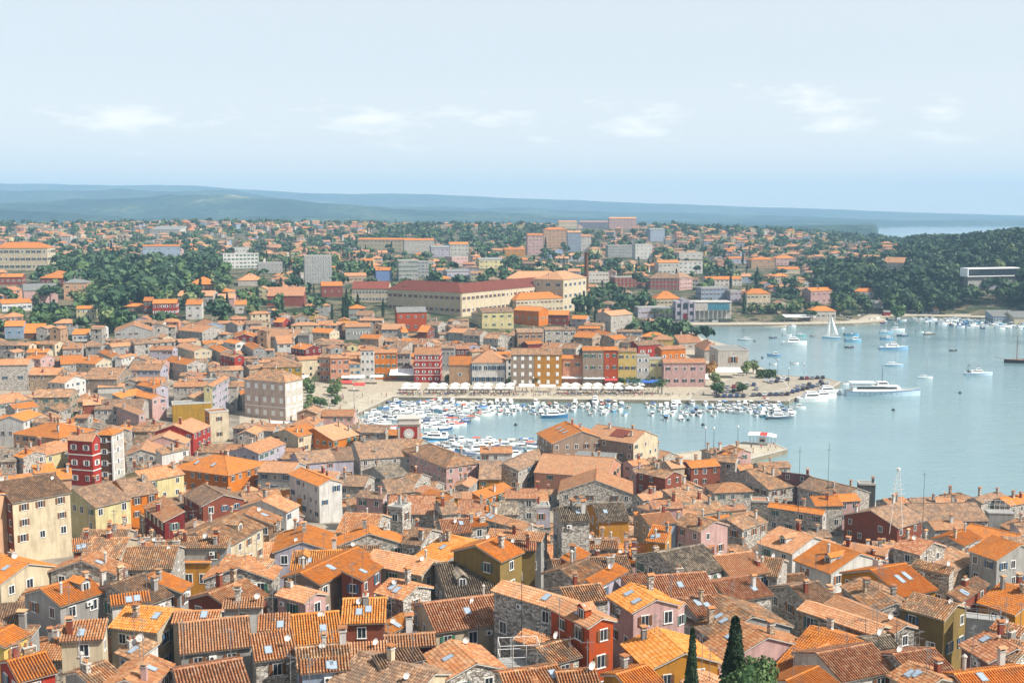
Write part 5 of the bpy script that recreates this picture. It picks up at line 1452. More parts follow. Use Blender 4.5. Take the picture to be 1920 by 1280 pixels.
for (x, y), dd in zip(sub, sd_):
    if dd < 22 or G(x, y) < 1.4 or hides(x, y, G(x, y), 0, 12, 9, 7) > 4: continue
    L = random.uniform(9, 15); W = random.uniform(8, 11); rot = .8*mnoise.noise(Vector((x/200, y/200, 1)))+random.choice([0, PI/2])
    if busy(x, y, rot, L, W, 1.0) > .03: continue
    mark(x, y, rot, L, W, 1)
    if y > 700 and random.random() < .07 and n_flats < 60 and busy(x, y, rot, 26, 13, .5) < .22:
        n_flats += 1; L = random.uniform(17, 27); mark(x, y, rot, L, 12, 1)
        build_house('apartment_building', 'apartment block', x, y, G(x, y), rot, L, 11.5, random.choice([9.5, 12, 12, 15]), 2.4, random.choice(['g', 'h', 'f']), random.choice(['white', 'cream', 'offwhite', 'concrete', 'peach', 'pink']), random.choice(['o', 'p', 'w']), near=1, chim=0, wins='grid', rows=4, cols=int(L/3.4), win_scale=1.25); continue
    he = random.choice([3.2, 5.8, 5.8, 6.2, 8.4]); wc = random.choice(SUBW); rc = random.choices(['O', 'o', 'p', 'r', 'w', 'b'], [2, 4, 4, 2, 4, 1.5])[0]
    rt = random.choice(['h', 'h', 'g', 'g']); zg = G(x, y)
    if n_villa < 296: build_house('villa', 'villa', x, y, zg, rot, L, W, he, W*.5*.42, rt, wc, rc, near=1, chim=random.choice([0, 1]), win_scale=1.25); n_villa += 1
    else: MASS.append((x, y, zg, rot, L, W, he, W*.5*.42, rt, wc, rc))
print('houses', n_house, 'town', n_town, 'villas', n_villa, 'mass', len(MASS))
# the far mass: every house keeps walls, roof and openings, joined by roof and wall colour into one object
def build_mass(recs):
    b = MB(); wl_, rl_ = [], []
    mats = [M_GLASS]; mi = {}
    def mid(m):
        if m.name not in mi: mi[m.name] = len(mats); mats.append(m)
        return mi[m.name]
    for (x, y, zg, rot, L, W, he, rise, rt, wc, rc) in recs:
        M = Matrix.Translation((x, y, zg)) @ Matrix.Rotation(rot, 4, 'Z'); q = MB(); hl, hw = L/2, W/2
        mw, mr = mid(wall_mat(wc)), mid(roof_mat(rc)); q.box(-hl, hl, -hw, hw, -3, he, mw)
        o = .4
        zz = he-.12
        if rt == 'h':
            a, c = hl+o, hw+o; ex = max(a-c, .1)
            for s in (-1, 1):
                pts = [(-a*-s*-1, s*c, zz), (a*-s*-1*-1, s*c, zz)]
                q.quad([(s*a, s*c, zz), (-s*a, s*c, zz), (-s*ex, 0, he+rise), (s*ex, 0, he+rise)], mr, [(0, 0), (2*a/.3, 0), ((a+ex)/.3, c/.45), ((a-ex)/.3, c/.45)])
                q.quad([(s*a, -s*c, zz), (s*a, s*c, zz), (s*ex, 0, he+rise)], mr, [(0, 0), (2*c/.3, 0), (c/.3, c/.45)])
        else:
            a, c = hl+.2, hw+o
            for s in (-1, 1):
                q.quad([(s*a, s*c, zz), (-s*a, s*c, zz), (-s*a, 0, he+rise), (s*a, 0, he+rise)], mr, [(0, 0), (2*a/.3, 0), (2*a/.3, c/.45), (0, c/.45)])
                q.quad([(s*hl, -s*hw, he-.01), (s*hl, s*hw, he-.01), (s*hl, 0, he+rise-.08)], mw)
        for r in range(max(1, int(he/2.9))):
            z0 = he-2.0-r*2.9
            if z0 < .3: break
            for face in range(4):
                n = max(1, int((L if face < 2 else W)/3.2))
                for k in range(n):
                    if random.random() < .3: continue
                    t = (-1+(2*k+1)/n)
                    if face == 0: q.quad([(t*hl-.5, -hw-.04, z0), (t*hl+.5, -hw-.04, z0), (t*hl+.5, -hw-.04, z0+1.4), (t*hl-.5, -hw-.04, z0+1.4)], 0)
                    elif face == 1: continue
                    elif face == 2: q.quad([(-hl-.04, t*hw+.5, z0), (-hl-.04, t*hw-.5, z0), (-hl-.04, t*hw-.5, z0+1.4), (-hl-.04, t*hw+.5, z0+1.4)], 0)
                    else: q.quad([(hl+.04, t*hw-.5, z0), (hl+.04, t*hw+.5, z0), (hl+.04, t*hw+.5, z0+1.4), (hl+.04, t*hw-.5, z0+1.4)], 0)
        b.add(q, M)
    return b.mesh('distant_houses', mats)
dm = thing('distant_houses', 'countless small orange-roofed houses of the far suburb up to the skyline', 'houses', me=build_mass(MASS)); dm['kind'] = 'stuff'
for h in HOUSES:
    if 990 < h['px'][0] < 1110 and 705 < h['px'][1] < 760: print('QUAYBOX', h['name'], h['label'], round(h['cx']), round(h['cy']), h['L'], h['W'], h['he'], h['w'], h['r'], HOUSES.index(h) < HAND)
# ------------------------------------------------------------------ trees
def leaf_mat(nm, c1, c2):
    t = NT(nm); oi = t.new('ShaderNodeObjectInfo'); uv = t.new('ShaderNodeUVMap'); s = t.new('ShaderNodeSeparateXYZ'); t.l.new(uv.outputs[0], s.inputs[0])
    c = t.mix(s.outputs[0], c1, c2)
    c = t.mix(1.0, c, t.maprange(oi.outputs['Random'], 0, 1, .7, 1.3), 'MULTIPLY')
    t.l.new(c, t.b.inputs['Base Color']); t.b.inputs['Roughness'].default_value = .7; t.b.inputs['Specular IOR Level'].default_value = .2
    return t.m
LM = {'broad': leaf_mat('leaf_green', (.030, .068, .024, 1), (.11, .165, .055, 1)), 'pine': leaf_mat('pine_needles', (.018, .048, .026, 1), (.075, .12, .052, 1)),
      'cyp': leaf_mat('cypress_green', (.012, .030, .014, 1), (.035, .060, .026, 1)), 'olive': leaf_mat('light_leaf', (.08, .11, .04, 1), (.17, .20, .08, 1)),
      'autumn': leaf_mat('rust_leaf', (.22, .10, .025, 1), (.38, .20, .05, 1))}
BARK = plain('bark', (.10, .075, .055, 1), .95, var=.3)
def crown_arrays(kind, n, size, seed):
    r = np.random.default_rng(seed)
    if kind == 'cyp':
        zz = r.random(n); rad = .95*np.sin(np.pi*np.clip(zz*.93+.07, 0, 1))**.7*(1-.55*zz)*(.75+.25*r.random(n)); th = r.random(n)*2*np.pi
        rad *= 1+.18*np.sin(th*3+zz*9)
        P = np.stack([rad*np.cos(th), rad*np.sin(th), .5+zz*8.2], 1); Nrm = np.stack([np.cos(th), np.sin(th), .35+0*th], 1)
    else:
        nl = 9 if kind != 'pine' else 8; L = []
        for k in range(nl):
            a = r.random()*2*np.pi; q = r.random()**.6
            if kind == 'pine': L.append((q*2.7*np.cos(a), q*2.7*np.sin(a), 6.2+r.random()*1.6-q*.6, 1.2+r.random()*.7, .55))
            else: L.append((q*1.9*np.cos(a), q*1.9*np.sin(a), 3.6+r.random()*2.6-q*.8, 1.3+r.random()*.8, .85))
        L = np.array(L); k = r.integers(0, nl, n); d = r.normal(size=(n, 3)); d /= np.linalg.norm(d, axis=1)[:, None]
        rr = (.72+.3*r.random(n))[:, None]
        sc = np.stack([L[k, 3], L[k, 3], L[k, 3]*L[k, 4]], 1)
        P = L[k, :3]+d*sc*rr; Nrm = d+np.array([0, 0, .3])
    Nrm = Nrm+r.normal(size=Nrm.shape)*.45; Nrm /= np.linalg.norm(Nrm, axis=1)[:, None]
    up = r.normal(size=Nrm.shape); U = np.cross(Nrm, up); U /= np.linalg.norm(U, axis=1)[:, None]; V = np.cross(Nrm, U)
    s = (size*(.6+.8*r.random(n)))[:, None]
    Q = np.stack([P-U*s-V*s*.6, P+U*s-V*s*.6, P+U*s*.7+V*s*.7, P-U*s*.7+V*s*.7], 1)
    return Q, r.random(n)
def crown_mesh(kind, n, size, seed, mat):
    Q, tone = crown_arrays(kind, n, size, seed)
    v = Q.reshape(-1, 3); me = bpy.data.meshes.new('crown'); f = np.arange(len(v)).reshape(-1, 4)
    me.from_pydata(v.tolist(), [], f.tolist()); me.materials.append(mat)
    ul = me.uv_layers.new(name='UVMap'); ul.data.foreach_set('uv', np.repeat(np.stack([tone, tone*0], 1), 4, axis=0).ravel())
    # dark inner volume so the sky does not shine straight through the middle
    import bmesh
    bm = bmesh.new(); bm.from_mesh(me)
    if kind == 'cyp': cores = [(0, 0, 3.4, .62, 3.0)]
    elif kind == 'pine': cores = [(0, 0, 6.4, 2.0, .7), (1.2, .6, 6.6, 1.2, .6), (-1.1, -.8, 6.4, 1.2, .6)]
    else: cores = [(0, 0, 4.3, 1.7, 1.5), (1, .6, 4.0, 1.2, 1), (-1, -.6, 4.6, 1.2, 1)]
    for (x, y, z, rx, rz) in cores:
        g = bmesh.ops.create_icosphere(bm, subdivisions=2, radius=1)
        for vv in g['verts']:
            q = 1+.25*mnoise.noise(vv.co*2.1+Vector((seed, 0, 0))); vv.co = Vector((x+vv.co.x*rx*q, y+vv.co.y*rx*q, z+vv.co.z*rz*q))
    bm.to_mesh(me); bm.free(); return me
def trunk_mesh(kind):
    b = MB()
    if kind == 'cyp': b.rod((0, 0, -1), (0, 0, 1.5), .16, 6)
    elif kind == 'pine':
        b.rod((0, 0, -1), (.2, .1, 5.2), .22, 7, 0, .14)
        for a in (0.4, 2.3, 4.4): b.rod((.15, .08, 4.2), (1.6*math.cos(a), 1.6*math.sin(a), 6.2), .10, 5, 0, .05)
    else:
        b.rod((0, 0, -1), (.1, 0, 3.0), .22, 7, 0, .15)
        for a in (0.2, 1.9, 3.5, 5.0): b.rod((.08, 0, 2.4), (1.3*math.cos(a), 1.3*math.sin(a), 4.2), .09, 5, 0, .04)
    return b.mesh('trunk', [BARK])
TR = {}
def tree_proto(kind, lod, var):
    k = (kind, lod, var)
    if k in TR: return TR[k]
    shape = {'olive': 'broad', 'autumn': 'broad'}.get(kind, kind)
    n, s = {0: (260, .62), 1: (700, .34), 2: (5200, .13)}[lod]
    if shape == 'cyp' and lod < 2: n = int(n*.8); s *= .62
    cm = crown_mesh(shape, n, s, hash((kind, var)) % 997 + var*13 if False else {'broad': 11, 'pine': 37, 'cyp': 71, 'olive': 93, 'autumn': 55}[kind]+var*7, LM[kind])
    TR[k] = Proto({'pine': 'pine_tree', 'cyp': 'cypress_tree'}.get(kind, 'leafy_tree'), 'tree', [('trunk', trunk_mesh(shape), None), ('crown', cm, None)])
    return TR[k]
NTREE = 0
def put_tree(x, y, kind, sc, label, group, lod=0, z=None, sz=None):
    global NTREE
    NTREE += 1
    p = tree_proto(kind, lod, random.randrange(4))
    o = p.place((x, y, (G(x, y) if z is None else z)-.1), random.uniform(0, 6.28), label, group, scale=(sc*random.uniform(.9, 1.1), sc*random.uniform(.9, 1.1), (sz or sc)*random.uniform(.9, 1.12)))
    mark(x, y, 0, 2, 2); return o
def px_tree(px, py, kind, sc, label, group=None, lod=0, sz=None):
    P = hit(px, py); return put_tree(P.x, P.y, kind, sc, label, group, lod, P.z, sz)
# the two foreground cypresses and the bush between the bottom roofs
def fore_tree(px, ytop, dist, hgt, kind, wid, label, lod=2):
    top = at_y(px, ytop, dist); z0 = top.z-hgt
    natural = {'cyp': 8.9, 'broad': 7.4, 'olive': 7.4, 'pine': 8.4}[kind]
    p = tree_proto(kind, lod, 1); return p.place((top.x, top.y, z0), .7, label, None, scale=(wid, wid, hgt/natural))
fore_tree(1299, 1172, 88, 17, 'cyp', 1.1, 'slim dark cypress at the bottom edge, left of the bigger one')
fore_tree(1380, 1150, 84, 18, 'cyp', 1.95, 'tall dark cypress at the bottom edge, left of the round bush')
fore_tree(1408, 1206, 82, 8, 'broad', 0.72, 'round dark green evergreen beside the tall cypress at the bottom edge')
# suburban and park trees: (pixel area on the ground, number, kinds, size, label, group)
AREAS = [
 ((95, 430, 500, 588), 62, ['pine', 'pine', 'broad', 'broad', 'cyp', 'olive'], 1.55, '{k} in the park wood on the left', 'trees of the park wood on the left'),
 ((150, 300, 470, 520), 10, ['pine', 'cyp'], 1.7, '{k} at the top of the park wood on the left', 'trees at the top of the park wood'),
 ((0, 60, 600, 700), 10, ['broad', 'broad', 'olive'], 1.1, '{k} in the gardens by the pale blue house', 'garden trees by the pale blue house'),
 ((60, 200, 592, 640), 14, ['broad', 'broad', 'cyp'], 1.0, '{k} in the gardens below the pink and white hall', 'garden trees below the pink hall'),
 ((400, 560, 500, 590), 16, ['cyp', 'broad', 'pine'], 1.3, '{k} around the office block and the market hall', 'trees round the market hall'),
 ((640, 780, 462, 500), 16, ['pine', 'broad', 'cyp'], 1.3, '{k} in the dark grove above the blue gabled house', 'trees of the grove above the blue house'),
 ((620, 720, 580, 600), 6, ['cyp', 'broad'], 1.3, '{k} beside the yellow factory wing', 'trees beside the factory wing'),
 ((1080, 1160, 585, 612), 9, ['cyp', 'broad', 'pine'], 1.5, '{k} below the tall factory block', 'trees below the factory block'),
 ((1165, 1235, 560, 585), 10, ['cyp', 'cyp', 'broad'], 1.2, '{k} in the row between the factory and the sheds', 'cypress row between factory and sheds'),
 ((1215, 1300, 612, 640), 6, ['broad', 'broad', 'cyp'], 1.5, '{k} where the old town meets the bay', 'trees where the old town meets the bay'),
 ((1400, 1540, 585, 606), 16, ['broad', 'pine', 'olive'], 1.15, '{k} along the far bay promenade', 'trees on the far bay promenade'),
 ((1390, 1420, 520, 600), 4, ['cyp'], 1.9, '{k} standing by the cream bayside villa', 'cypresses by the bayside villa'),
 ((1180, 1500, 470, 545), 34, ['cyp', 'pine', 'broad'], 1.3, '{k} among the villas above the bay', 'trees among the villas above the bay'),
 ((1000, 1120, 455, 500), 14, ['cyp', 'pine', 'broad'], 1.5, '{k} at the foot of the peach apartment tower', 'trees below the peach tower'),
 ((1520, 1700, 560, 590), 14, ['broad', 'pine', 'olive'], 1.4, '{k} behind the beach and the waterfront villas', 'trees behind the beach'),
]
KN = {'pine': 'spreading dark pine', 'cyp': 'narrow dark cypress', 'broad': 'leafy green tree', 'olive': 'pale green tree', 'autumn': 'rust coloured tree'}
for (x0, x1, y0, y1), n, kinds, sc, lab, grp in AREAS:
    for _ in range(n):
        k = random.choice(kinds)
        for _t in range(6):
            P = hit(random.uniform(x0, x1), random.uniform(y0, y1))
            if not busy(P.x, P.y, 0, 3, 3) > .3 and float(sea_dist(P.x, P.y)) > 3: break
        put_tree(P.x, P.y, k, sc*random.uniform(.8, 1.25), lab.format(k=KN[k]), grp, 0)
# single trees
for px, py, k, sc, lab in [
 (1330, 708, 'autumn', 1.15, 'rust coloured tree beside the long pink quay house'), (1340, 725, 'olive', .9, 'yellow-green tree below the rust coloured one'),
 (1344, 742, 'broad', 1.0, 'dark round tree at the red kiosk by the car park'), (1392, 738, 'broad', .85, 'small dark tree at the edge of the car park'),
 (1400, 704, 'olive', 1.0, 'grey-green tree left of the hedge on the quay'), (1412, 700, 'olive', 1.1, 'taller grey-green tree by the customs house'),
 (948, 640, 'broad', 1.0, 'dark green tree between grey walls behind the white quay building'), (960, 722, 'broad', .6, 'small tree by the left corner of the taupe house'),
 (1005, 722, 'broad', .8, 'small tree before the seam of the taupe and ochre houses'), (840, 718, 'broad', .6, 'small green tree left of the tan quay house'),
 (1166, 722, 'broad', .6, 'small tree before the yellow quay house'), (1215, 724, 'broad', .6, 'small tree before the lemon quay house'),
 (1598, 590, 'olive', 1.6, 'pale green tall tree before the white waterfront villa'), (1680, 600, 'broad', 1.9, 'round dark tree right of the red kiosk'),
 (576, 778, 'broad', .7, 'small round tree right of the pink palazzo'), (32, 610, 'broad', 1.6, 'big dark tree above the pale blue house'),
 (320, 608, 'broad', 1.2, 'bright green tree under the vivid red house'), (68, 570, 'olive', .9, 'round tree in front of the pink and white hall'),
 (470, 600, 'olive', 1.3, 'light green tree right of the white corner house'), (650, 598, 'cyp', 2.0, 'very tall dark cypress left of the factory')]:
    px_tree(px, py, k, sc, lab, None, 1)
# palms and shrubs on the square
def palm_mesh():
    b = MB(); b.rod((0, 0, -.2), (.1, 0, 3.4), .16, 7, 1, .12)
    return b
def palm_crown():
    b = MB()
    for k in range(26):
        a = k*2.4; el = .9-1.5*(k/26); L = 1.9
        pts = []
        for s in range(5):
            t = s/4; r = L*t*math.cos(el*(1-t*.3)); z = 3.4+L*t*math.sin(el)-.9*t*t
            pts.append((.1+r*math.cos(a), r*math.sin(a), z))
        for s in range(4):
            w = .20*(1-abs(s-1.5)/3.2); nx, ny = -math.sin(a)*w, math.cos(a)*w; p, q = pts[s], pts[s+1]
            b.quad([(p[0]-nx, p[1]-ny, p[2]-.08), (p[0], p[1], p[2]+.03), (q[0], q[1], q[2]+.03), (q[0]-nx, q[1]-ny, q[2]-.08)], 0, [(k/26, 0)]*4)
            b.quad([(p[0], p[1], p[2]+.03), (p[0]+nx, p[1]+ny, p[2]-.08), (q[0]+nx, q[1]+ny, q[2]-.08), (q[0], q[1], q[2]+.03)], 0, [(k/26, 0)]*4)
    return b.mesh('crown', [LM['broad']])
_pt = MB(); _pt.rod((0, 0, -.3), (.1, 0, 3.4), .16, 7, 0, .12)
PALM = Proto('palm_tree', 'palm', [('trunk', _pt.mesh('trunk', [BARK]), None), ('crown', palm_crown(), None)])
for px, py, sc, l in [(1183, 733, 1.6, 'left palm of the pair before the yellow quay houses'), (1196, 733, 1.5, 'right palm of the pair before the yellow quay houses'),
   (1241, 738, 1.7, 'palm before the lemon quay house, right of the blue awning'), (1234, 738, 1.4, 'shorter palm beside the blue awning'),
   (1228, 597, 2.0, 'palm before the lilac sheds, first from the left'), (1240, 598, 2.0, 'palm before the lilac sheds, second from the left'), (1252, 598, 2.0, 'palm before the lilac sheds, nearest the arched hall')]:
    P = hit(px, py); PALM.place((P.x, P.y, P.z), px, l, None, scale=sc)
n = 0
for _ in range(70):
    P = hit(random.uniform(572, 640), random.uniform(718, 765))
    if sea_dist(P.x, P.y) < 6: continue
    if n < 34:
        if random.random() < .35: PALM.place((P.x, P.y, P.z), random.random()*6, 'small palm in the planted strip beside the open square', 'palms of the planted strip', scale=random.uniform(.8, 1.2))
        else: put_tree(P.x, P.y, random.choice(['broad', 'olive']), random.uniform(.4, .62), 'small garden tree in the planted strip beside the open square', 'small trees of the planted strip')
        n += 1
# wooded hill on the right and the rest: the nearest as single trees, the others as one far wood
print('trees so far', NTREE)
SHORE = []
for _ in range(9000):
    az = random.uniform(1535, 1990); Y = math.exp(random.uniform(math.log(835), math.log(1500))); X = (az-960)*Y/F_PX
    if G(X, Y) < 1.5: continue
    if not wooded(az, Y) or (az < 1560 and Y < 900): continue
    if mnoise.noise(Vector((X/45, Y/70, 6))) < -.33: continue
    SHORE.append((X, Y))
pts = np.array(SHORE); keep = sea_dist(pts[:, 0], pts[:, 1]) > 20
pts = pts[keep]
pts = pts[np.argsort(pts[:, 1])]
kept, cells = [], {}; small = set()
for x, y in pts:
    c = (int(x/8.5), int(y/8.5))
    if c in cells: continue
    if busy(x, y, 0, 7, 7) > .1: continue
    # leave a window in front of the white modern house
    az = 960+F_PX*x/y
    if 1795 < az < 1925 and 905 < y < 960: continue
    if hides(x, y, G(x, y), 0, 8, 8, 13) > 3:
        if hides(x, y, G(x, y), 0, 6, 6, 7.5) > 3: continue
        small.add((x, y))
    cells[c] = 1; kept.append((x, y))
print('hill trees', len(kept))
nhill = max(0, 284-NTREE); step = 0
front = kept[:int(nhill*1.6)]; random.shuffle(front)
singles = set(front[:nhill])
def kind_for(x, y):
    q = mnoise.noise(Vector((x/60, y/60, 9)))
    return random.choices(['pine', 'broad', 'cyp', 'olive'], [5, 3+3*max(q, 0), 1.2, .6+max(q, 0)])[0]
for x, y in singles:
    k = kind_for(x, y); put_tree(x, y, k, random.uniform(1.5, 2.6) if (x, y) not in small else .95, KN[k]+' on the wooded shore at the right', 'trees of the wooded shore on the right')
def mass_trees(name, label, recs, n_leaf=110, size=.95):
    Qs, Ts, Ms = [], [], []; protos = {}
    kinds = ['pine', 'broad', 'cyp', 'olive']
    for (x, y, k, s) in recs:
        v = random.randrange(5)
        if (k, v) not in protos: protos[(k, v)] = crown_arrays({'olive': 'broad'}.get(k, k), n_leaf if k != 'cyp' else int(n_leaf*.7), size if k != 'cyp' else size*.6, 17+v*5+len(k))
        Q, T = protos[(k, v)]; a = random.random()*6.28; ca, sa = math.cos(a), math.sin(a)
        R = np.array([[ca, sa, 0], [-sa, ca, 0], [0, 0, 1]]); q = (Q.reshape(-1, 3) @ R)*s+np.array([x, y, G(x, y)-.4*s])
        Qs.append(q); Ts.append(np.clip(T*.7+random.uniform(-.2, .4), 0, 1)); Ms.append(np.full(len(T), kinds.index(k), np.int32))
    v = np.concatenate(Qs); T = np.concatenate(Ts); M = np.concatenate(Ms); nq = len(T)
    me = bpy.data.meshes.new(name); me.vertices.add(len(v)); me.vertices.foreach_set('co', v.astype(np.float32).ravel())
    me.loops.add(len(v)); me.loops.foreach_set('vertex_index', np.arange(len(v), dtype=np.int32)); me.polygons.add(nq)
    me.polygons.foreach_set('loop_start', np.arange(0, len(v), 4, dtype=np.int32))
    for k in kinds: me.materials.append(LM[k])
    me.polygons.foreach_set('material_index', M); me.update(calc_edges=True)
    ul = me.uv_layers.new(name='UVMap'); ul.data.foreach_set('uv', np.repeat(np.stack([T, T*0], 1), 4, axis=0).astype(np.float32).ravel())
    o = thing(name, label, 'woods', me=me); o['kind'] = 'stuff'; return o
recs = [(x, y, kind_for(x, y), random.uniform(1.5, 2.7) if (x, y) not in small else random.uniform(.8, 1.1)) for x, y in kept if (x, y) not in singles]
mass_trees('hill_wood', 'dense dark pine and cypress wood covering the hill on the right', recs, 190, .74)
recs = []
# trees between the suburb houses, park body, and woods behind
for _i in range(12500):
    az = random.uniform(-40, 1960); Y = math.exp(random.uniform(math.log(600), math.log(3300))) if _i < 10500 else random.uniform(570, 840); X = (az-960)*Y/F_PX
    w = wooded(az, Y)
    if az > 1490 and 830 < Y < 1560 and w: continue
    pk = mnoise.noise(Vector((X/110, Y/160, 2.2)))
    if not w and random.random() > (.9 if pk > -.05 else .5): continue
    if G(X, Y) < 1.5 or busy(X, Y, 0, 4, 4) > .1 or hides(X, Y, G(X, Y), 0, 7, 7, 9) > 2: continue
    if 560 < Y < 760 and 600 < az < 1130: continue
    recs.append((X, Y, random.choices(['pine', 'broad', 'cyp', 'olive'], [4, 4, 1.5, .8])[0], random.uniform(.9, 1.8)*(1.2 if w else 1)))
ar = np.array([(r[0], r[1]) for r in recs]); dd = sea_dist(ar[:, 0], ar[:, 1])
recs = [r for r, d_ in zip(recs, dd) if d_ > 18]
print('mass trees', len(recs))
mass_trees('suburb_greenery', 'green treetops scattered between the suburb houses and in the woods behind them', recs, 64, 1.05)

# ------------------------------------------------------------------ boats
WHT = plain('boat_white', (.80, .80, .78, 1), .25, spec=.5); GREYD = plain('boat_deck_grey', (.42, .40, .36, 1), .7); WOOD = plain('boat_wood', (.24, .12, .05, 1), .5, var=.2)
BLK = plain('black_plastic', (.02, .02, .022, 1), .4)
def hull(L, B_, H, bow=.45, stern=.85, mat=None, rubber=False):
    """open shell: bow towards +x, waterline z=0"""
    n = 9; secs = []
    for i in range(n):
        t = i/(n-1); x = -L/2+L*t
        w = (stern+(1-stern)*min(1, t/.35)) if t < .35 else (1-((t-.35)/.65)**2.3)
        w = max(w, .03)*B_/2; sheer = H*(1+.35*max(0, t-.3)**1.5*1.6); keel = -.25 if t < .8 else -.25+(t-.8)*1.2
        secs.append([(x, -w, sheer), (x-.0, -w*.82, .0), (x-.1*t, -w*.3, keel), (x-.1*t, w*.3, keel), (x, w*.82, 0), (x, w, sheer)])
    b = MB()
    for i in range(n-1):
        for k in range(5): b.quad([secs[i][k], secs[i][k+1], secs[i+1][k+1], secs[i+1][k]][::-1], 0)
    b.quad([secs[0][k] for k in range(6)], 0)
    # gunwale strip
    for i in range(n-1):
        for s in (0, 5):
            p, q = secs[i][s], secs[i+1][s]; k = .12 if s == 0 else -.12
            pts = [p, q, (q[0], q[1]+k if abs(q[1]) > .13 else 0, q[2]), (p[0], p[1]+k if abs(p[1]) > .13 else 0, p[2])]
            pts = [(a, c, d+.012) for a, c, d in pts]; b.quad(pts if s == 0 else pts[::-1], 1)
    return b, secs
def hull_mesh(L, B_, H, m0, m1, **k): b, s = hull(L, B_, H, **k); return b.mesh('hull', [m0, m1]), s
def deck_mesh(secs, i0, i1, dz, mat, name='deck'):
    b = MB()
    for i in range(i0, i1):
        p0, p1, q0, q1 = secs[i][0], secs[i][5], secs[i+1][0], secs[i+1][5]
        b.quad([(p0[0], p0[1]*.97, p0[2]+dz), (q0[0], q0[1]*.97, q0[2]+dz), (q1[0], q1[1]*.97, q1[2]+dz), (p1[0], p1[1]*.97, p1[2]+dz)], 0)
    return b.mesh(name, [mat])
def cabin_mb(x0, x1, w, z0, h, rake=.3, taper=.85):
    b = MB(); y0, y1 = w/2, w/2*taper
    lo = [(x0, -y0, z0), (x1, -y0*.85, z0), (x1, y0*.85, z0), (x0, y0, z0)]; hi = [(x0+rake*.3, -y1, z0+h), (x1-rake, -y1*.8, z0+h), (x1-rake, y1*.8, z0+h), (x0+rake*.3, y1, z0+h)]
    for i in range(4): j = (i+1) % 4; b.quad([lo[i], lo[j], hi[j], hi[i]], 0)
    b.quad(hi, 0)
    # window strips set into the sides
    def strip(i, j, f0, f1, g0, g1, out):
        A, B2, C2, D = map(Vector, (lo[i], lo[j], hi[j], hi[i])); n = (B2-A).cross(D-A).normalized()*out
        P = lambda u, v: (A*(1-u)+B2*u)*(1-v)+(D*(1-u)+C2*u)*v+n
        b.quad([P(f0, g0), P(f1, g0), P(f1, g1), P(f0, g1)], 1)
    strip(0, 1, .08, .92, .45, .85, .015); strip(2, 3, .08, .92, .45, .85, .015); strip(1, 2, .06, .94, .4, .9, .015)
    return b
def outboard():
    b = MB(); b.box(-.28, .05, -.16, .16, .55, 1.0, 0, True); b.box(-.14, .0, -.07, .07, -.3, .6, 0); return b.mesh('outboard_motor', [BLK])
OUTB = outboard()
def canvas(x0, x1, w, z, h=.12):
    b = MB(); n = 5
    for k in range(n):
        a0, a1 = PI*k/n, PI*(k+1)/n
        p = lambda a, x: (x, -w/2*math.cos(a), z+h*3*math.sin(a)**.7)
        b.quad([p(a0, x0), p(a0, x1), p(a1, x1), p(a1, x0)][::-1], 0)
    for x in (x0, x1):
        for y in (-w/2, w/2): b.rod((x, y, z-1.0), (x, y, z), .025, 4, 1)
    return b.mesh('canopy', [M_OBJ, M_METAL])
def P_open(L=5.2, B_=1.9, nm='open_boat'):
    hm, s = hull_mesh(L, B_, .65, M_GLOSS, WOOD); b = MB()
    for x in (-.9, .3): b.box(x-.18, x+.18, -B_*.42, B_*.42, .42, .5, 0, True)
    tb = b.mesh('thwart', [WOOD])
    cons = MB(); cons.box(-.3, .2, -.35, .35, .25, 1.05, 0); cons.quad([(.22, -.35, 1.05), (.22, .35, 1.05), (.05, .35, 1.4), (.05, -.35, 1.4)], 1)
    return Proto(nm, 'boat', [('hull', hm, 'hull'), ('deck', deck_mesh(s, 0, 8, -.35, GREYD), None), ('thwart', tb, None), ('console', cons.mesh('console', [WHT, M_GLASS]), None), ('outboard_motor', OUTB, None, [], (-L/2-.05, 0, 0))])
def P_cabin(L=6.8, B_=2.4):
    hm, s = hull_mesh(L, B_, .85, M_GLOSS, WHT)
    cm = cabin_mb(-.4, 1.9, B_*.72, .85, 1.1).mesh('cabin', [WHT, M_GLASS])
    rail = MB()
    for t in (4, 5, 6, 7):
        for k in (0, 5): rail.rod(s[t][k], (s[t][k][0], s[t][k][1]*.96, s[t][k][2]+.5), .02, 4)
    for t in (4, 5, 6):
        for k in (0, 5): rail.rod((s[t][k][0], s[t][k][1]*.96, s[t][k][2]+.5), (s[t+1][k][0], s[t+1][k][1]*.96, s[t+1][k][2]+.5), .02, 4)
    return Proto('cabin_boat', 'boat', [('hull', hm, 'hull'), ('deck', deck_mesh(s, 3, 8, .0, WHT), None), ('cockpit_floor', deck_mesh(s, 0, 3, -.45, GREYD, 'cockpit_floor'), None), ('cabin', cm, None), ('rail', rail.mesh('rail', [M_METAL]), None), ('outboard_motor', OUTB, None, [], (-L/2-.05, 0, .1))])
def P_canvas(L=6.0, B_=2.2):
    hm, s = hull_mesh(L, B_, .75, M_GLOSS, WHT)
    ws = MB(); ws.quad([(.7, -.85, .8), (.7, .85, .8), (.3, .75, 1.35), (.3, -.75, 1.35)], 0)
    return Proto('motorboat', 'boat', [('hull', hm, 'hull'), ('deck', deck_mesh(s, 4, 8, .0, WHT), None), ('cockpit_floor', deck_mesh(s, 0, 4, -.4, GREYD, 'cockpit_floor'), None), ('windscreen', ws.mesh('windscreen', [M_GLASS]), None),
        ('canopy', canvas(-2.2, .6, B_*.85, 1.5), 'canvas'), ('outboard_motor', OUTB, None, [], (-L/2-.05, 0, .05))])
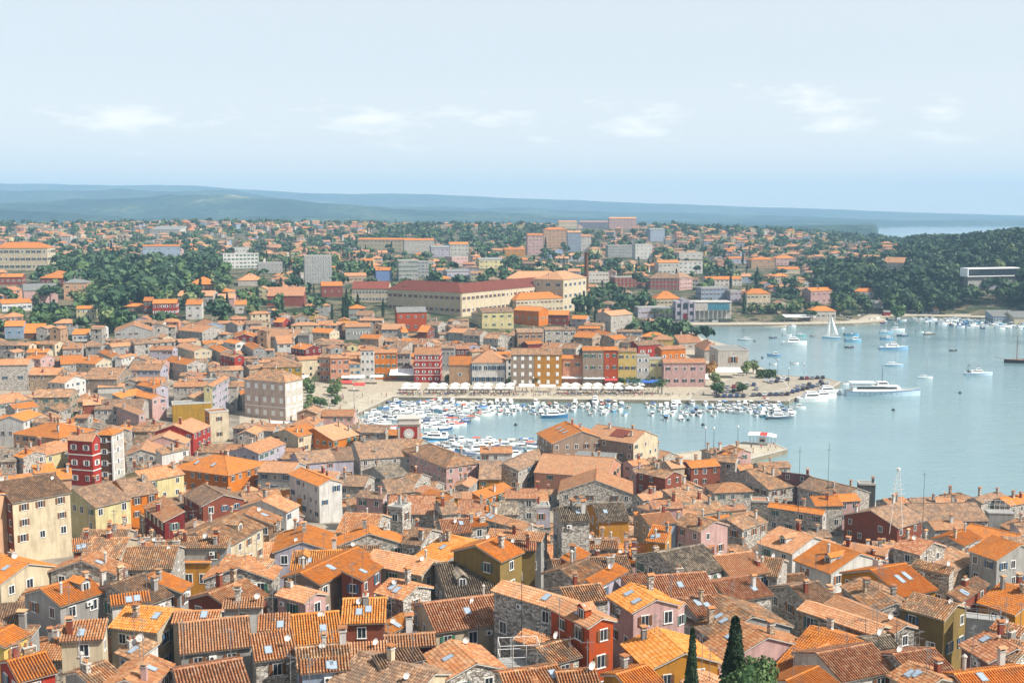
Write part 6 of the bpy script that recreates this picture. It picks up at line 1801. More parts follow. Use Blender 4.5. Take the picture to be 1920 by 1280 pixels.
def P_cover(L=5.6, B_=2.1):
    hm, s = hull_mesh(L, B_, .7, M_GLOSS, WHT); b = MB()
    for i in range(0, 7):
        p0, p1, q0, q1 = s[i][0], s[i][5], s[i+1][0], s[i+1][5]; h = .35 if 0 < i else .1; h2 = .35 if i < 6 else .0
        b.quad([p0, q0, (q0[0], 0, q0[2]+h2), (p0[0], 0, p0[2]+h)], 0); b.quad([(p0[0], 0, p0[2]+h), (q0[0], 0, q0[2]+h2), q1, p1], 0)
    return Proto('covered_boat', 'boat', [('hull', hm, 'hull'), ('tarpaulin', b.mesh('tarpaulin', [M_OBJ]), 'canvas'), ('outboard_motor', OUTB, None, [], (-L/2-.05, 0, 0))])
def P_sail(L=9, B_=2.9, mast=11.5):
    hm, s = hull_mesh(L, B_, .9, M_GLOSS, WHT, stern=.6); m = MB(); m.rod((.6, 0, .9), (.6, 0, mast), .07, 6, 0, .045); m.rod((.6, 0, 1.9), (-3.4, 0, 1.85), .06, 5)
    m.rod((.6, -.9, mast*.62), (.6, .9, mast*.62), .03, 4)
    r = MB(); r.rod((.6, 0, mast-.1), (L/2-.1, 0, 1.2), .015, 3); r.rod((.6, 0, mast-.1), (-L/2+.1, 0, 1.0), .015, 3)
    for sy in (-1, 1): r.rod((.6, sy*.9, mast*.62), (.5, sy*B_*.47, .95), .015, 3); r.rod((.6, 0, mast-.1), (.6, sy*.9, mast*.62), .015, 3)
    fs = MB(); fs.rod((.5, 0, 2.05), (-3.3, 0, 2.0), .17, 7, 0, .10)
    return Proto('sailing_boat', 'sailing boat', [('hull', hm, 'hull'), ('deck', deck_mesh(s, 0, 8, .01, WHT), None), ('cabin', cabin_mb(-1.2, 1.8, B_*.5, .9, .45, .4).mesh('cabin', [WHT, M_GLASS]), None),
        ('mast', m.mesh('mast', [M_METAL]), None), ('rigging', r.mesh('rigging', [M_DARK]), None), ('furled_sail', fs.mesh('furled_sail', [M_OBJ]), 'canvas')])
def P_cruiser(L=11, B_=3.6):
    hm, s = hull_mesh(L, B_, 1.35, M_GLOSS, WHT); up = cabin_mb(-2.6, 1.2, B_*.62, 2.75, .75, .5)
    rail = MB()
    for t in range(3, 8):
        for k in (0, 5):
            rail.rod(s[t][k], (s[t][k][0], s[t][k][1]*.95, s[t][k][2]+.6), .025, 4)
            if t < 7: rail.rod((s[t][k][0], s[t][k][1]*.95, s[t][k][2]+.6), (s[t+1][k][0], s[t+1][k][1]*.95, s[t+1][k][2]+.6), .025, 4)
    mm = MB(); mm.rod((-1, 0, 3.3), (-1.4, 0, 4.8), .05, 5)
    return Proto('cabin_cruiser', 'boat', [('hull', hm, 'hull'), ('deck', deck_mesh(s, 0, 8, .01, WHT), None), ('cabin', cabin_mb(-3.4, 2.6, B_*.78, 1.36, 1.4, .9).mesh('cabin', [WHT, M_GLASS]), None),
       ('wheelhouse', up.mesh('wheelhouse', [WHT, M_GLASS]), None), ('rail', rail.mesh('rail', [M_METAL]), None), ('mast', mm.mesh('mast', [M_METAL]), None)])
PO, PC, PV, PT, PS, PK = P_open(), P_cabin(), P_canvas(), P_cover(), P_sail(), P_cruiser()
PO2 = P_open(4.2, 1.6)
HULLC = [(.82, .82, .80), (.80, .80, .78), (.78, .78, .76), (.78, .76, .70), (.05, .10, .24), (.10, .30, .45), (.74, .76, .78)]
CANV = [(.80, .80, .78), (.78, .76, .72), (.78, .78, .75), (.05, .12, .32), (.10, .28, .50), (.08, .10, .18), (.5, .12, .08), (.70, .66, .55)]
CN = lambda c: 'white' if min(c) > .6 else ('red' if c[0] > .4 and c[1] < .2 else 'blue')
NB = 0
def boat(p, x, y, rz, where, group, hc=None, cc=None, sc=1.0, label=None):
    global NB
    NB += 1
    hc = hc or random.choice(HULLC); cc = cc or random.choice(CANV)
    kind = {PO: 'open motorboat', PO2: 'small open boat', PC: 'cabin motorboat', PV: 'motorboat with {} sun canopy'.format(CN(cc)), PT: 'motorboat under {} tarpaulin'.format(CN(cc)), PS: 'sailing boat with bare mast', PK: 'cabin cruiser'}[p]
    lab = label or f'{CN(hc)} {kind} {where}'
    return p.place((x, y, 0), rz, lab, None if label else group, dict(hull=hc, canvas=cc), sc)
def near_boat(x, y, lst, d):
    return any((x-a)**2+(y-b_)**2 < d*d for a, b_ in lst)
used = []
# rows along the north quay
qa, qb = at_z(760, 746, 0), at_z(1462, 752, 0)
n = 0
for row, (off, prob, bx0, bx1) in enumerate([(4.2, .99, 0, 1), (11.5, .96, 0, 1), (19.5, .92, 0, 1), (28, .85, .0, 1), (37, .6, .0, .99), (46, .28, .05, .97)]):
    d = (qb-qa).normalized(); nn = Vector((d.y, -d.x, 0)); Lq = (qb-qa).length; s = 2.0
    while s < Lq-2:
        t = s/Lq
        gap = .60 < t < .63
        if bx0 <= t <= bx1 and random.random() < prob and not gap and mnoise.noise(Vector((s/16, row*3.1, 5)))+.25*(4-row) > -.28:
            q = qa+d*s+nn*(off+random.uniform(-.8, .8))
            if sea_dist(q.x, q.y) < -2.5:
                p = random.choices([PO, PC, PV, PT, PK, PO2], [3, 4, 3, 2.4, .35, 1])[0]
                rz = math.atan2(nn.y, nn.x)+random.uniform(-.22, .22)+(PI if random.random() < .3 else 0)
                boat(p, q.x, q.y, rz, ['in the first row at the quay', 'in the second row off the quay', 'in the third row off the quay', 'in the fourth row off the quay', 'in the fifth row off the quay', 'in the outermost row off the quay'][row],
                     'boats moored along the north quay, row %d' % (row+1), hc=random.choice(HULLC[:4]) if random.random() < .8 else None, sc=random.uniform(.85, 1.05)); used.append((q.x, q.y))
        s += random.uniform(2.5, 3.0)
# crowded inner basin on the left: long sides seen
for _ in range(2600):
    px, py = random.uniform(690, 930), random.uniform(750, 806)
    if py > 752+ (930-px)*.35+22: continue
    q = at_z(px, py, 0)
    if sea_dist(q.x, q.y) > -3 or near_boat(q.x, q.y, used, 3.8): continue
    p = random.choices([PO, PC, PV, PT, PK, PS], [2.5, 4, 2, 2, .8, .25])[0]
    if p is PK and near_boat(q.x, q.y, used, 6.5): continue
    boat(p, q.x, q.y, random.choice([0.15, .25, PI+.2, PI])+random.uniform(-.25, .25), 'in the crowded inner basin', 'boats in the crowded inner basin'); used.append((q.x, q.y))
# cluster behind the near roofs
for _ in range(1100):
    px, py = random.uniform(800, 1004), random.uniform(818, 868)
    if py < 826 and px > 860: continue
    q = at_z(px, py, 0)
    if sea_dist(q.x, q.y) > -2 or near_boat(q.x, q.y, used, 3.8): continue
    p = random.choices([PO, PC, PV, PT, PK], [2, 4, 2, 2, 1])[0]
    boat(p, q.x, q.y, random.choice([.2, PI-.1])+random.uniform(-.3, .3), 'in the cluster behind the near roofs', 'boats behind the near roofs'); used.append((q.x, q.y))
# right end of the moorings, off the car park pier
for px, py, p, rz, sc, l in [(1524, 752, PK, .15, 1.25, 'large white cabin cruiser tied to the corner of the car park pier'), (1545, 747, PK, .2, 1.05, 'second white cabin cruiser at the car park pier'), (1553, 738, PK, .1, 1.1, 'dark-decked white cruiser near the tip of the car park pier'),
   (1461, 785, PK, -.1, .8, 'white cruiser with dark hull lying alone at the outer edge of the moorings'), (1460, 775, PV, .1, 1.0, 'motorboat with blue canopy just behind the lone outer cruiser'), (1478, 775, PC, .2, 1, 'white cabin boat at the outer right edge of the moorings'), (1495, 766, PC, -.2, 1, 'cream cabin boat near the pier corner'),
   (1382, 775, PC, -.9, 1.2, 'large white cabin boat pointing at the camera, right of the small cream round boat'), (1308, 777, PO2, -1.2, .9, 'small cream open boat floating alone before the moorings'), (1345, 768, PC, -1.4, 1.1, 'white cabin boat with dark windows before the quay'), (1434, 752, PV, 1.5, 1, 'boat with a blue-white hull below the yellow awning'),
   (1040, 783, PK, .03, .95, 'long low blue boat with a canopy lying in front of the moorings'), (1582, 721, PO2, .1, 1.2, 'small white tender at the tip of the car park pier')]:
    q = at_z(px, py, 0); boat(p, q.x, q.y, rz, '', None, sc=sc, label=l, hc=(.05, .16, .30) if 'blue' in l else ((.1, .15, .2) if 'dark hull' in l else (.8, .8, .78)))
    used.append((q.x, q.y))
# boats at anchor in the bay
for px, py, p, rz, sc, l, hc in [
  (1396, 638, PS, PI, .95, 'grey ketch-like sailing boat nearest the far left quay', (.45, .47, .5)), (1490, 646, PK, -.1, 1.35, 'white wooden-cabin boat with dark stripe in mid bay', (.8, .8, .78)), (1452, 667, PC, -.3, 1.1, 'small blue-hulled fishing boat closest to the customs house', (.2, .4, .6)),
  (1450, 634, PO2, 0, 1.2, 'small dark open boat left of mid bay', (.12, .16, .2)), (1468, 617, PO2, .2, 1, 'tiny white boat near the promenade', (.8, .8, .78)), (1485, 612, PC, .1, .9, 'little white cabin boat near the promenade', (.8, .8, .78)), (1476, 629, PO, .1, 1.2, 'pale open boat left of the green sailing boat', (.7, .72, .7)),
  (1502, 629, PS, .1, .75, 'sailing boat with a green hull left of the white sails', (.1, .4, .38)), (1525, 631, PO2, 0, 1, 'grey dinghy left of the white sails', (.3, .3, .3)), (1597, 629, PO, 0, 1.9, 'long blue and white motorboat right of the white sails', (.15, .4, .6)),
  (1600, 640, PC, 0, 1.5, 'long blue-hulled boat with white deck, second right of the white sails', (.2, .45, .62)), (1593, 652, PO2, 0, 1.3, 'dark grey rubber dinghy in mid bay', (.1, .1, .1)), (1661, 624, PS, .1, 1.0, 'blue sailing boat, left of the twin masts', (.2, .42, .6)),
  (1683, 620, PS, .2, 1.2, 'sailing boat with two masts close to the marina', (.7, .75, .8)), (1693, 630, PC, 0, 1.1, 'dark blue cabin boat below the twin masts', (.06, .12, .2)), (1663, 636, PC, 0, 1.2, 'blue cabin boat just above the large blue motor yacht', (.15, .35, .55)),
  (1677, 686, PS, 0, 1.05, 'white and blue sailing boat right above the long passenger ship', (.35, .5, .65)), (1735, 709, PS, -.05, .8, 'small white sailing boat right of the passenger ship', (.72, .78, .8)), (1725, 623, PO, 0, 1, 'pale open boat before the marina', (.6, .7, .72)),
  (1450, 683, PO2, 0, .9, 'tiny white rowing boat left of mid bay', (.8, .8, .8)), (1490, 682, PO2, 0, 1.0, 'white flat dinghy off the customs house', (.8, .8, .8)), (1788, 658, PO2, .05, 1.1, 'thin dark rowing boat with a wake in the open bay', (.1, .1, .1)), (1578, 615, PO2, 0, .9, 'small boat under the quay pavilion', (.75, .75, .72))]:
    q = at_z(px, py, 0); boat(p, q.x, q.y, rz, '', None, sc=sc, label=l, hc=hc, cc=(.8, .8, .78))
# right-hand marina
used2 = []
for _ in range(2500):
    px, py = random.uniform(1722, 1918), random.uniform(598, 617)
    if py > 603+(px-1722)*.11+random.uniform(0, 2): continue
    q = at_z(px, py, 0)
    if len(used2) > 74 or sea_dist(q.x, q.y) > -3 or near_boat(q.x, q.y, used2, 6.3): continue
    boat(random.choices([PO, PC, PV, PT, PS], [3, 4, 2, 3, .5])[0], q.x, q.y, random.choice([.1, PI, PI/2])+random.uniform(-.3, .3), 'in the small marina under the wooded hill', 'boats in the marina under the wooded hill', sc=random.uniform(.9, 1.2)); used2.append((q.x, q.y))
for k in range(26):   # boats pulled up along the boatyard shore
    q = at_z(random.uniform(1575, 1720), random.uniform(590, 603), 1.6)
    if near_boat(q.x, q.y, used2, 6): continue
    used2.append((q.x, q.y)); z = max(G(q.x, q.y), 0)
    o = boat(random.choice([PO, PO2, PT]), q.x, q.y, random.uniform(0, 3), 'laid up on the boatyard shore by the beach', 'boats laid up on the boatyard shore'); o.location.z = z if z > .5 else 0
print('boats', NB)
# passenger ship
def ship():
    hm, s = hull_mesh(33, 6.6, 2.1, plain('ship_blue_white', (.55, .68, .76, 1), .3, spec=.5), WHT)
    q = at_z(1655, 741, 0)
    r = thing('passenger_ship', 'long white and pale blue passenger ship lying off the tip of the car park pier', 'ship', (q.x, q.y, 0), -.03)
    link('hull', hm, r); link('deck', deck_mesh(s, 0, 8, .02, GREYD), r)
    st = MB()
    for k in range(8): st.quad([s[k][0], s[k+1][0], (s[k+1][0][0], s[k+1][0][1]-.03, s[k+1][0][2]-.28), (s[k][0][0], s[k][0][1]-.03, s[k][0][2]-.28)][::-1], 0)
    link('rubbing_strake', st.mesh('rubbing_strake', [plain('strake_blue', (.05, .16, .32, 1), .4)]), r)
    b = cabin_mb(-14, 8, 5.2, 2.12, 2.3, 1.2, .95); link('saloon', b.mesh('saloon', [WHT, M_GLASS]), r)
    b = MB(); b.box(-14.5, 1, -2.7, 2.7, 4.42, 4.54, 0, True)
    for k in range(8):
        for y in (-2.4, 2.4): b.rod((-14+k*1.4, y, 4.5), (-14+k*1.4, y, 5.9), .05, 4)
    b.box(-14.6, -3.5, -2.8, 2.8, 5.9, 6.0, 0, True); link('sun_deck', b.mesh('sun_deck', [WHT]), r)
    w = link('wheelhouse', cabin_mb(-3, 2.4, 3.8, 4.54, 1.7, .8, .9).mesh('wheelhouse', [WHT, M_GLASS]), r)
    m = MB(); m.rod((-.5, 0, 6), (-.5, 0, 13.5), .12, 6, 0, .06); m.rod((-.5, -1.2, 9.5), (-.5, 1.2, 9.5), .05, 4); m.rod((-.5, 0, 12), (15.5, 0, 3.8), .02, 3); link('mast', m.mesh('mast', [M_DARK]), r)
    rl = MB()
    for t in range(5, 8):
        for k in (0, 5):
            a, c = s[t][k], s[t+1][k]; 
            for z in (.5, 1.0): rl.rod((a[0], a[1]*.96, a[2]+z), (c[0], c[1]*.96, c[2]+z), .03, 4)
            rl.rod(a, (a[0], a[1]*.96, a[2]+1), .03, 4)
    link('rail', rl.mesh('rail', [WHT]), r)
    b = MB(); 
    for k in range(9): b.lathe([(.0, 0), (.25, .01)], 8, -11+k*2, 0)
    pb = MB()
    for k in range(8):
        x = -11+k*2.3; pb.box(x-.18, x+.18, -3.36, -3.2, 1.0, 1.36, 0, True)
    link('portholes', pb.mesh('portholes', [M_GLASS]), r)
ship()
def yacht(px, py, L, rz, name, label, hc, extra=None):
    q = at_z(px, py, 0); B_ = L*.27
    hm, s = hull_mesh(L, B_, L*.095, M_GLOSS, WHT); r = thing(name, label, 'boat', (q.x, q.y, 0), rz)
    link('hull', hm, r, color=hc); link('deck', deck_mesh(s, 0, 8, .02, WHT), r); H = L*.095
    link('cabin', cabin_mb(-L*.3, L*.18, B_*.75, H, L*.09, L*.06).mesh('cabin', [WHT, M_GLASS]), r); link('wheelhouse', cabin_mb(-L*.12, L*.1, B_*.5, H+L*.09, L*.07, L*.05).mesh('wheelhouse', [WHT, M_GLASS]), r)
    m = MB(); m.rod((-L*.05, 0, H+L*.15), (-L*.05, 0, H+L*.33), .06, 5); link('mast', m.mesh('mast', [M_METAL]), r)
    if extra: extra(r, L, H, B_)
yacht(1676, 655, 17, -.02, 'motor_yacht', 'blue-hulled motor yacht with white superstructure anchored right of mid bay', (.25, .45, .65))
def trawl(r, L, H, B_):
    m = MB()
    for y in (-B_*.35, B_*.35): m.rod((-L*.42, y, H), (-L*.36, y*.6, H+L*.3), .09, 5)
    m.rod((-L*.36, -B_*.21, H+L*.3), (-L*.36, B_*.21, H+L*.3), .09, 5); m.rod((-L*.36, 0, H+L*.3), (-L*.2, 0, H+L*.1), .06, 4)
    link('gantry', m.mesh('gantry', [M_DARK]), r); w = MB(); w.lathe([(.5, -.6), (.5, .6)], 8, 0, 0)
    o = link('net_winch', w.mesh('net_winch', [BLK]), r, (-L*.38, 0, H+.5)); o.rotation_euler = (PI/2, 0, 0)
yacht(1835, 703, 13.5, -.06, 'fishing_trawler', 'white fishing trawler with a dark stern gantry, anchored at the right', (.55, .66, .76), trawl)
yacht(1742, 627, 8, .05, 'water_taxi', 'dark wooden boat with people aboard before the marina', (.10, .07, .03))
def schooner():
    q = at_z(1914, 680, 0); hm, s = hull_mesh(30, 6.4, 1.6, plain('tarred_hull', (.03, .022, .018, 1), .5), WOOD, stern=.6)
    r = thing('wooden_schooner', 'old dark wooden schooner with brown masts at the right edge', 'sailing ship', (q.x+5.5, q.y, 0), PI+.05)
    link('hull', hm, r); link('deck', deck_mesh(s, 0, 8, .0, WOOD), r); m = MB()
    for x, h in ((8, 18), (-3, 19)): m.rod((x, 0, 1), (x, 0, h), .2, 7, 0, .1)
    m.rod((-3, 0, 3.5), (-11, 0, 3.3), .14, 6); m.rod((15, 0, 2.2), (20, 0, 3.2), .12, 5)
    link('mast', m.mesh('mast', [WOOD]), r); g = MB()
    for x, h in ((8, 18), (-3, 19)):
        for y in (-2.9, 2.9):
            for dx in (-.8, .8): g.rod((x, 0, h*.8), (x+dx, y, 1.6), .03, 3)
    g.rod((8, 0, 17), (20, 0, 3.2), .03, 3); g.rod((8, 0, 17.5), (-3, 0, 18.5), .03, 3)
    link('rigging', g.mesh('rigging', [M_DARK]), r); link('deckhouse', cabin_mb(-9, -5, 3, 1.7, 1.2, .2).mesh('deckhouse', [WOOD, M_GLASS]), r)
    c = MB(); c.box(-2, 4, -1.2, 1.2, 1.7, 2.2, 0); link('hatch', c.mesh('hatch', [WOOD]), r)
    a = MB(); a.quad([(-11, -2, 3.2), (-3, -2, 3.4), (-3, 0, 4.2), (-11, 0, 3.9)], 0); a.quad([(-11, 0, 3.9), (-3, 0, 4.2), (-3, 2, 3.4), (-11, 2, 3.2)], 0); link('awning', a.mesh('awning', [plain('tan_canvas', (.3, .26, .2, 1), .9)]), r)
schooner()
def sailer():
    q = at_z(1559, 634, 0); L = 12; hm, s = hull_mesh(L, 3.6, 1.0, M_GLOSS, WHT, stern=.6)
    r = thing('sailing_boat', 'sailing boat with both white sails hoisted, before the quay pavilion', 'sailing boat', (q.x, q.y, 0), PI-.15)
    link('hull', hm, r, color=(.35, .55, .72)); link('deck', deck_mesh(s, 0, 8, .01, WHT), r)
    m = MB(); m.rod((.6, 0, 1), (.6, 0, 15), .09, 6); m.rod((.6, 0, 2), (-4.6, 0, 2), .07, 5); link('mast', m.mesh('mast', [M_METAL]), r)
    def sail(A, B2, C2, bul, nm):
        b = MB(); A, B2, C2 = map(Vector, (A, B2, C2)); n = 7
        P = lambda u, v: (A+(B2-A)*u*(1-v)+(C2-A)*v)+Vector((0, bul*math.sin(PI*u)*math.sin(PI*(v*.9+.05)), 0))
        for i in range(n):
            for j in range(n): b.quad([P(i/n, j/n), P((i+1)/n, j/n), P((i+1)/n, (j+1)/n), P(i/n, (j+1)/n)], 0)
        link(nm, b.mesh(nm, [M_CANVAS], True), r)
    sail((.4, 0, 2.1), (-4.5, .3, 2.1), (.5, 0, 14.8), .7, 'mainsail'); sail((5.6, 0, 1.4), (1.0, .6, 1.8), (.9, 0, 13.5), .5, 'jib')
sailer()
for i, (px, py) in enumerate([(1318, 797), (967, 797), (1290, 788), (1675, 769), (1800, 737), (1438, 786), (1429, 671), (1415, 640)]):
    q = at_z(px, py, 0); b = MB(); b.lathe([(.05, -.3), (.38, -.1), (.45, .15), (.25, .4), (.06, .55)], 10)
    if i == 0: BUOY = b.mesh('mooring_buoy', [BLK])
    thing('mooring_buoy', ['dark buoy floating in front of the right part of the moorings', 'dark buoy before the left basin', 'small dark buoy behind the twin taupe houses', 'dark buoy below the passenger ship', 'lone dark buoy in the open bay at right', 'dark buoy near the lone outer cruiser', 'small buoy left of mid bay by the customs house', 'small buoy near the far left quay'][i], 'buoy', (q.x, q.y, 0), me=BUOY, scale=1.6)

# ------------------------------------------------------------------ cars
def car_proto():
    W = 1.75; prof_lo = [(-2.1, .35), (-2.15, .75), (-2.0, .95), (-1.5, 1.02)]
    b = MB()
    body = [(-2.12, .30), (-2.15, .85), (-1.75, 1.0), (.95, .98), (1.95, .80), (2.12, .55), (2.08, .30)]
    for s in (-1, 1): pts = [(x, s*W/2, z) for x, z in body]; b.quad(pts if s < 0 else pts[::-1], 0)
    for i in range(len(body)-1): a, c = body[i], body[i+1]; b.quad([(a[0], -W/2, a[1]), (a[0], W/2, a[1]), (c[0], W/2, c[1]), (c[0], -W/2, c[1])], 0)
    bm_ = b.mesh('body', [M_GLOSS])
    g = MB(); lo = [(-1.75, 1.0), (.95, .98)]; hi = [(-1.25, 1.43), (.25, 1.45)]
    w0, w1 = W/2*.96, W/2*.78
    A = [(-1.75, -w0, .99), (.98, -w0, .97), (.98, w0, .97), (-1.75, w0, .99)]; B2 = [(-1.25, -w1, 1.42), (.25, -w1, 1.44), (.25, w1, 1.44), (-1.25, w1, 1.42)]
    for i in range(4): j = (i+1) % 4; g.quad([A[i], A[j], B2[j], B2[i]], 0)
    gm = g.mesh('windows', [M_GLASS])
    r = MB(); r.box(-1.3, .3, -w1-.02, w1+.02, 1.42, 1.49, 0, True); rm = r.mesh('roof', [M_GLOSS])
    wh = MB(); wh.rod((0, -.11, 0), (0, .11, 0), .31, 12, 0); wh.rod((0, -.12, 0), (0, .12, 0), .17, 10, 1)
    wm = wh.mesh('wheel', [BLK, M_METAL])
    lt = MB(); lt.box(-.03, .03, -.16, .16, -.07, .07, 0, True); hl = lt.mesh('headlight', [plain('lamp_glass', (.7, .7, .68, 1), .2)]); tl = lt.mesh('tail_light', [plain('tail_red', (.35, .02, .02, 1), .3)])
    P = [('body', bm_, 'c'), ('windows', gm, None), ('roof', rm, 'c')]
    for x in (-1.35, 1.35):
        for y in (-.78, .78): P.append(('wheel', wm, None, [], (x, y, .31)))
    for y in (-.62, .62): P.append(('headlight', hl, None, [], (2.1, y, .62))); P.append(('tail_light', tl, None, [], (-2.14, y, .75)))
    return Proto('parked_car', 'car', P)
CAR = car_proto()
CC = [((.75, .75, .75), 'white'), ((.03, .03, .035), 'black'), ((.06, .07, .09), 'dark grey'), ((.35, .36, .37), 'silver'), ((.04, .08, .20), 'dark blue'), ((.32, .03, .03), 'red'), ((.2, .2, .2), 'grey'), ((.45, .44, .4), 'beige')]
CWT = [5, 6, 5, 6, 3, 2, 3, 1]
ncar = 0
def car_row(x0, y0, x1, y1, n, rz, where, grp, z=None, skip=.06):
    global ncar
    for i in range(n):
        if random.random() < skip: continue
        t = (i+.5)/n; q = at_z(x0+(x1-x0)*t, y0+(y1-y0)*t, 1.6 if z is None else z)
        c, nm = random.choices(CC, CWT)[0]
        CAR.place((q.x, q.y, (1.555 if z is None else z)), rz+random.uniform(-.06, .06), f'{nm} parked car {where}', grp, dict(c=c)); ncar += 1
for x0, y0, x1, y1, n, wh in [(1338, 737, 1424, 730, 8, 'in the second row from the quay beside the kiosk'), (1345, 729, 1420, 722, 6, 'in the third row behind the kiosk trees'), (1420, 722, 1482, 712, 6, 'in the row nearest the hedge'),
   (1432, 716, 1475, 709, 4, 'right behind the hedge row'), (1408, 742, 1482, 740, 7, 'in the front row of the pier'), (1482, 737, 1556, 718, 8, 'in the front row near the pier tip'), (1490, 728, 1545, 716, 5, 'in the second row near the pier tip'), (1498, 711, 1548, 709, 5, 'in the back row near the pier tip'), (1340, 744, 1400, 744, 5, 'along the quay wall by the kiosk')]:
    car_row(x0, y0, x1, y1, n, 1.2, wh, 'cars '+wh)
car_row(1256, 603, 1372, 604, 20, 0, 'on the far quay before the lilac sheds', 'cars on the far quay', z=1.5)
car_row(1690, 587, 1760, 588, 8, .1, 'behind the beach at the boatyard', 'cars behind the beach', z=1.6)
print('cars', ncar)
# ------------------------------------------------------------------ people
SKIN = plain('skin', (.45, .27, .18, 1), .6); TROU = plain('trousers', (.06, .07, .11, 1), .8); HAIR = plain('hair', (.05, .03, .02, 1), .7)
def person_mesh(pose, seed):
    import bmesh
    if pose == 'stand': J = dict(pel=(0, 0, .95), ch=(0, .02, 1.35), nk=(0, 0, 1.5), hd=(0, -.02, 1.68), hl=(-.1, 0, .9), kl=(-.11, -.03, .5), fl=(-.12, .02, .06), tl=(-.12, -.14, .04), hr=(.1, 0, .9), kr=(.11, .02, .5), fr=(.12, .06, .06), tr=(.12, -.10, .04), sl=(-.19, 0, 1.42), el=(-.24, .02, 1.15), wl=(-.24, -.06, .9), gl=(-.24, -.08, .82), sr=(.19, 0, 1.42), er=(.25, .02, 1.15), wr=(.23, -.06, .9), gr=(.23, -.08, .82))
    elif pose == 'walk': J = dict(pel=(0, 0, .93), ch=(0, -.03, 1.33), nk=(0, -.04, 1.48), hd=(0, -.08, 1.66), hl=(-.1, 0, .88), kl=(-.11, -.22, .52), fl=(-.11, -.28, .08), tl=(-.11, -.43, .06), hr=(.1, 0, .88), kr=(.11, .10, .48), fr=(.11, .38, .16), tr=(.11, .30, .05), sl=(-.19, -.03, 1.4), el=(-.24, .15, 1.16), wl=(-.24, .12, .92), gl=(-.24, .08, .84), sr=(.19, -.03, 1.4), er=(.25, -.16, 1.15), wr=(.23, -.32, 1.0), gr=(.22, -.38, .96))
    else: J = dict(pel=(0, .1, .5), ch=(0, .08, .92), nk=(0, .04, 1.06), hd=(0, 0, 1.24), hl=(-.1, .05, .5), kl=(-.12, -.38, .5), fl=(-.12, -.36, .08), tl=(-.12, -.5, .05), hr=(.1, .05, .5), kr=(.13, -.38, .5), fr=(.14, -.42, .08), tr=(.14, -.56, .05), sl=(-.19, .06, .98), el=(-.25, -.02, .74), wl=(-.18, -.25, .72), gl=(-.15, -.33, .73), sr=(.19, .06, .98), er=(.25, -.02, .74), wr=(.18, -.25, .72), gr=(.15, -.33, .73))
    R = dict(pel=.13, ch=.155, nk=.06, hd=.105, hl=.09, kl=.06, fl=.045, tl=.035, hr=.09, kr=.06, fr=.045, tr=.035, sl=.065, el=.045, wl=.032, gl=.04, sr=.065, er=.045, wr=.032, gr=.04)
    E = [('pel', 'ch'), ('ch', 'nk'), ('nk', 'hd'), ('pel', 'hl'), ('hl', 'kl'), ('kl', 'fl'), ('fl', 'tl'), ('pel', 'hr'), ('hr', 'kr'), ('kr', 'fr'), ('fr', 'tr'), ('ch', 'sl'), ('sl', 'el'), ('el', 'wl'), ('wl', 'gl'), ('ch', 'sr'), ('sr', 'er'), ('er', 'wr'), ('wr', 'gr')]
    ks = list(J); me = bpy.data.meshes.new('person'); me.from_pydata([J[k] for k in ks], [(ks.index(a), ks.index(b_)) for a, b_ in E], [])
    o = bpy.data.objects.new('tmp', me); C.objects.link(o); md = o.modifiers.new('s', 'SKIN')
    for i, k in enumerate(ks): me.skin_vertices[0].data[i].radius = (R[k], R[k]); me.skin_vertices[0].data[i].use_root = (k == 'pel')
    sb = o.modifiers.new('u', 'SUBSURF'); sb.levels = 1; sb.render_levels = 1
    dg = bpy.context.evaluated_depsgraph_get(); m2 = bpy.data.meshes.new_from_object(o.evaluated_get(dg)); bpy.data.objects.remove(o)
    m2.name = 'person'
    for m in (SKIN, M_OBJ, TROU, HAIR): m2.materials.append(m)
    zc, zn, zp, hdz = J['ch'][2], J['nk'][2], J['pel'][2], J['hd'][2]
    for p in m2.polygons:
        c = p.center; mi = 1
        if c.z > zn+.02: mi = 3 if (c.z > hdz+.03 or c.y > J['hd'][1]+.03) else 0
        elif pose == 'sit' and c.y < -.05 and c.z < .6: mi = 2 if c.z > .3 else 0
        elif c.z < zp+.02 and abs(c.x) < .2: mi = 2 if c.z > .45 or seed else 0
        elif abs(c.x) > .2 and c.z < zn-.25: mi = 0
        p.material_index = mi; p.use_smooth = True
    return m2
PM = {p: [person_mesh(p, 0), person_mesh(p, 1)] for p in ('stand', 'walk', 'sit')}
SH_C = [((.75, .74, .72), 'white'), ((.04, .04, .05), 'black'), ((.08, .14, .35), 'blue'), ((.5, .06, .05), 'red'), ((.3, .3, .3), 'grey'), ((.5, .42, .25), 'beige'), ((.1, .3, .18), 'green'), ((.6, .35, .45), 'pink')]
npp = 0
def person(px, py, pose, where, grp, z=None, pos=None):
    global npp
    q = pos if pos is not None else at_z(px, py, 1.56 if z is None else z)
    zz = (max(G(q.x, q.y), 1.56) if z is None else z)
    c, nm = random.choice(SH_C); npp += 1
    thing('person', f'person in {nm} top {"sitting" if pose == "sit" else ("walking" if pose == "walk" else "standing")} {where}', 'person', (q.x, q.y, zz), random.uniform(0, 6.28), grp, me=random.choice(PM[pose]), color=c)
for _ in range(70):
    px = random.uniform(600, 745); py = random.uniform(742, 796)
    q = at_z(px, py, 1.55)
    if sea_dist(q.x, q.y) < 1.5: continue
    person(px, py, random.choice(['stand', 'walk', 'walk']), 'on the open square left of the harbour', 'people on the open square')
for _ in range(24): person(random.uniform(570, 690), random.uniform(765, 800), random.choice(['stand', 'walk']), 'on the street leading down to the square', 'people in the street by the square')
for _ in range(46):
    px = random.uniform(745, 1380); person(px, 738+(px-745)*.006+random.uniform(-1, 2), 'walk', 'on the north quay promenade', 'people on the north quay')
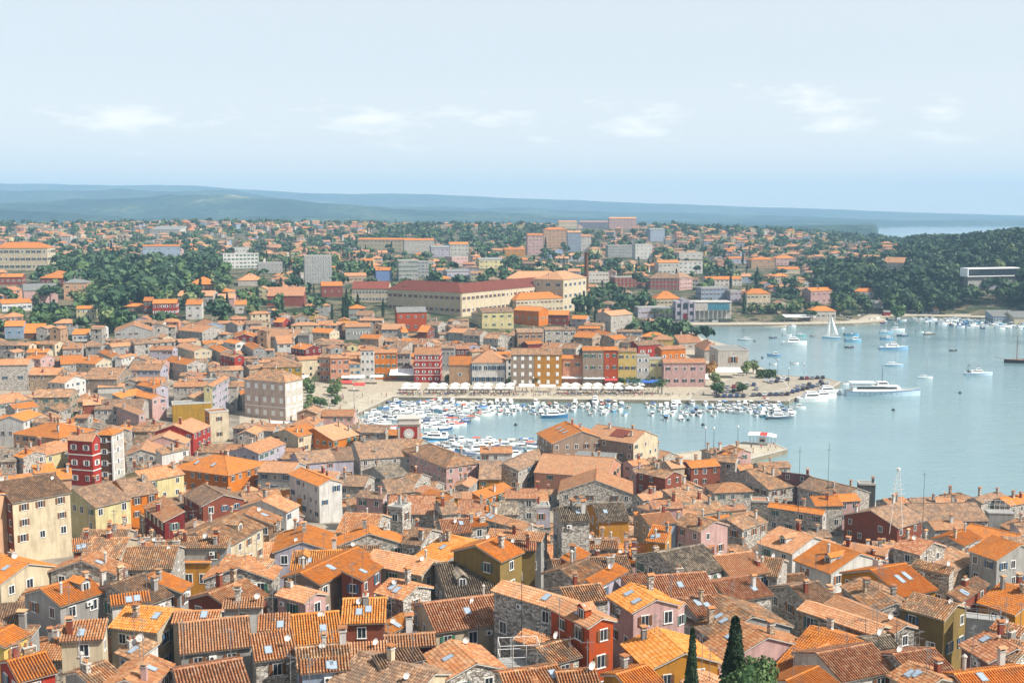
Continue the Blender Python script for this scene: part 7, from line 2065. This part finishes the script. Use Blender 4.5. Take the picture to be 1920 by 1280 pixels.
for _ in range(22):
    t = random.random(); px = 1345+t*115; person(px, 852-t*14+random.uniform(-6, 8), random.choice(['stand', 'walk']), 'on the stone pier', 'people on the stone pier', z=1.53)
for _ in range(30): person(random.uniform(1380, 1600), random.uniform(603.5, 605), random.choice(['stand', 'walk']), 'on the far bay promenade', 'people on the far bay promenade', z=1.5)
# ------------------------------------------------------------------ parasols, tables, awnings
def parasol_mesh(s=2.0):
    c = MB(); n = 8; z0, z1 = 2.4, 3.4
    for i in range(4):
        a = [(-s, -s), (s, -s), (s, s), (-s, s)]; p, q = a[i], a[(i+1) % 4]
        m = ((p[0]+q[0])/2*.97, (p[1]+q[1])/2*.97)
        c.quad([(p[0], p[1], z0), (m[0], m[1], z0+.06), (0, 0, z1)], 0); c.quad([(m[0], m[1], z0+.06), (q[0], q[1], z0), (0, 0, z1)], 0)
        c.quad([(p[0], p[1], z0-.22), (q[0], q[1], z0-.22), (q[0], q[1], z0), (p[0], p[1], z0)], 0)
    p = MB(); p.rod((0, 0, 0), (0, 0, 3.3), .04, 6); p.box(-.3, .3, -.3, .3, 0, .08, 0)
    return Proto('parasol', 'parasol', [('canopy', c.mesh('canopy', [M_CANVAS]), None), ('pole', p.mesh('pole', [M_METAL]), None)])
PAR = parasol_mesh(2.0)
def table_proto():
    t = MB(); t.box(-.4, .4, -.4, .4, .72, .76, 0, True); l = MB(); l.rod((0, 0, 0), (0, 0, .72), .04, 5); l.box(-.22, .22, -.22, .22, 0, .03, 0)
    return Proto('cafe_table', 'table', [('tabletop', t.mesh('tabletop', [plain('table_dark', (.10, .09, .08, 1), .5)]), None), ('leg', l.mesh('leg', [M_DARK]), None)])
TAB = table_proto()
def chair_proto():
    s = MB(); s.box(-.22, .22, -.22, .22, .42, .46, 0, True); k = MB(); k.box(-.22, .22, .2, .24, .5, .9, 0, True); g = MB()
    for x in (-.2, .2):
        for y in (-.2, .2): g.rod((x, y, 0), (x, y, .44 if y < 0 else .88), .018, 4)
    return Proto('cafe_chair', 'chair', [('seat', s.mesh('seat', [M_OBJ]), 'c'), ('backrest', k.mesh('backrest', [M_OBJ]), 'c'), ('frame', g.mesh('frame', [M_DARK]), None)])
CHA = chair_proto()
npar = 0; ntab = 0
segs = [(752, 788, 2, 'before the awning roof'), (802, 838, 2, 'before the red banded quay house'), (842, 880, 2, 'before the tan quay house'), (886, 922, 2, "before the classical building's left half"), (928, 964, 2, "before the classical building's right half"), (1050, 1086, 2, 'before the pink-salmon quay house'),
        (1090, 1128, 2, 'before the grey-beige quay house'), (1132, 1168, 2, 'before the orange-red quay house'), (1172, 1206, 2, 'before the yellow quay houses')]
for x0, x1, n, wh in segs:
    for i in range(n):
        px = x0+(x1-x0)*(i+.5)/n
        for rr in (0, 1):
            q = at_z(px+rr*2, 737.0-rr*6.5, 1.55); TR0 = q; PAR.place((q.x, q.y, 1.55), .02, f'white square parasol {["in the front row", "in the back row"][rr]} {wh}', 'white parasols '+wh); npar += 1
            for k in range(2):
                a = Vector((q.x+(-1, 1)[k]*.95, q.y-.9, 1.55)); TAB.place(a, 0, f'dark cafe table under the parasols {wh}', 'cafe tables '+wh); ntab += 1
                for sx in (-1, 1):
                    if rr == 0 and random.random() < .8:
                        CHA.place((a.x+sx*.62, a.y, 1.55), sx*-PI/2, f'dark cafe chair under the parasols {wh}', 'cafe chairs '+wh, dict(c=(.06, .055, .05)))
                if random.random() < .85:
                    person(0, 0, 'sit', 'under the parasols '+wh, 'people under the parasols '+wh, z=1.55, pos=Vector((a.x+random.choice([-.62, .62]), a.y, 0)))
for i in range(150):
    px = 752+(i%75)*9.1+(i//75)*4
    if not any(x0-3 < px < x1+3 for x0, x1, n, wh in segs) and random.random() < .55: continue
    if random.random() < .12: continue
    a = at_z(px, 741.2+random.uniform(-.8, .9), 1.55)
    if i % 2 == 0: TAB.place(a, random.uniform(0, 1), 'dark cafe table in the open row at the quay edge', 'cafe tables in the open row along the quay edge')
    else: CHA.place(a, random.uniform(0, 6), 'dark cafe chair in the open row at the quay edge', 'cafe chairs in the open row', dict(c=(.05, .05, .05)))
    if random.random() < .75 and npp < 296: person(0, 0, random.choice(['sit', 'sit', 'stand']), 'at the quay-edge tables', 'people at the open row of tables', z=1.55, pos=Vector((a.x+.6, a.y, 0)))
print('parasols', npar, 'tables', ntab, 'people', npp)
def crowd(name, label, spots):
    b = MB(); srcs = []
    for me in (PM['sit'][0], PM['stand'][0]):
        srcs.append(([tuple(v.co) for v in me.vertices], [tuple(p.vertices) for p in me.polygons], [p.material_index for p in me.polygons]))
    cl = [plain('cloth_'+nm.replace(' ', '_'), (*c, 1), .85) for c, nm in SH_C]
    V, F, MI = [], [], []
    for (x, y, z, k) in spots:
        v, f, mi = srcs[k]; a = random.uniform(0, 6.28); ca, sa = math.cos(a), math.sin(a); o = len(V); c = random.randrange(len(cl))
        V += [(x+p[0]*ca-p[1]*sa, y+p[0]*sa+p[1]*ca, z+p[2]) for p in v]; F += [tuple(i+o for i in q) for q in f]; MI += [(3+c if m == 1 else {0: 0, 2: 1, 3: 2}[m]) for m in mi]
    me = bpy.data.meshes.new(name); me.from_pydata(V, [], F)
    for m in [SKIN, TROU, HAIR]+cl: me.materials.append(m)
    me.polygons.foreach_set('material_index', MI)
    o = thing(name, label, 'crowd', me=me); o['kind'] = 'stuff'
spots = []
for i in range(330):
    px = random.uniform(750, 1240); q = at_z(px, random.uniform(730, 742.5), 1.55)
    if any(x0-3 < px < x1+3 for x0, x1, n, wh in segs) or random.random() < .4: spots.append((q.x, q.y, 1.55, 0 if random.random() < .8 else 1))
crowd('seated_crowd', 'dense crowd of guests seated under and before the parasols along the harbour quay', spots)
def awning(px0, px1, pyf, depth, zt, zb, col, label, stripes=None, legs=True, name='awning', base=1.55):
    a = at_z(px0, pyf, base); c = at_z(px1, pyf, base); L = (c-a).length; d = (c-a).normalized(); rot = math.atan2(d.y, d.x)
    r = thing(name, label, name.replace('_', ' '), (a.x, a.y, base), rot); b = MB(); n = stripes or max(2, int(L/3.2)); 
    for i in range(n):
        x0, x1 = L*i/n, L*(i+1)/n-.06; mi = (i % 2) if stripes else 0
        b.quad([(x0, 0, zb), (x1, 0, zb), (x1, depth, zt), (x0, depth, zt)], mi); b.quad([(x0, -.01, zb-.35), (x1, -.01, zb-.35), (x1, 0, zb), (x0, 0, zb)], 2)
    m2 = plain('awning_'+'_'.join('%02d' % int(q*99) for q in col[1]), (*col[1], 1), .85); m1 = plain('awning_'+'_'.join('%02d' % int(q*99) for q in col[0]), (*col[0], 1), .85)
    m3 = plain('awning_'+'_'.join('%02d' % int(q*99) for q in col[2]), (*col[2], 1), .85) if len(col) > 2 else m1
    link('canvas', b.mesh('canvas', [m1, m2, m3]), r); g = MB()
    for i in range(n+1): g.rod((L*i/n, .05, 0), (L*i/n, .05, zb), .04, 4)
    link('frame', g.mesh('frame', [M_METAL]), r)
    return r
Wc, Rc, Bc = (.78, .77, .74), (.48, .06, .05), (.04, .12, .42)
awning(1052, 1092, 722, 3.5, 4.6, 3.4, (Wc, Wc), 'cream awning along the foot of the pink-salmon quay house')
awning(1094, 1134, 723, 3.5, 4.8, 3.5, (Wc, Wc), 'broad white awning at the foot of the grey-beige quay house')
awning(1134, 1158, 724, 3, 3.6, 2.8, (Rc, Rc), 'small red awning at the foot of the orange-red quay house')
awning(1159, 1244, 719, 3.5, 4.6, 3.6, (Wc, Wc), 'long white awning at the foot of the yellow and white quay houses')
awning(1176, 1240, 727, 3, 3.3, 2.6, (Bc, Bc), 'blue awning before the yellow and white quay houses')
awning(1252, 1329, 722, 5, 4.6, 2.8, (Wc, Wc, Rc), 'white sloping awning with red edge under the long pink quay house')
awning(973, 1003, 735, 3, 3.2, 2.7, (Wc, Wc), 'white flat awning before the taupe quay house')
awning(1012, 1042, 735, 3, 3.0, 2.6, (Wc, Wc), 'white flat awning before the ochre quay house')
awning(632, 660, 728, 3, 3.2, 2.5, (Rc, Rc), 'left red cafe awning under the salmon quay house', base=1.9)
awning(662, 684, 732, 3, 3.2, 2.5, (Rc, Rc), 'right red cafe awning under the cream quay house', base=1.9)
awning(640, 684, 722, 3, 4.2, 3.6, (Wc, Wc), 'cream awning strip behind the red cafe awnings', base=1.9)
awning(694, 718, 722, 4, 4.2, 4.0, (Wc, Wc), 'white pergola roof under the tall white quay house')
awning(730, 776, 718, 7, 6.0, 4.0, (Wc, Wc), 'large white awning roof between the orange and the red quay houses')
awning(1343, 1392, 709, 8, 4.2, 3.2, (Wc, Wc), 'white tent-like canopy before the neoclassical customs house', base=1.6)
awning(1472, 1530, 603, 10, 4.4, 3.6, (Wc, Wc), 'long white flat canopy on the far promenade', base=1.5)
awning(540, 575, 722, 6, 3.8, 2.9, (Wc, Wc), 'white parasol group roof beside the mustard house', base=2.4)
awning(500, 560, 812, 5, 3.4, 2.8, (Wc, Wc), 'white market canopy below the pink palazzo', base=2.2)
# a hedge and kiosks
hb = MB(); 
recs_h = []
def hedge(px0, px1, py, h, label):
    a, c = at_z(px0, py, 1.6), at_z(px1, py, 1.6); r = np.random.default_rng(4); n = 900; L = (c-a).length; d = (c-a).normalized()
    b = MB()
    for _ in range(n):
        t, u, v = r.random()*L, r.normal()*.9, abs(r.random())**.7*h; p = Vector((a.x+d.x*t, a.y+u, 1.5+v)); s = .28
        nn = Vector(r.normal(size=3)).normalized(); q = nn.orthogonal().normalized(); w = nn.cross(q); k = r.random()
        b.quad([p-q*s-w*s, p+q*s-w*s, p+q*s+w*s, p-q*s+w*s], 0, [(k, 0)]*4)
    return thing('hedge', label, 'hedge', me=b.mesh('hedge', [LM['broad']]))
hedge(1418, 1455, 708, 4.0, 'clipped grey-green hedge between the trees and the car park')
def lamp(px, py, h, label, base=1.55):
    q = at_z(px, py, base); r = thing('street_lamp', label, 'street lamp', (q.x, q.y, base)); b = MB(); b.rod((0, 0, 0), (0, 0, h), .09, 6, 0, .05); link('pole', b.mesh('pole', [M_DARK]), r)
    b = MB(); b.lathe([(.05, h), (.3, h+.1), (.34, h+.5), (.1, h+.75)], 8); link('lantern', b.mesh('lantern', [M_FRAME]), r)
for px, py, l in [(1322, 845, 'street lamp at the root of the stone pier'), (1338, 846, 'second street lamp on the stone pier'), (1383, 843, 'street lamp in the middle of the stone pier'), (1478, 722, 'tall street lamp at the back of the pier car park'), (1507, 712, 'street lamp near the tip of the car park'),
                  (664, 765, 'lamp post on the open square'), (1458, 703, 'lamp post beside the hedge'), (1150, 741, 'lamp post on the north quay, before the orange-red house'), (1000, 741, 'lamp post on the north quay, before the taupe house')]:
    lamp(px, py, 7.5, l)
def clock_tower():
    zb = 2.5; P = at_y(768, 880, 350); zt = at_y(768, 792, 350).z; H = zt-zb; w = 3.4
    r = thing('clock_tower', 'white-cornered red clock tower with a round white clock face by the harbour', 'clock tower', (P.x, P.y, zb), .06)
    b = MB(); b.box(-w, w, -w, w, -3, H, 0); link('wall', b.mesh('wall', [wall_mat('offwhite')]), r)
    b = MB(); b.box(-w+.7, w-.7, -w-.06, -w+.1, H-5.2, H-.7, 0, True); b.box(w-.1, w+.06, -w+.7, w-.7, H-5.2, H-.7, 0, True); link('red_panel', b.mesh('red_panel', [wall_mat('red')]), r)
    b = MB(); b.box(-w-.35, w+.35, -w-.35, w+.35, H, H+.35, 0, True); b.box(-w-.15, w+.15, -w-.15, w+.15, H-6.0, H-5.6, 0, True)
    b.box(-w+.2, w-.2, -w+.2, w-.2, H+.35, H+1.6, 0); b.box(-w-.0, w, -w, w, H+1.6, H+1.85, 0, True); link('cornice', b.mesh('cornice', [M_CONC]), r)
    def disc(rad, y, n=28):
        q = MB(); q.rod((0, y+.05, 0), (0, y, 0), rad, n); return q
    f = link('clock_face', disc(1.65, -w-.16).mesh('clock_face', [plain('clock_white', (.75, .74, .7, 1), .5)]), r, (0, 0, H-2.9))
    q = MB(); n = 36
    for i in range(n):
        a0, a1 = 2*PI*i/n, 2*PI*(i+1)/n
        for r0, r1 in ((1.38, 1.5), (.78, .86)):
            q.quad([(r0*math.cos(a0), -w-.18, r0*math.sin(a0)), (r0*math.cos(a1), -w-.18, r0*math.sin(a1)), (r1*math.cos(a1), -w-.18, r1*math.sin(a1)), (r1*math.cos(a0), -w-.18, r1*math.sin(a0))][::-1], 0)
    link('dial_ring', q.mesh('dial_ring', [M_DARK]), f)
    q = MB()
    for i in range(12):
        a = 2*PI*i/12; c0, s0 = math.cos(a), math.sin(a)
        q.quad([(.95*c0-.06*s0, -w-.185, .95*s0+.06*c0), (.95*c0+.06*s0, -w-.185, .95*s0-.06*c0), (1.28*c0+.06*s0, -w-.185, 1.28*s0-.06*c0), (1.28*c0-.06*s0, -w-.185, 1.28*s0+.06*c0)], 0)
    link('hour_marks', q.mesh('hour_marks', [M_DARK]), f)
    q = MB(); q.rod((0, -w-.2, 0), (.45, -w-.2, .45), .05, 4); q.rod((0, -w-.2, 0), (-.35, -w-.2, .95), .035, 4); link('hands', q.mesh('hands', [M_DARK]), f)
    mark(P.x, P.y, 0, 8, 8)
clock_tower()
def factory_chimney():
    P = hit(1099, 560); top = at_y(1099, 473, P.y).z; H = top-P.z
    r = thing('factory_chimney', 'tall slim brick factory chimney right of the pale yellow factory block', 'chimney', (P.x, P.y, P.z)); b = MB()
    b.lathe([(2.0, -3), (1.75, H*.3), (1.3, H-1), (1.55, H-.8), (1.55, H)], 14); link('shaft', b.mesh('shaft', [wall_mat('brown')]), r)
    b = MB(); b.box(-2.8, 2.8, -2.8, 2.8, -3, 5, 0); link('plinth', b.mesh('plinth', [wall_mat('brick')]), r)
factory_chimney()
for px, py, yt, l in [(513, 546, 525, 'short square white chimney stack left of the market hall'), (567, 541, 512, 'square white chimney stack below the apartment tower'), (643, 462, 441, 'thin white chimney left of the row of flats')]:
    P = hit(px, py); top = at_y(px, yt, P.y).z; H = top-P.z; b = MB(); b.box(-1.2, 1.2, -1.2, 1.2, -3, H, 0); b.box(-1.4, 1.4, -1.4, 1.4, H, H+.4, 0, True)
    thing('brick_stack', l, 'chimney', (P.x, P.y, P.z), .3, me=b.mesh('brick_stack', [wall_mat('offwhite')]))
def glass_hall():
    # quayside hall with a glazed upper front on thin columns, and an arched entrance block
    P = hit(*T('d4', 780, 1000)); Q = hit(*T('d4', 1108, 1000)); L = (Q-P).length; d = (Q-P).normalized(); rot = math.atan2(d.y, d.x); z0 = max(P.z, 1.6)
    top = at_y(1330, T('d4', 0, 850)[1], P.y).z-z0
    r = thing('glazed_hall', 'modern quayside hall with a blue-green glass upper front on thin columns', 'hall', (P.x, P.y, z0), rot)
    b = MB(); b.box(0, L, 2.5, 16, -2, top*.5, 0); b.box(0, L*.35, 0, 16, top*.5, top, 0); b.box(L*.95, L, 0, 16, top*.5, top, 0); b.box(L*.35, L*.95, .3, 16, top*.5, top, 0); link('wall', b.mesh('wall', [wall_mat('offwhite')]), r)
    b = MB(); b.box(-.3, L+.3, -.3, 16, top, top+.5, 0, True); link('roof', b.mesh('roof', [M_CONC]), r)
    n = 6
    pm = MB(); pm.box(0, L*.6/n-.15, -.05, .1, 0, top*.42, 0, True); pm = pm.mesh('pane', [plain('teal_glass', (.05, .18, .24, 1), .1, spec=.6)])
    for i in range(n): link('pane', pm, r, (L*.35+i*L*.6/n, 0.2, top*.54))
    c = MB(); c.rod((0, 0, 0), (0, 0, top*.5), .18, 6); cm = c.mesh('column', [M_FRAME])
    for i in range(9): link('column', cm, r, (L*i/8*.98+.3, .3, 0))
    P = hit(*T('d4', 612, 1000)); Q = hit(*T('d4', 776, 1000)); L = (Q-P).length; d = (Q-P).normalized(); rot = math.atan2(d.y, d.x); z0 = max(P.z, 1.6); top = at_y(1285, T('d4', 0, 822)[1], P.y).z-z0
    r = thing('arched_hall', 'pale railway-like hall front with a large arched window and pilasters', 'hall', (P.x, P.y, z0), rot)
    b = MB(); pts = [(0, top*.88), (L*.3, top*.88), (L*.36, top*.97), (L*.5, top*1.04), (L*.64, top*.97), (L*.7, top*.88), (L, top*.88)]
    poly = [(0, 0, -2)]+[(x, 0, z) for x, z in pts]+[(L, 0, -2)]; b.quad(poly[::-1], 0); b.quad([(x, 14, z) for x, y, z in poly], 0)
    for i in range(len(pts)-1): a, c = pts[i], pts[i+1]; b.quad([(a[0], 0, a[1]), (c[0], 0, c[1]), (c[0], 14, c[1]), (a[0], 14, a[1])], 0)
    b.quad([(0, 14, -2), (0, 0, -2), (0, 0, top*.88), (0, 14, top*.88)], 0); b.quad([(L, 0, -2), (L, 14, -2), (L, 14, top*.88), (L, 0, top*.88)], 0)
    for x in (0, L*.3, L*.7, L): b.box(x-.5, x+.5, -.4, .1, -2, top*.92, 0)
    link('wall', b.mesh('wall', [wall_mat('lilac')]), r)
    w = MB(); n = 8; z1 = top*.55; rr = L*.13
    poly = [(-rr, -.08, 0), (rr, -.08, 0)]+[(rr*math.cos(PI*i/n), -.08, top*.22+rr*math.sin(PI*i/n)) for i in range(n+1)]; w.quad(poly, 0); link('arched_window', w.mesh('arched_window', [M_GLASS]), r, (L*.5, 0, top*.5))
    dr = MB(); dr.box(-1.6, 1.6, -.1, .1, 0, top*.3, 0); link('door', dr.mesh('door', [wall_mat('deepred')]), r, (L*.5, 0, 0))
    for x in (.16, .84): 
        for z in (.3, .68): q = MB(); q.box(-1.3, 1.3, -.08, .1, -1.4, 1.4, 0, True); link('window', q.mesh('window', [M_GLASS]), r, (L*x, 0, top*z))
glass_hall()
def modern_house():
    P = at_y(1814, 525, 930); Q = at_y(1912, 527, 944); P.z = 0; Q.z = 0; L = (Q-P).length; d = (Q-P).normalized(); rot = math.atan2(d.y, d.x); zt = at_y(1814, 503, 930).z; zb = at_y(1814, 519, 930).z; h = zt-zb
    r = thing('modern_villa', 'long white box-framed modern villa with a dark glass front on the wooded hill', 'villa', (P.x, P.y, zb), rot)
    b = MB(); b.box(0, L, 0, 10, -.0, .6, 0, True); b.box(0, L, 0, 10, h-.8, h, 0, True); b.box(0, .8, 0, 10, .6, h-.8, 0); b.box(L-.8, L, 0, 10, .6, h-.8, 0); b.box(.8, L-.8, 9, 10, .6, h-.8, 0); link('frame', b.mesh('frame', [plain('bright_render', (.8, .8, .79, 1), .7)]), r)
    pw = (L-1.6)/8
    b = MB(); b.box(.05, pw-.05, .6, .7, .6, h-.8, 0); pm = b.mesh('pane', [M_GLASS])
    for i in range(8): link('pane', pm, r, (.8+i*pw, 0, 0))
    b = MB(); b.box(2, L-2, 2, 9, -12, 0, 0); link('base_wall', b.mesh('base_wall', [wall_mat('concrete')]), r)
modern_house()
for _i in range(12):
    _x = 1806+_i*9.5; _Y = 912+(_i%3)*4; put_tree((_x-960)*_Y/F_PX, _Y, ['pine', 'broad', 'olive'][_i % 3], .9, KN[['pine', 'broad', 'olive'][_i % 3]]+' below the long white modern villa', 'trees below the modern villa')
def pier_kiosk():
    a, c = at_z(1405, 833, 1.53), at_z(1452, 836, 1.53); L = (c-a).length; d = (c-a).normalized(); rot = math.atan2(d.y, d.x)
    r = thing('pier_pavilion', 'ferry stop pavilion with white and red canopy roof on the stone pier', 'pavilion', (a.x, a.y, 1.53), rot)
    b = MB(); b.quad([(-.5, -.3, 3.3), (L*.4, -.3, 3.5), (L*.4, 3.2, 4.0), (-.5, 3.2, 3.8)], 0); b.quad([(L*.4, -.3, 3.5), (L*.7, -.3, 3.4), (L*.7, 3.2, 3.9), (L*.4, 3.2, 4.0)], 1); b.quad([(L*.7, -.3, 3.4), (L+.5, -.3, 3.0), (L+.5, 3.2, 3.4), (L*.7, 3.2, 3.9)], 0)
    link('canopy', b.mesh('canopy', [M_CANVAS, plain('red_canvas', (.5, .06, .05, 1), .8)]), r)
    b = MB()
    for i in range(8):
        for y in (0, 3): b.rod((L*i/7, y, 0), (L*i/7, y, 3.4), .05, 5)
    link('posts', b.mesh('posts', [M_METAL]), r); b = MB(); b.box(L*.35, L*.65, .8, 2.4, 0, 2.4, 0); b.box(L*.4, L*.6, .74, .8, 1.1, 2.0, 1); link('booth', b.mesh('booth', [M_FRAME, M_GLASS]), r)
pier_kiosk()
# metal frames and roof terraces in the foreground
def terrace(tile, x, y, w, d, h, zoff, rz, label, floor=True, tall=False):
    px, py = T(tile, x, y); P = hit(px, py); z = 0
    # stands on the roofs: height zoff above ground
    zz = 20
    for _ in range(20): q = at_z(px, py, zz); zz = .5*zz+.5*(max(G(q.x, q.y), 1.5)+zoff)
    q = at_z(px, py, zz); r = thing('roof_terrace', label, 'roof terrace', (q.x, q.y, zz), rz); b = MB()
    if floor: b.box(-w/2, w/2, -d/2, d/2, -.2, 0, 0, True)
    b.box(-w/2+.1, w/2-.1, -d/2+.1, d/2-.1, -zoff-2, -.2, 0); link('deck', b.mesh('deck', [wall_mat('concrete')]), r); b = MB()
    hh = 2.3 if tall else 1.05
    for i in range(int(w/1.2)+1):
        X = -w/2+w*i/int(w/1.2)
        for Y in (-d/2, d/2): b.rod((X, Y, 0), (X, Y, hh), .035, 4)
    for Y in (-d/2, d/2):
        for z in ((hh, 1.0) if tall else (hh, .55)): b.rod((-w/2, Y, z), (w/2, Y, z), .035, 4)
    for X in (-w/2, w/2):
        for z in ((hh, 1.0) if tall else (hh, .55)): b.rod((X, -d/2, z), (X, d/2, z), .035, 4)
    link('railing', b.mesh('railing', [M_FRAME if tall else M_METAL]), r)
terrace('a3', 1020, 1010, 4.2, 2.4, 1, 7.0, .1, 'roof terrace with a tall pale pipe frame at the bottom centre', True, True)
terrace('a5', 1550, 600, 4.0, 2.2, 1, 8, -.35, 'roof terrace with dark iron railing below the large orange roof')
terrace('b5', 1700, 760, 6.0, 3.5, 1, 7.5, -.1, 'roof terrace with a timber-like frame at the right edge', True, True)
terrace('c2', 440, 640, 5.0, 4.0, 1, 10, .2, 'white roof terrace with furniture behind the long lilac gable house')
# masts and tall aerials that stick out above the near roofs against the water
for px, yt, yb, l in [(1499, 838, 880, 'tall dark mast against the water, left of the pair'), (1553, 830, 895, 'tallest dark mast against the water above the right roofs'), (1733, 885, 905, 'thin aerial on the big square chimney against the water'), (897, 1150, 1262, 'tall thin aerial mast at the bottom centre'), (978, 1080, 1160, 'aerial mast before the tall stone wall'), (1025, 1135, 1250, 'aerial mast right of the terrace frame'), (1678, 1150, 1262, 'aerial mast before the mauve wall')]:
    Y = 215 if yb < 960 else 118; a = at_y(px, yb, Y); c = at_y(px, yt, Y); b = MB(); H = c.z-a.z; b.rod((0, 0, -9), (0, 0, H), .05, 5, 0, .03); b.rod((-.5, 0, H*.8), (.5, 0, H*.8), .02, 4)
    for k in range(4): b.rod((-.4+k*.26, -.25, H*.8), (-.4+k*.26, .25, H*.8), .015, 3)
    thing('aerial_mast', l, 'aerial', (a.x, a.y, a.z), .4, me=b.mesh('aerial_mast', [M_DARK]))
def lattice():
    Y = 214; a = at_y(1683, 925, Y); c = at_y(1683, 882, Y); H = c.z-a.z
    r = thing('ship_mast', 'white lattice mast with lamps of a moored vessel, rising behind the right roofs', 'mast', (a.x, a.y, a.z)); b = MB()
    for s in (-1, 1): b.rod((s*1.3, 0, -8), (s*.25, 0, H), .06, 5)
    for k in range(5): z = H*k/5; w = 1.2*(1-k/5)+.25; b.rod((-w, 0, z), (w, 0, z), .04, 4); b.rod((-w, 0, z), (w-.2, 0, z+H/5), .03, 4)
    link('frame', b.mesh('frame', [M_FRAME]), r); b = MB(); b.lathe([(.1, H), (.35, H+.1), (.35, H+.5), (.1, H+.6)], 8); link('lamp_housing', b.mesh('lamp_housing', [M_FRAME]), r)
lattice()
# ------------------------------------------------------------------ a description for every house that tells it from all others
LANDM = [(1035, 1155, 'the orange-ended stone house'), (1382, 1200, 'the tall bottom cypress'), (1225, 1150, 'the brown-shuttered pink house'), (70, 960, 'the tall cream tenement'), (156, 865, 'the narrow red house'),
 (205, 860, 'the brown banded tower house'), (768, 812, 'the clock tower'), (1120, 840, 'the twin taupe houses'), (500, 745, 'the pink palazzo'), (365, 780, 'the mustard courtyard'), (1400, 850, 'the stone pier'),
 (825, 690, 'the red banded house'), (735, 690, 'the orange quay house'), (920, 690, 'the white classical building'), (1000, 690, 'the taupe quay house'), (1145, 685, 'the orange-red quay house'), (1285, 690, 'the long pink house'),
 (772, 595, 'the orange cube house'), (864, 565, 'the maroon factory corner'), (1099, 510, 'the factory chimney'), (305, 580, 'the vivid red house'), (40, 620, 'the pale blue house'),
 (45, 485, 'the cream school'), (598, 500, 'the apartment tower'), (450, 485, 'the white office block'), (650, 565, 'the red market hall'), (1040, 450, 'the peach apartment tower'), (1355, 560, 'the cream bayside villa'), (1260, 525, 'the long reddish building'),
 (1420, 480, 'the tall pink villa'), (150, 1200, 'the bottom-left capped chimney'), (1665, 900, 'the slate stair block'), (1620, 1130, 'the twin-skylight roof'), (1750, 1230, 'the mauve gable wall'), (865, 1090, 'the grey ribbed roof'),
 (980, 1075, 'the olive-walled house'), (555, 1180, 'the yellow ribbed roof'), (1310, 450, 'the suburb brow'), (250, 430, 'the skyline sports hall'), (700, 430, 'the long flats'), (1640, 480, 'the gabled woods villa')]
WN = dict(stone='rubble stone', stonedark='dark stone', stonewarm='brownish stone', stoneplaster='grey plaster', palepink='pale pink', offwhite='off-white', paleyellow='pale yellow', deeporange='deep orange', deepred='deep red', redbrown='red-brown', darkgrey='dark grey', bluegrey='blue-grey', concrete='light grey')
RN = dict(O='bright orange', Y='yellow-orange', o='orange-pink', w='weathered', b='brown', g='grey-brown', r='red-ribbed', p='pale peach', m='maroon', k='grey')
ORD = ['', 'second ', 'third ', 'fourth ', 'fifth ', 'sixth ', 'seventh ', 'eighth ', 'ninth ', 'tenth ', 'eleventh ', 'twelfth ', 'thirteenth ', 'fourteenth ', 'fifteenth ', 'sixteenth ', 'seventeenth ', 'eighteenth ', 'nineteenth ', 'twentieth ']+['twenty-'+q+' ' for q in ('first', 'second', 'third', 'fourth', 'fifth', 'sixth', 'seventh', 'eighth', 'ninth')]
buckets = {}
for h in HOUSES:
    if h['label']: continue
    px, py, _ = h['px']; best = min(LANDM, key=lambda m: math.hypot(px-m[0], (py-m[1])*1.6)); dx, dy = px-best[0], (py-best[1])*1.6
    side = ('right of' if dx > 0 else 'left of') if abs(dx) > abs(dy) else ('in front of' if dy > 0 else 'behind')
    kind = {'house': 'house', 'townhouse': 'house', 'villa': 'villa'}.get(h['name'], 'block')
    desc = f"{WN.get(h['w'], h['w'])} {kind} with {RN[h['r']]} roof"
    buckets.setdefault((desc, side, best[2]), []).append((math.hypot(dx, dy), h))
seen = set()
for (desc, side, lm), L_ in buckets.items():
    L_.sort(key=lambda q: q[0])
    for i, (_, h) in enumerate(L_):
        o = ORD[i] if i < len(ORD) else 'farther '
        lab = (f'{o}{desc}, {side} {lm}').strip()
        h['root']['label'] = lab
GRP = {'house': 'houses of the old town in the foreground', 'townhouse': 'houses of the old town behind the harbour', 'villa': 'detached houses of the suburb', 'apartment_building': 'blocks of flats in the suburb', 'factory_building': 'wings of the old factory'}
for h in HOUSES:
    g = GRP.get(h['name'])
    if g: h['root']['group'] = g
# ------------------------------------------------------------------ the air: one closed box of thin haze around everything
hz = MB(); hz.box(-9100, 9100, -60, 12700, -9, 420, 0, True)
t = NT('haze_air'); t.n.clear(); out = t.n.new('ShaderNodeOutputMaterial'); pv = t.n.new('ShaderNodeVolumePrincipled')
pv.inputs['Density'].default_value = 1.3e-4; pv.inputs['Color'].default_value = (.44, .73, 1.0, 1); pv.inputs['Anisotropy'].default_value = 0.0
t.l.new(pv.outputs[0], out.inputs['Volume'])
ho = link('haze', hz.mesh('haze', [t.m])); ho['kind'] = 'stuff'
# things that still share a description are told apart by their place in the row, read from the left of the photograph
bpy.context.view_layer.update()
byl = {}
for o in C.objects:
    if o.parent is None and 'label' in o and o.get('kind') is None: byl.setdefault(o['label'], []).append(o)
for lab, L_ in byl.items():
    if 1 < len(L_) <= 29 and len(lab.split()) <= 13:
        L_.sort(key=lambda o: proj(o.location)[0])
        for i, o in enumerate(L_):
            w = ORD[i].strip() if i else 'leftmost'
            o['label'] = f'{w} {lab}' if i == 0 else f'{lab}, {w} from {"the " if len(lab.split()) < 13 else ""}left'

for o in C.objects:
    if o.parent is None and 'label' in o and not 4 <= len(o['label'].split()) <= 16: print('LONG', o.name, o['label'])
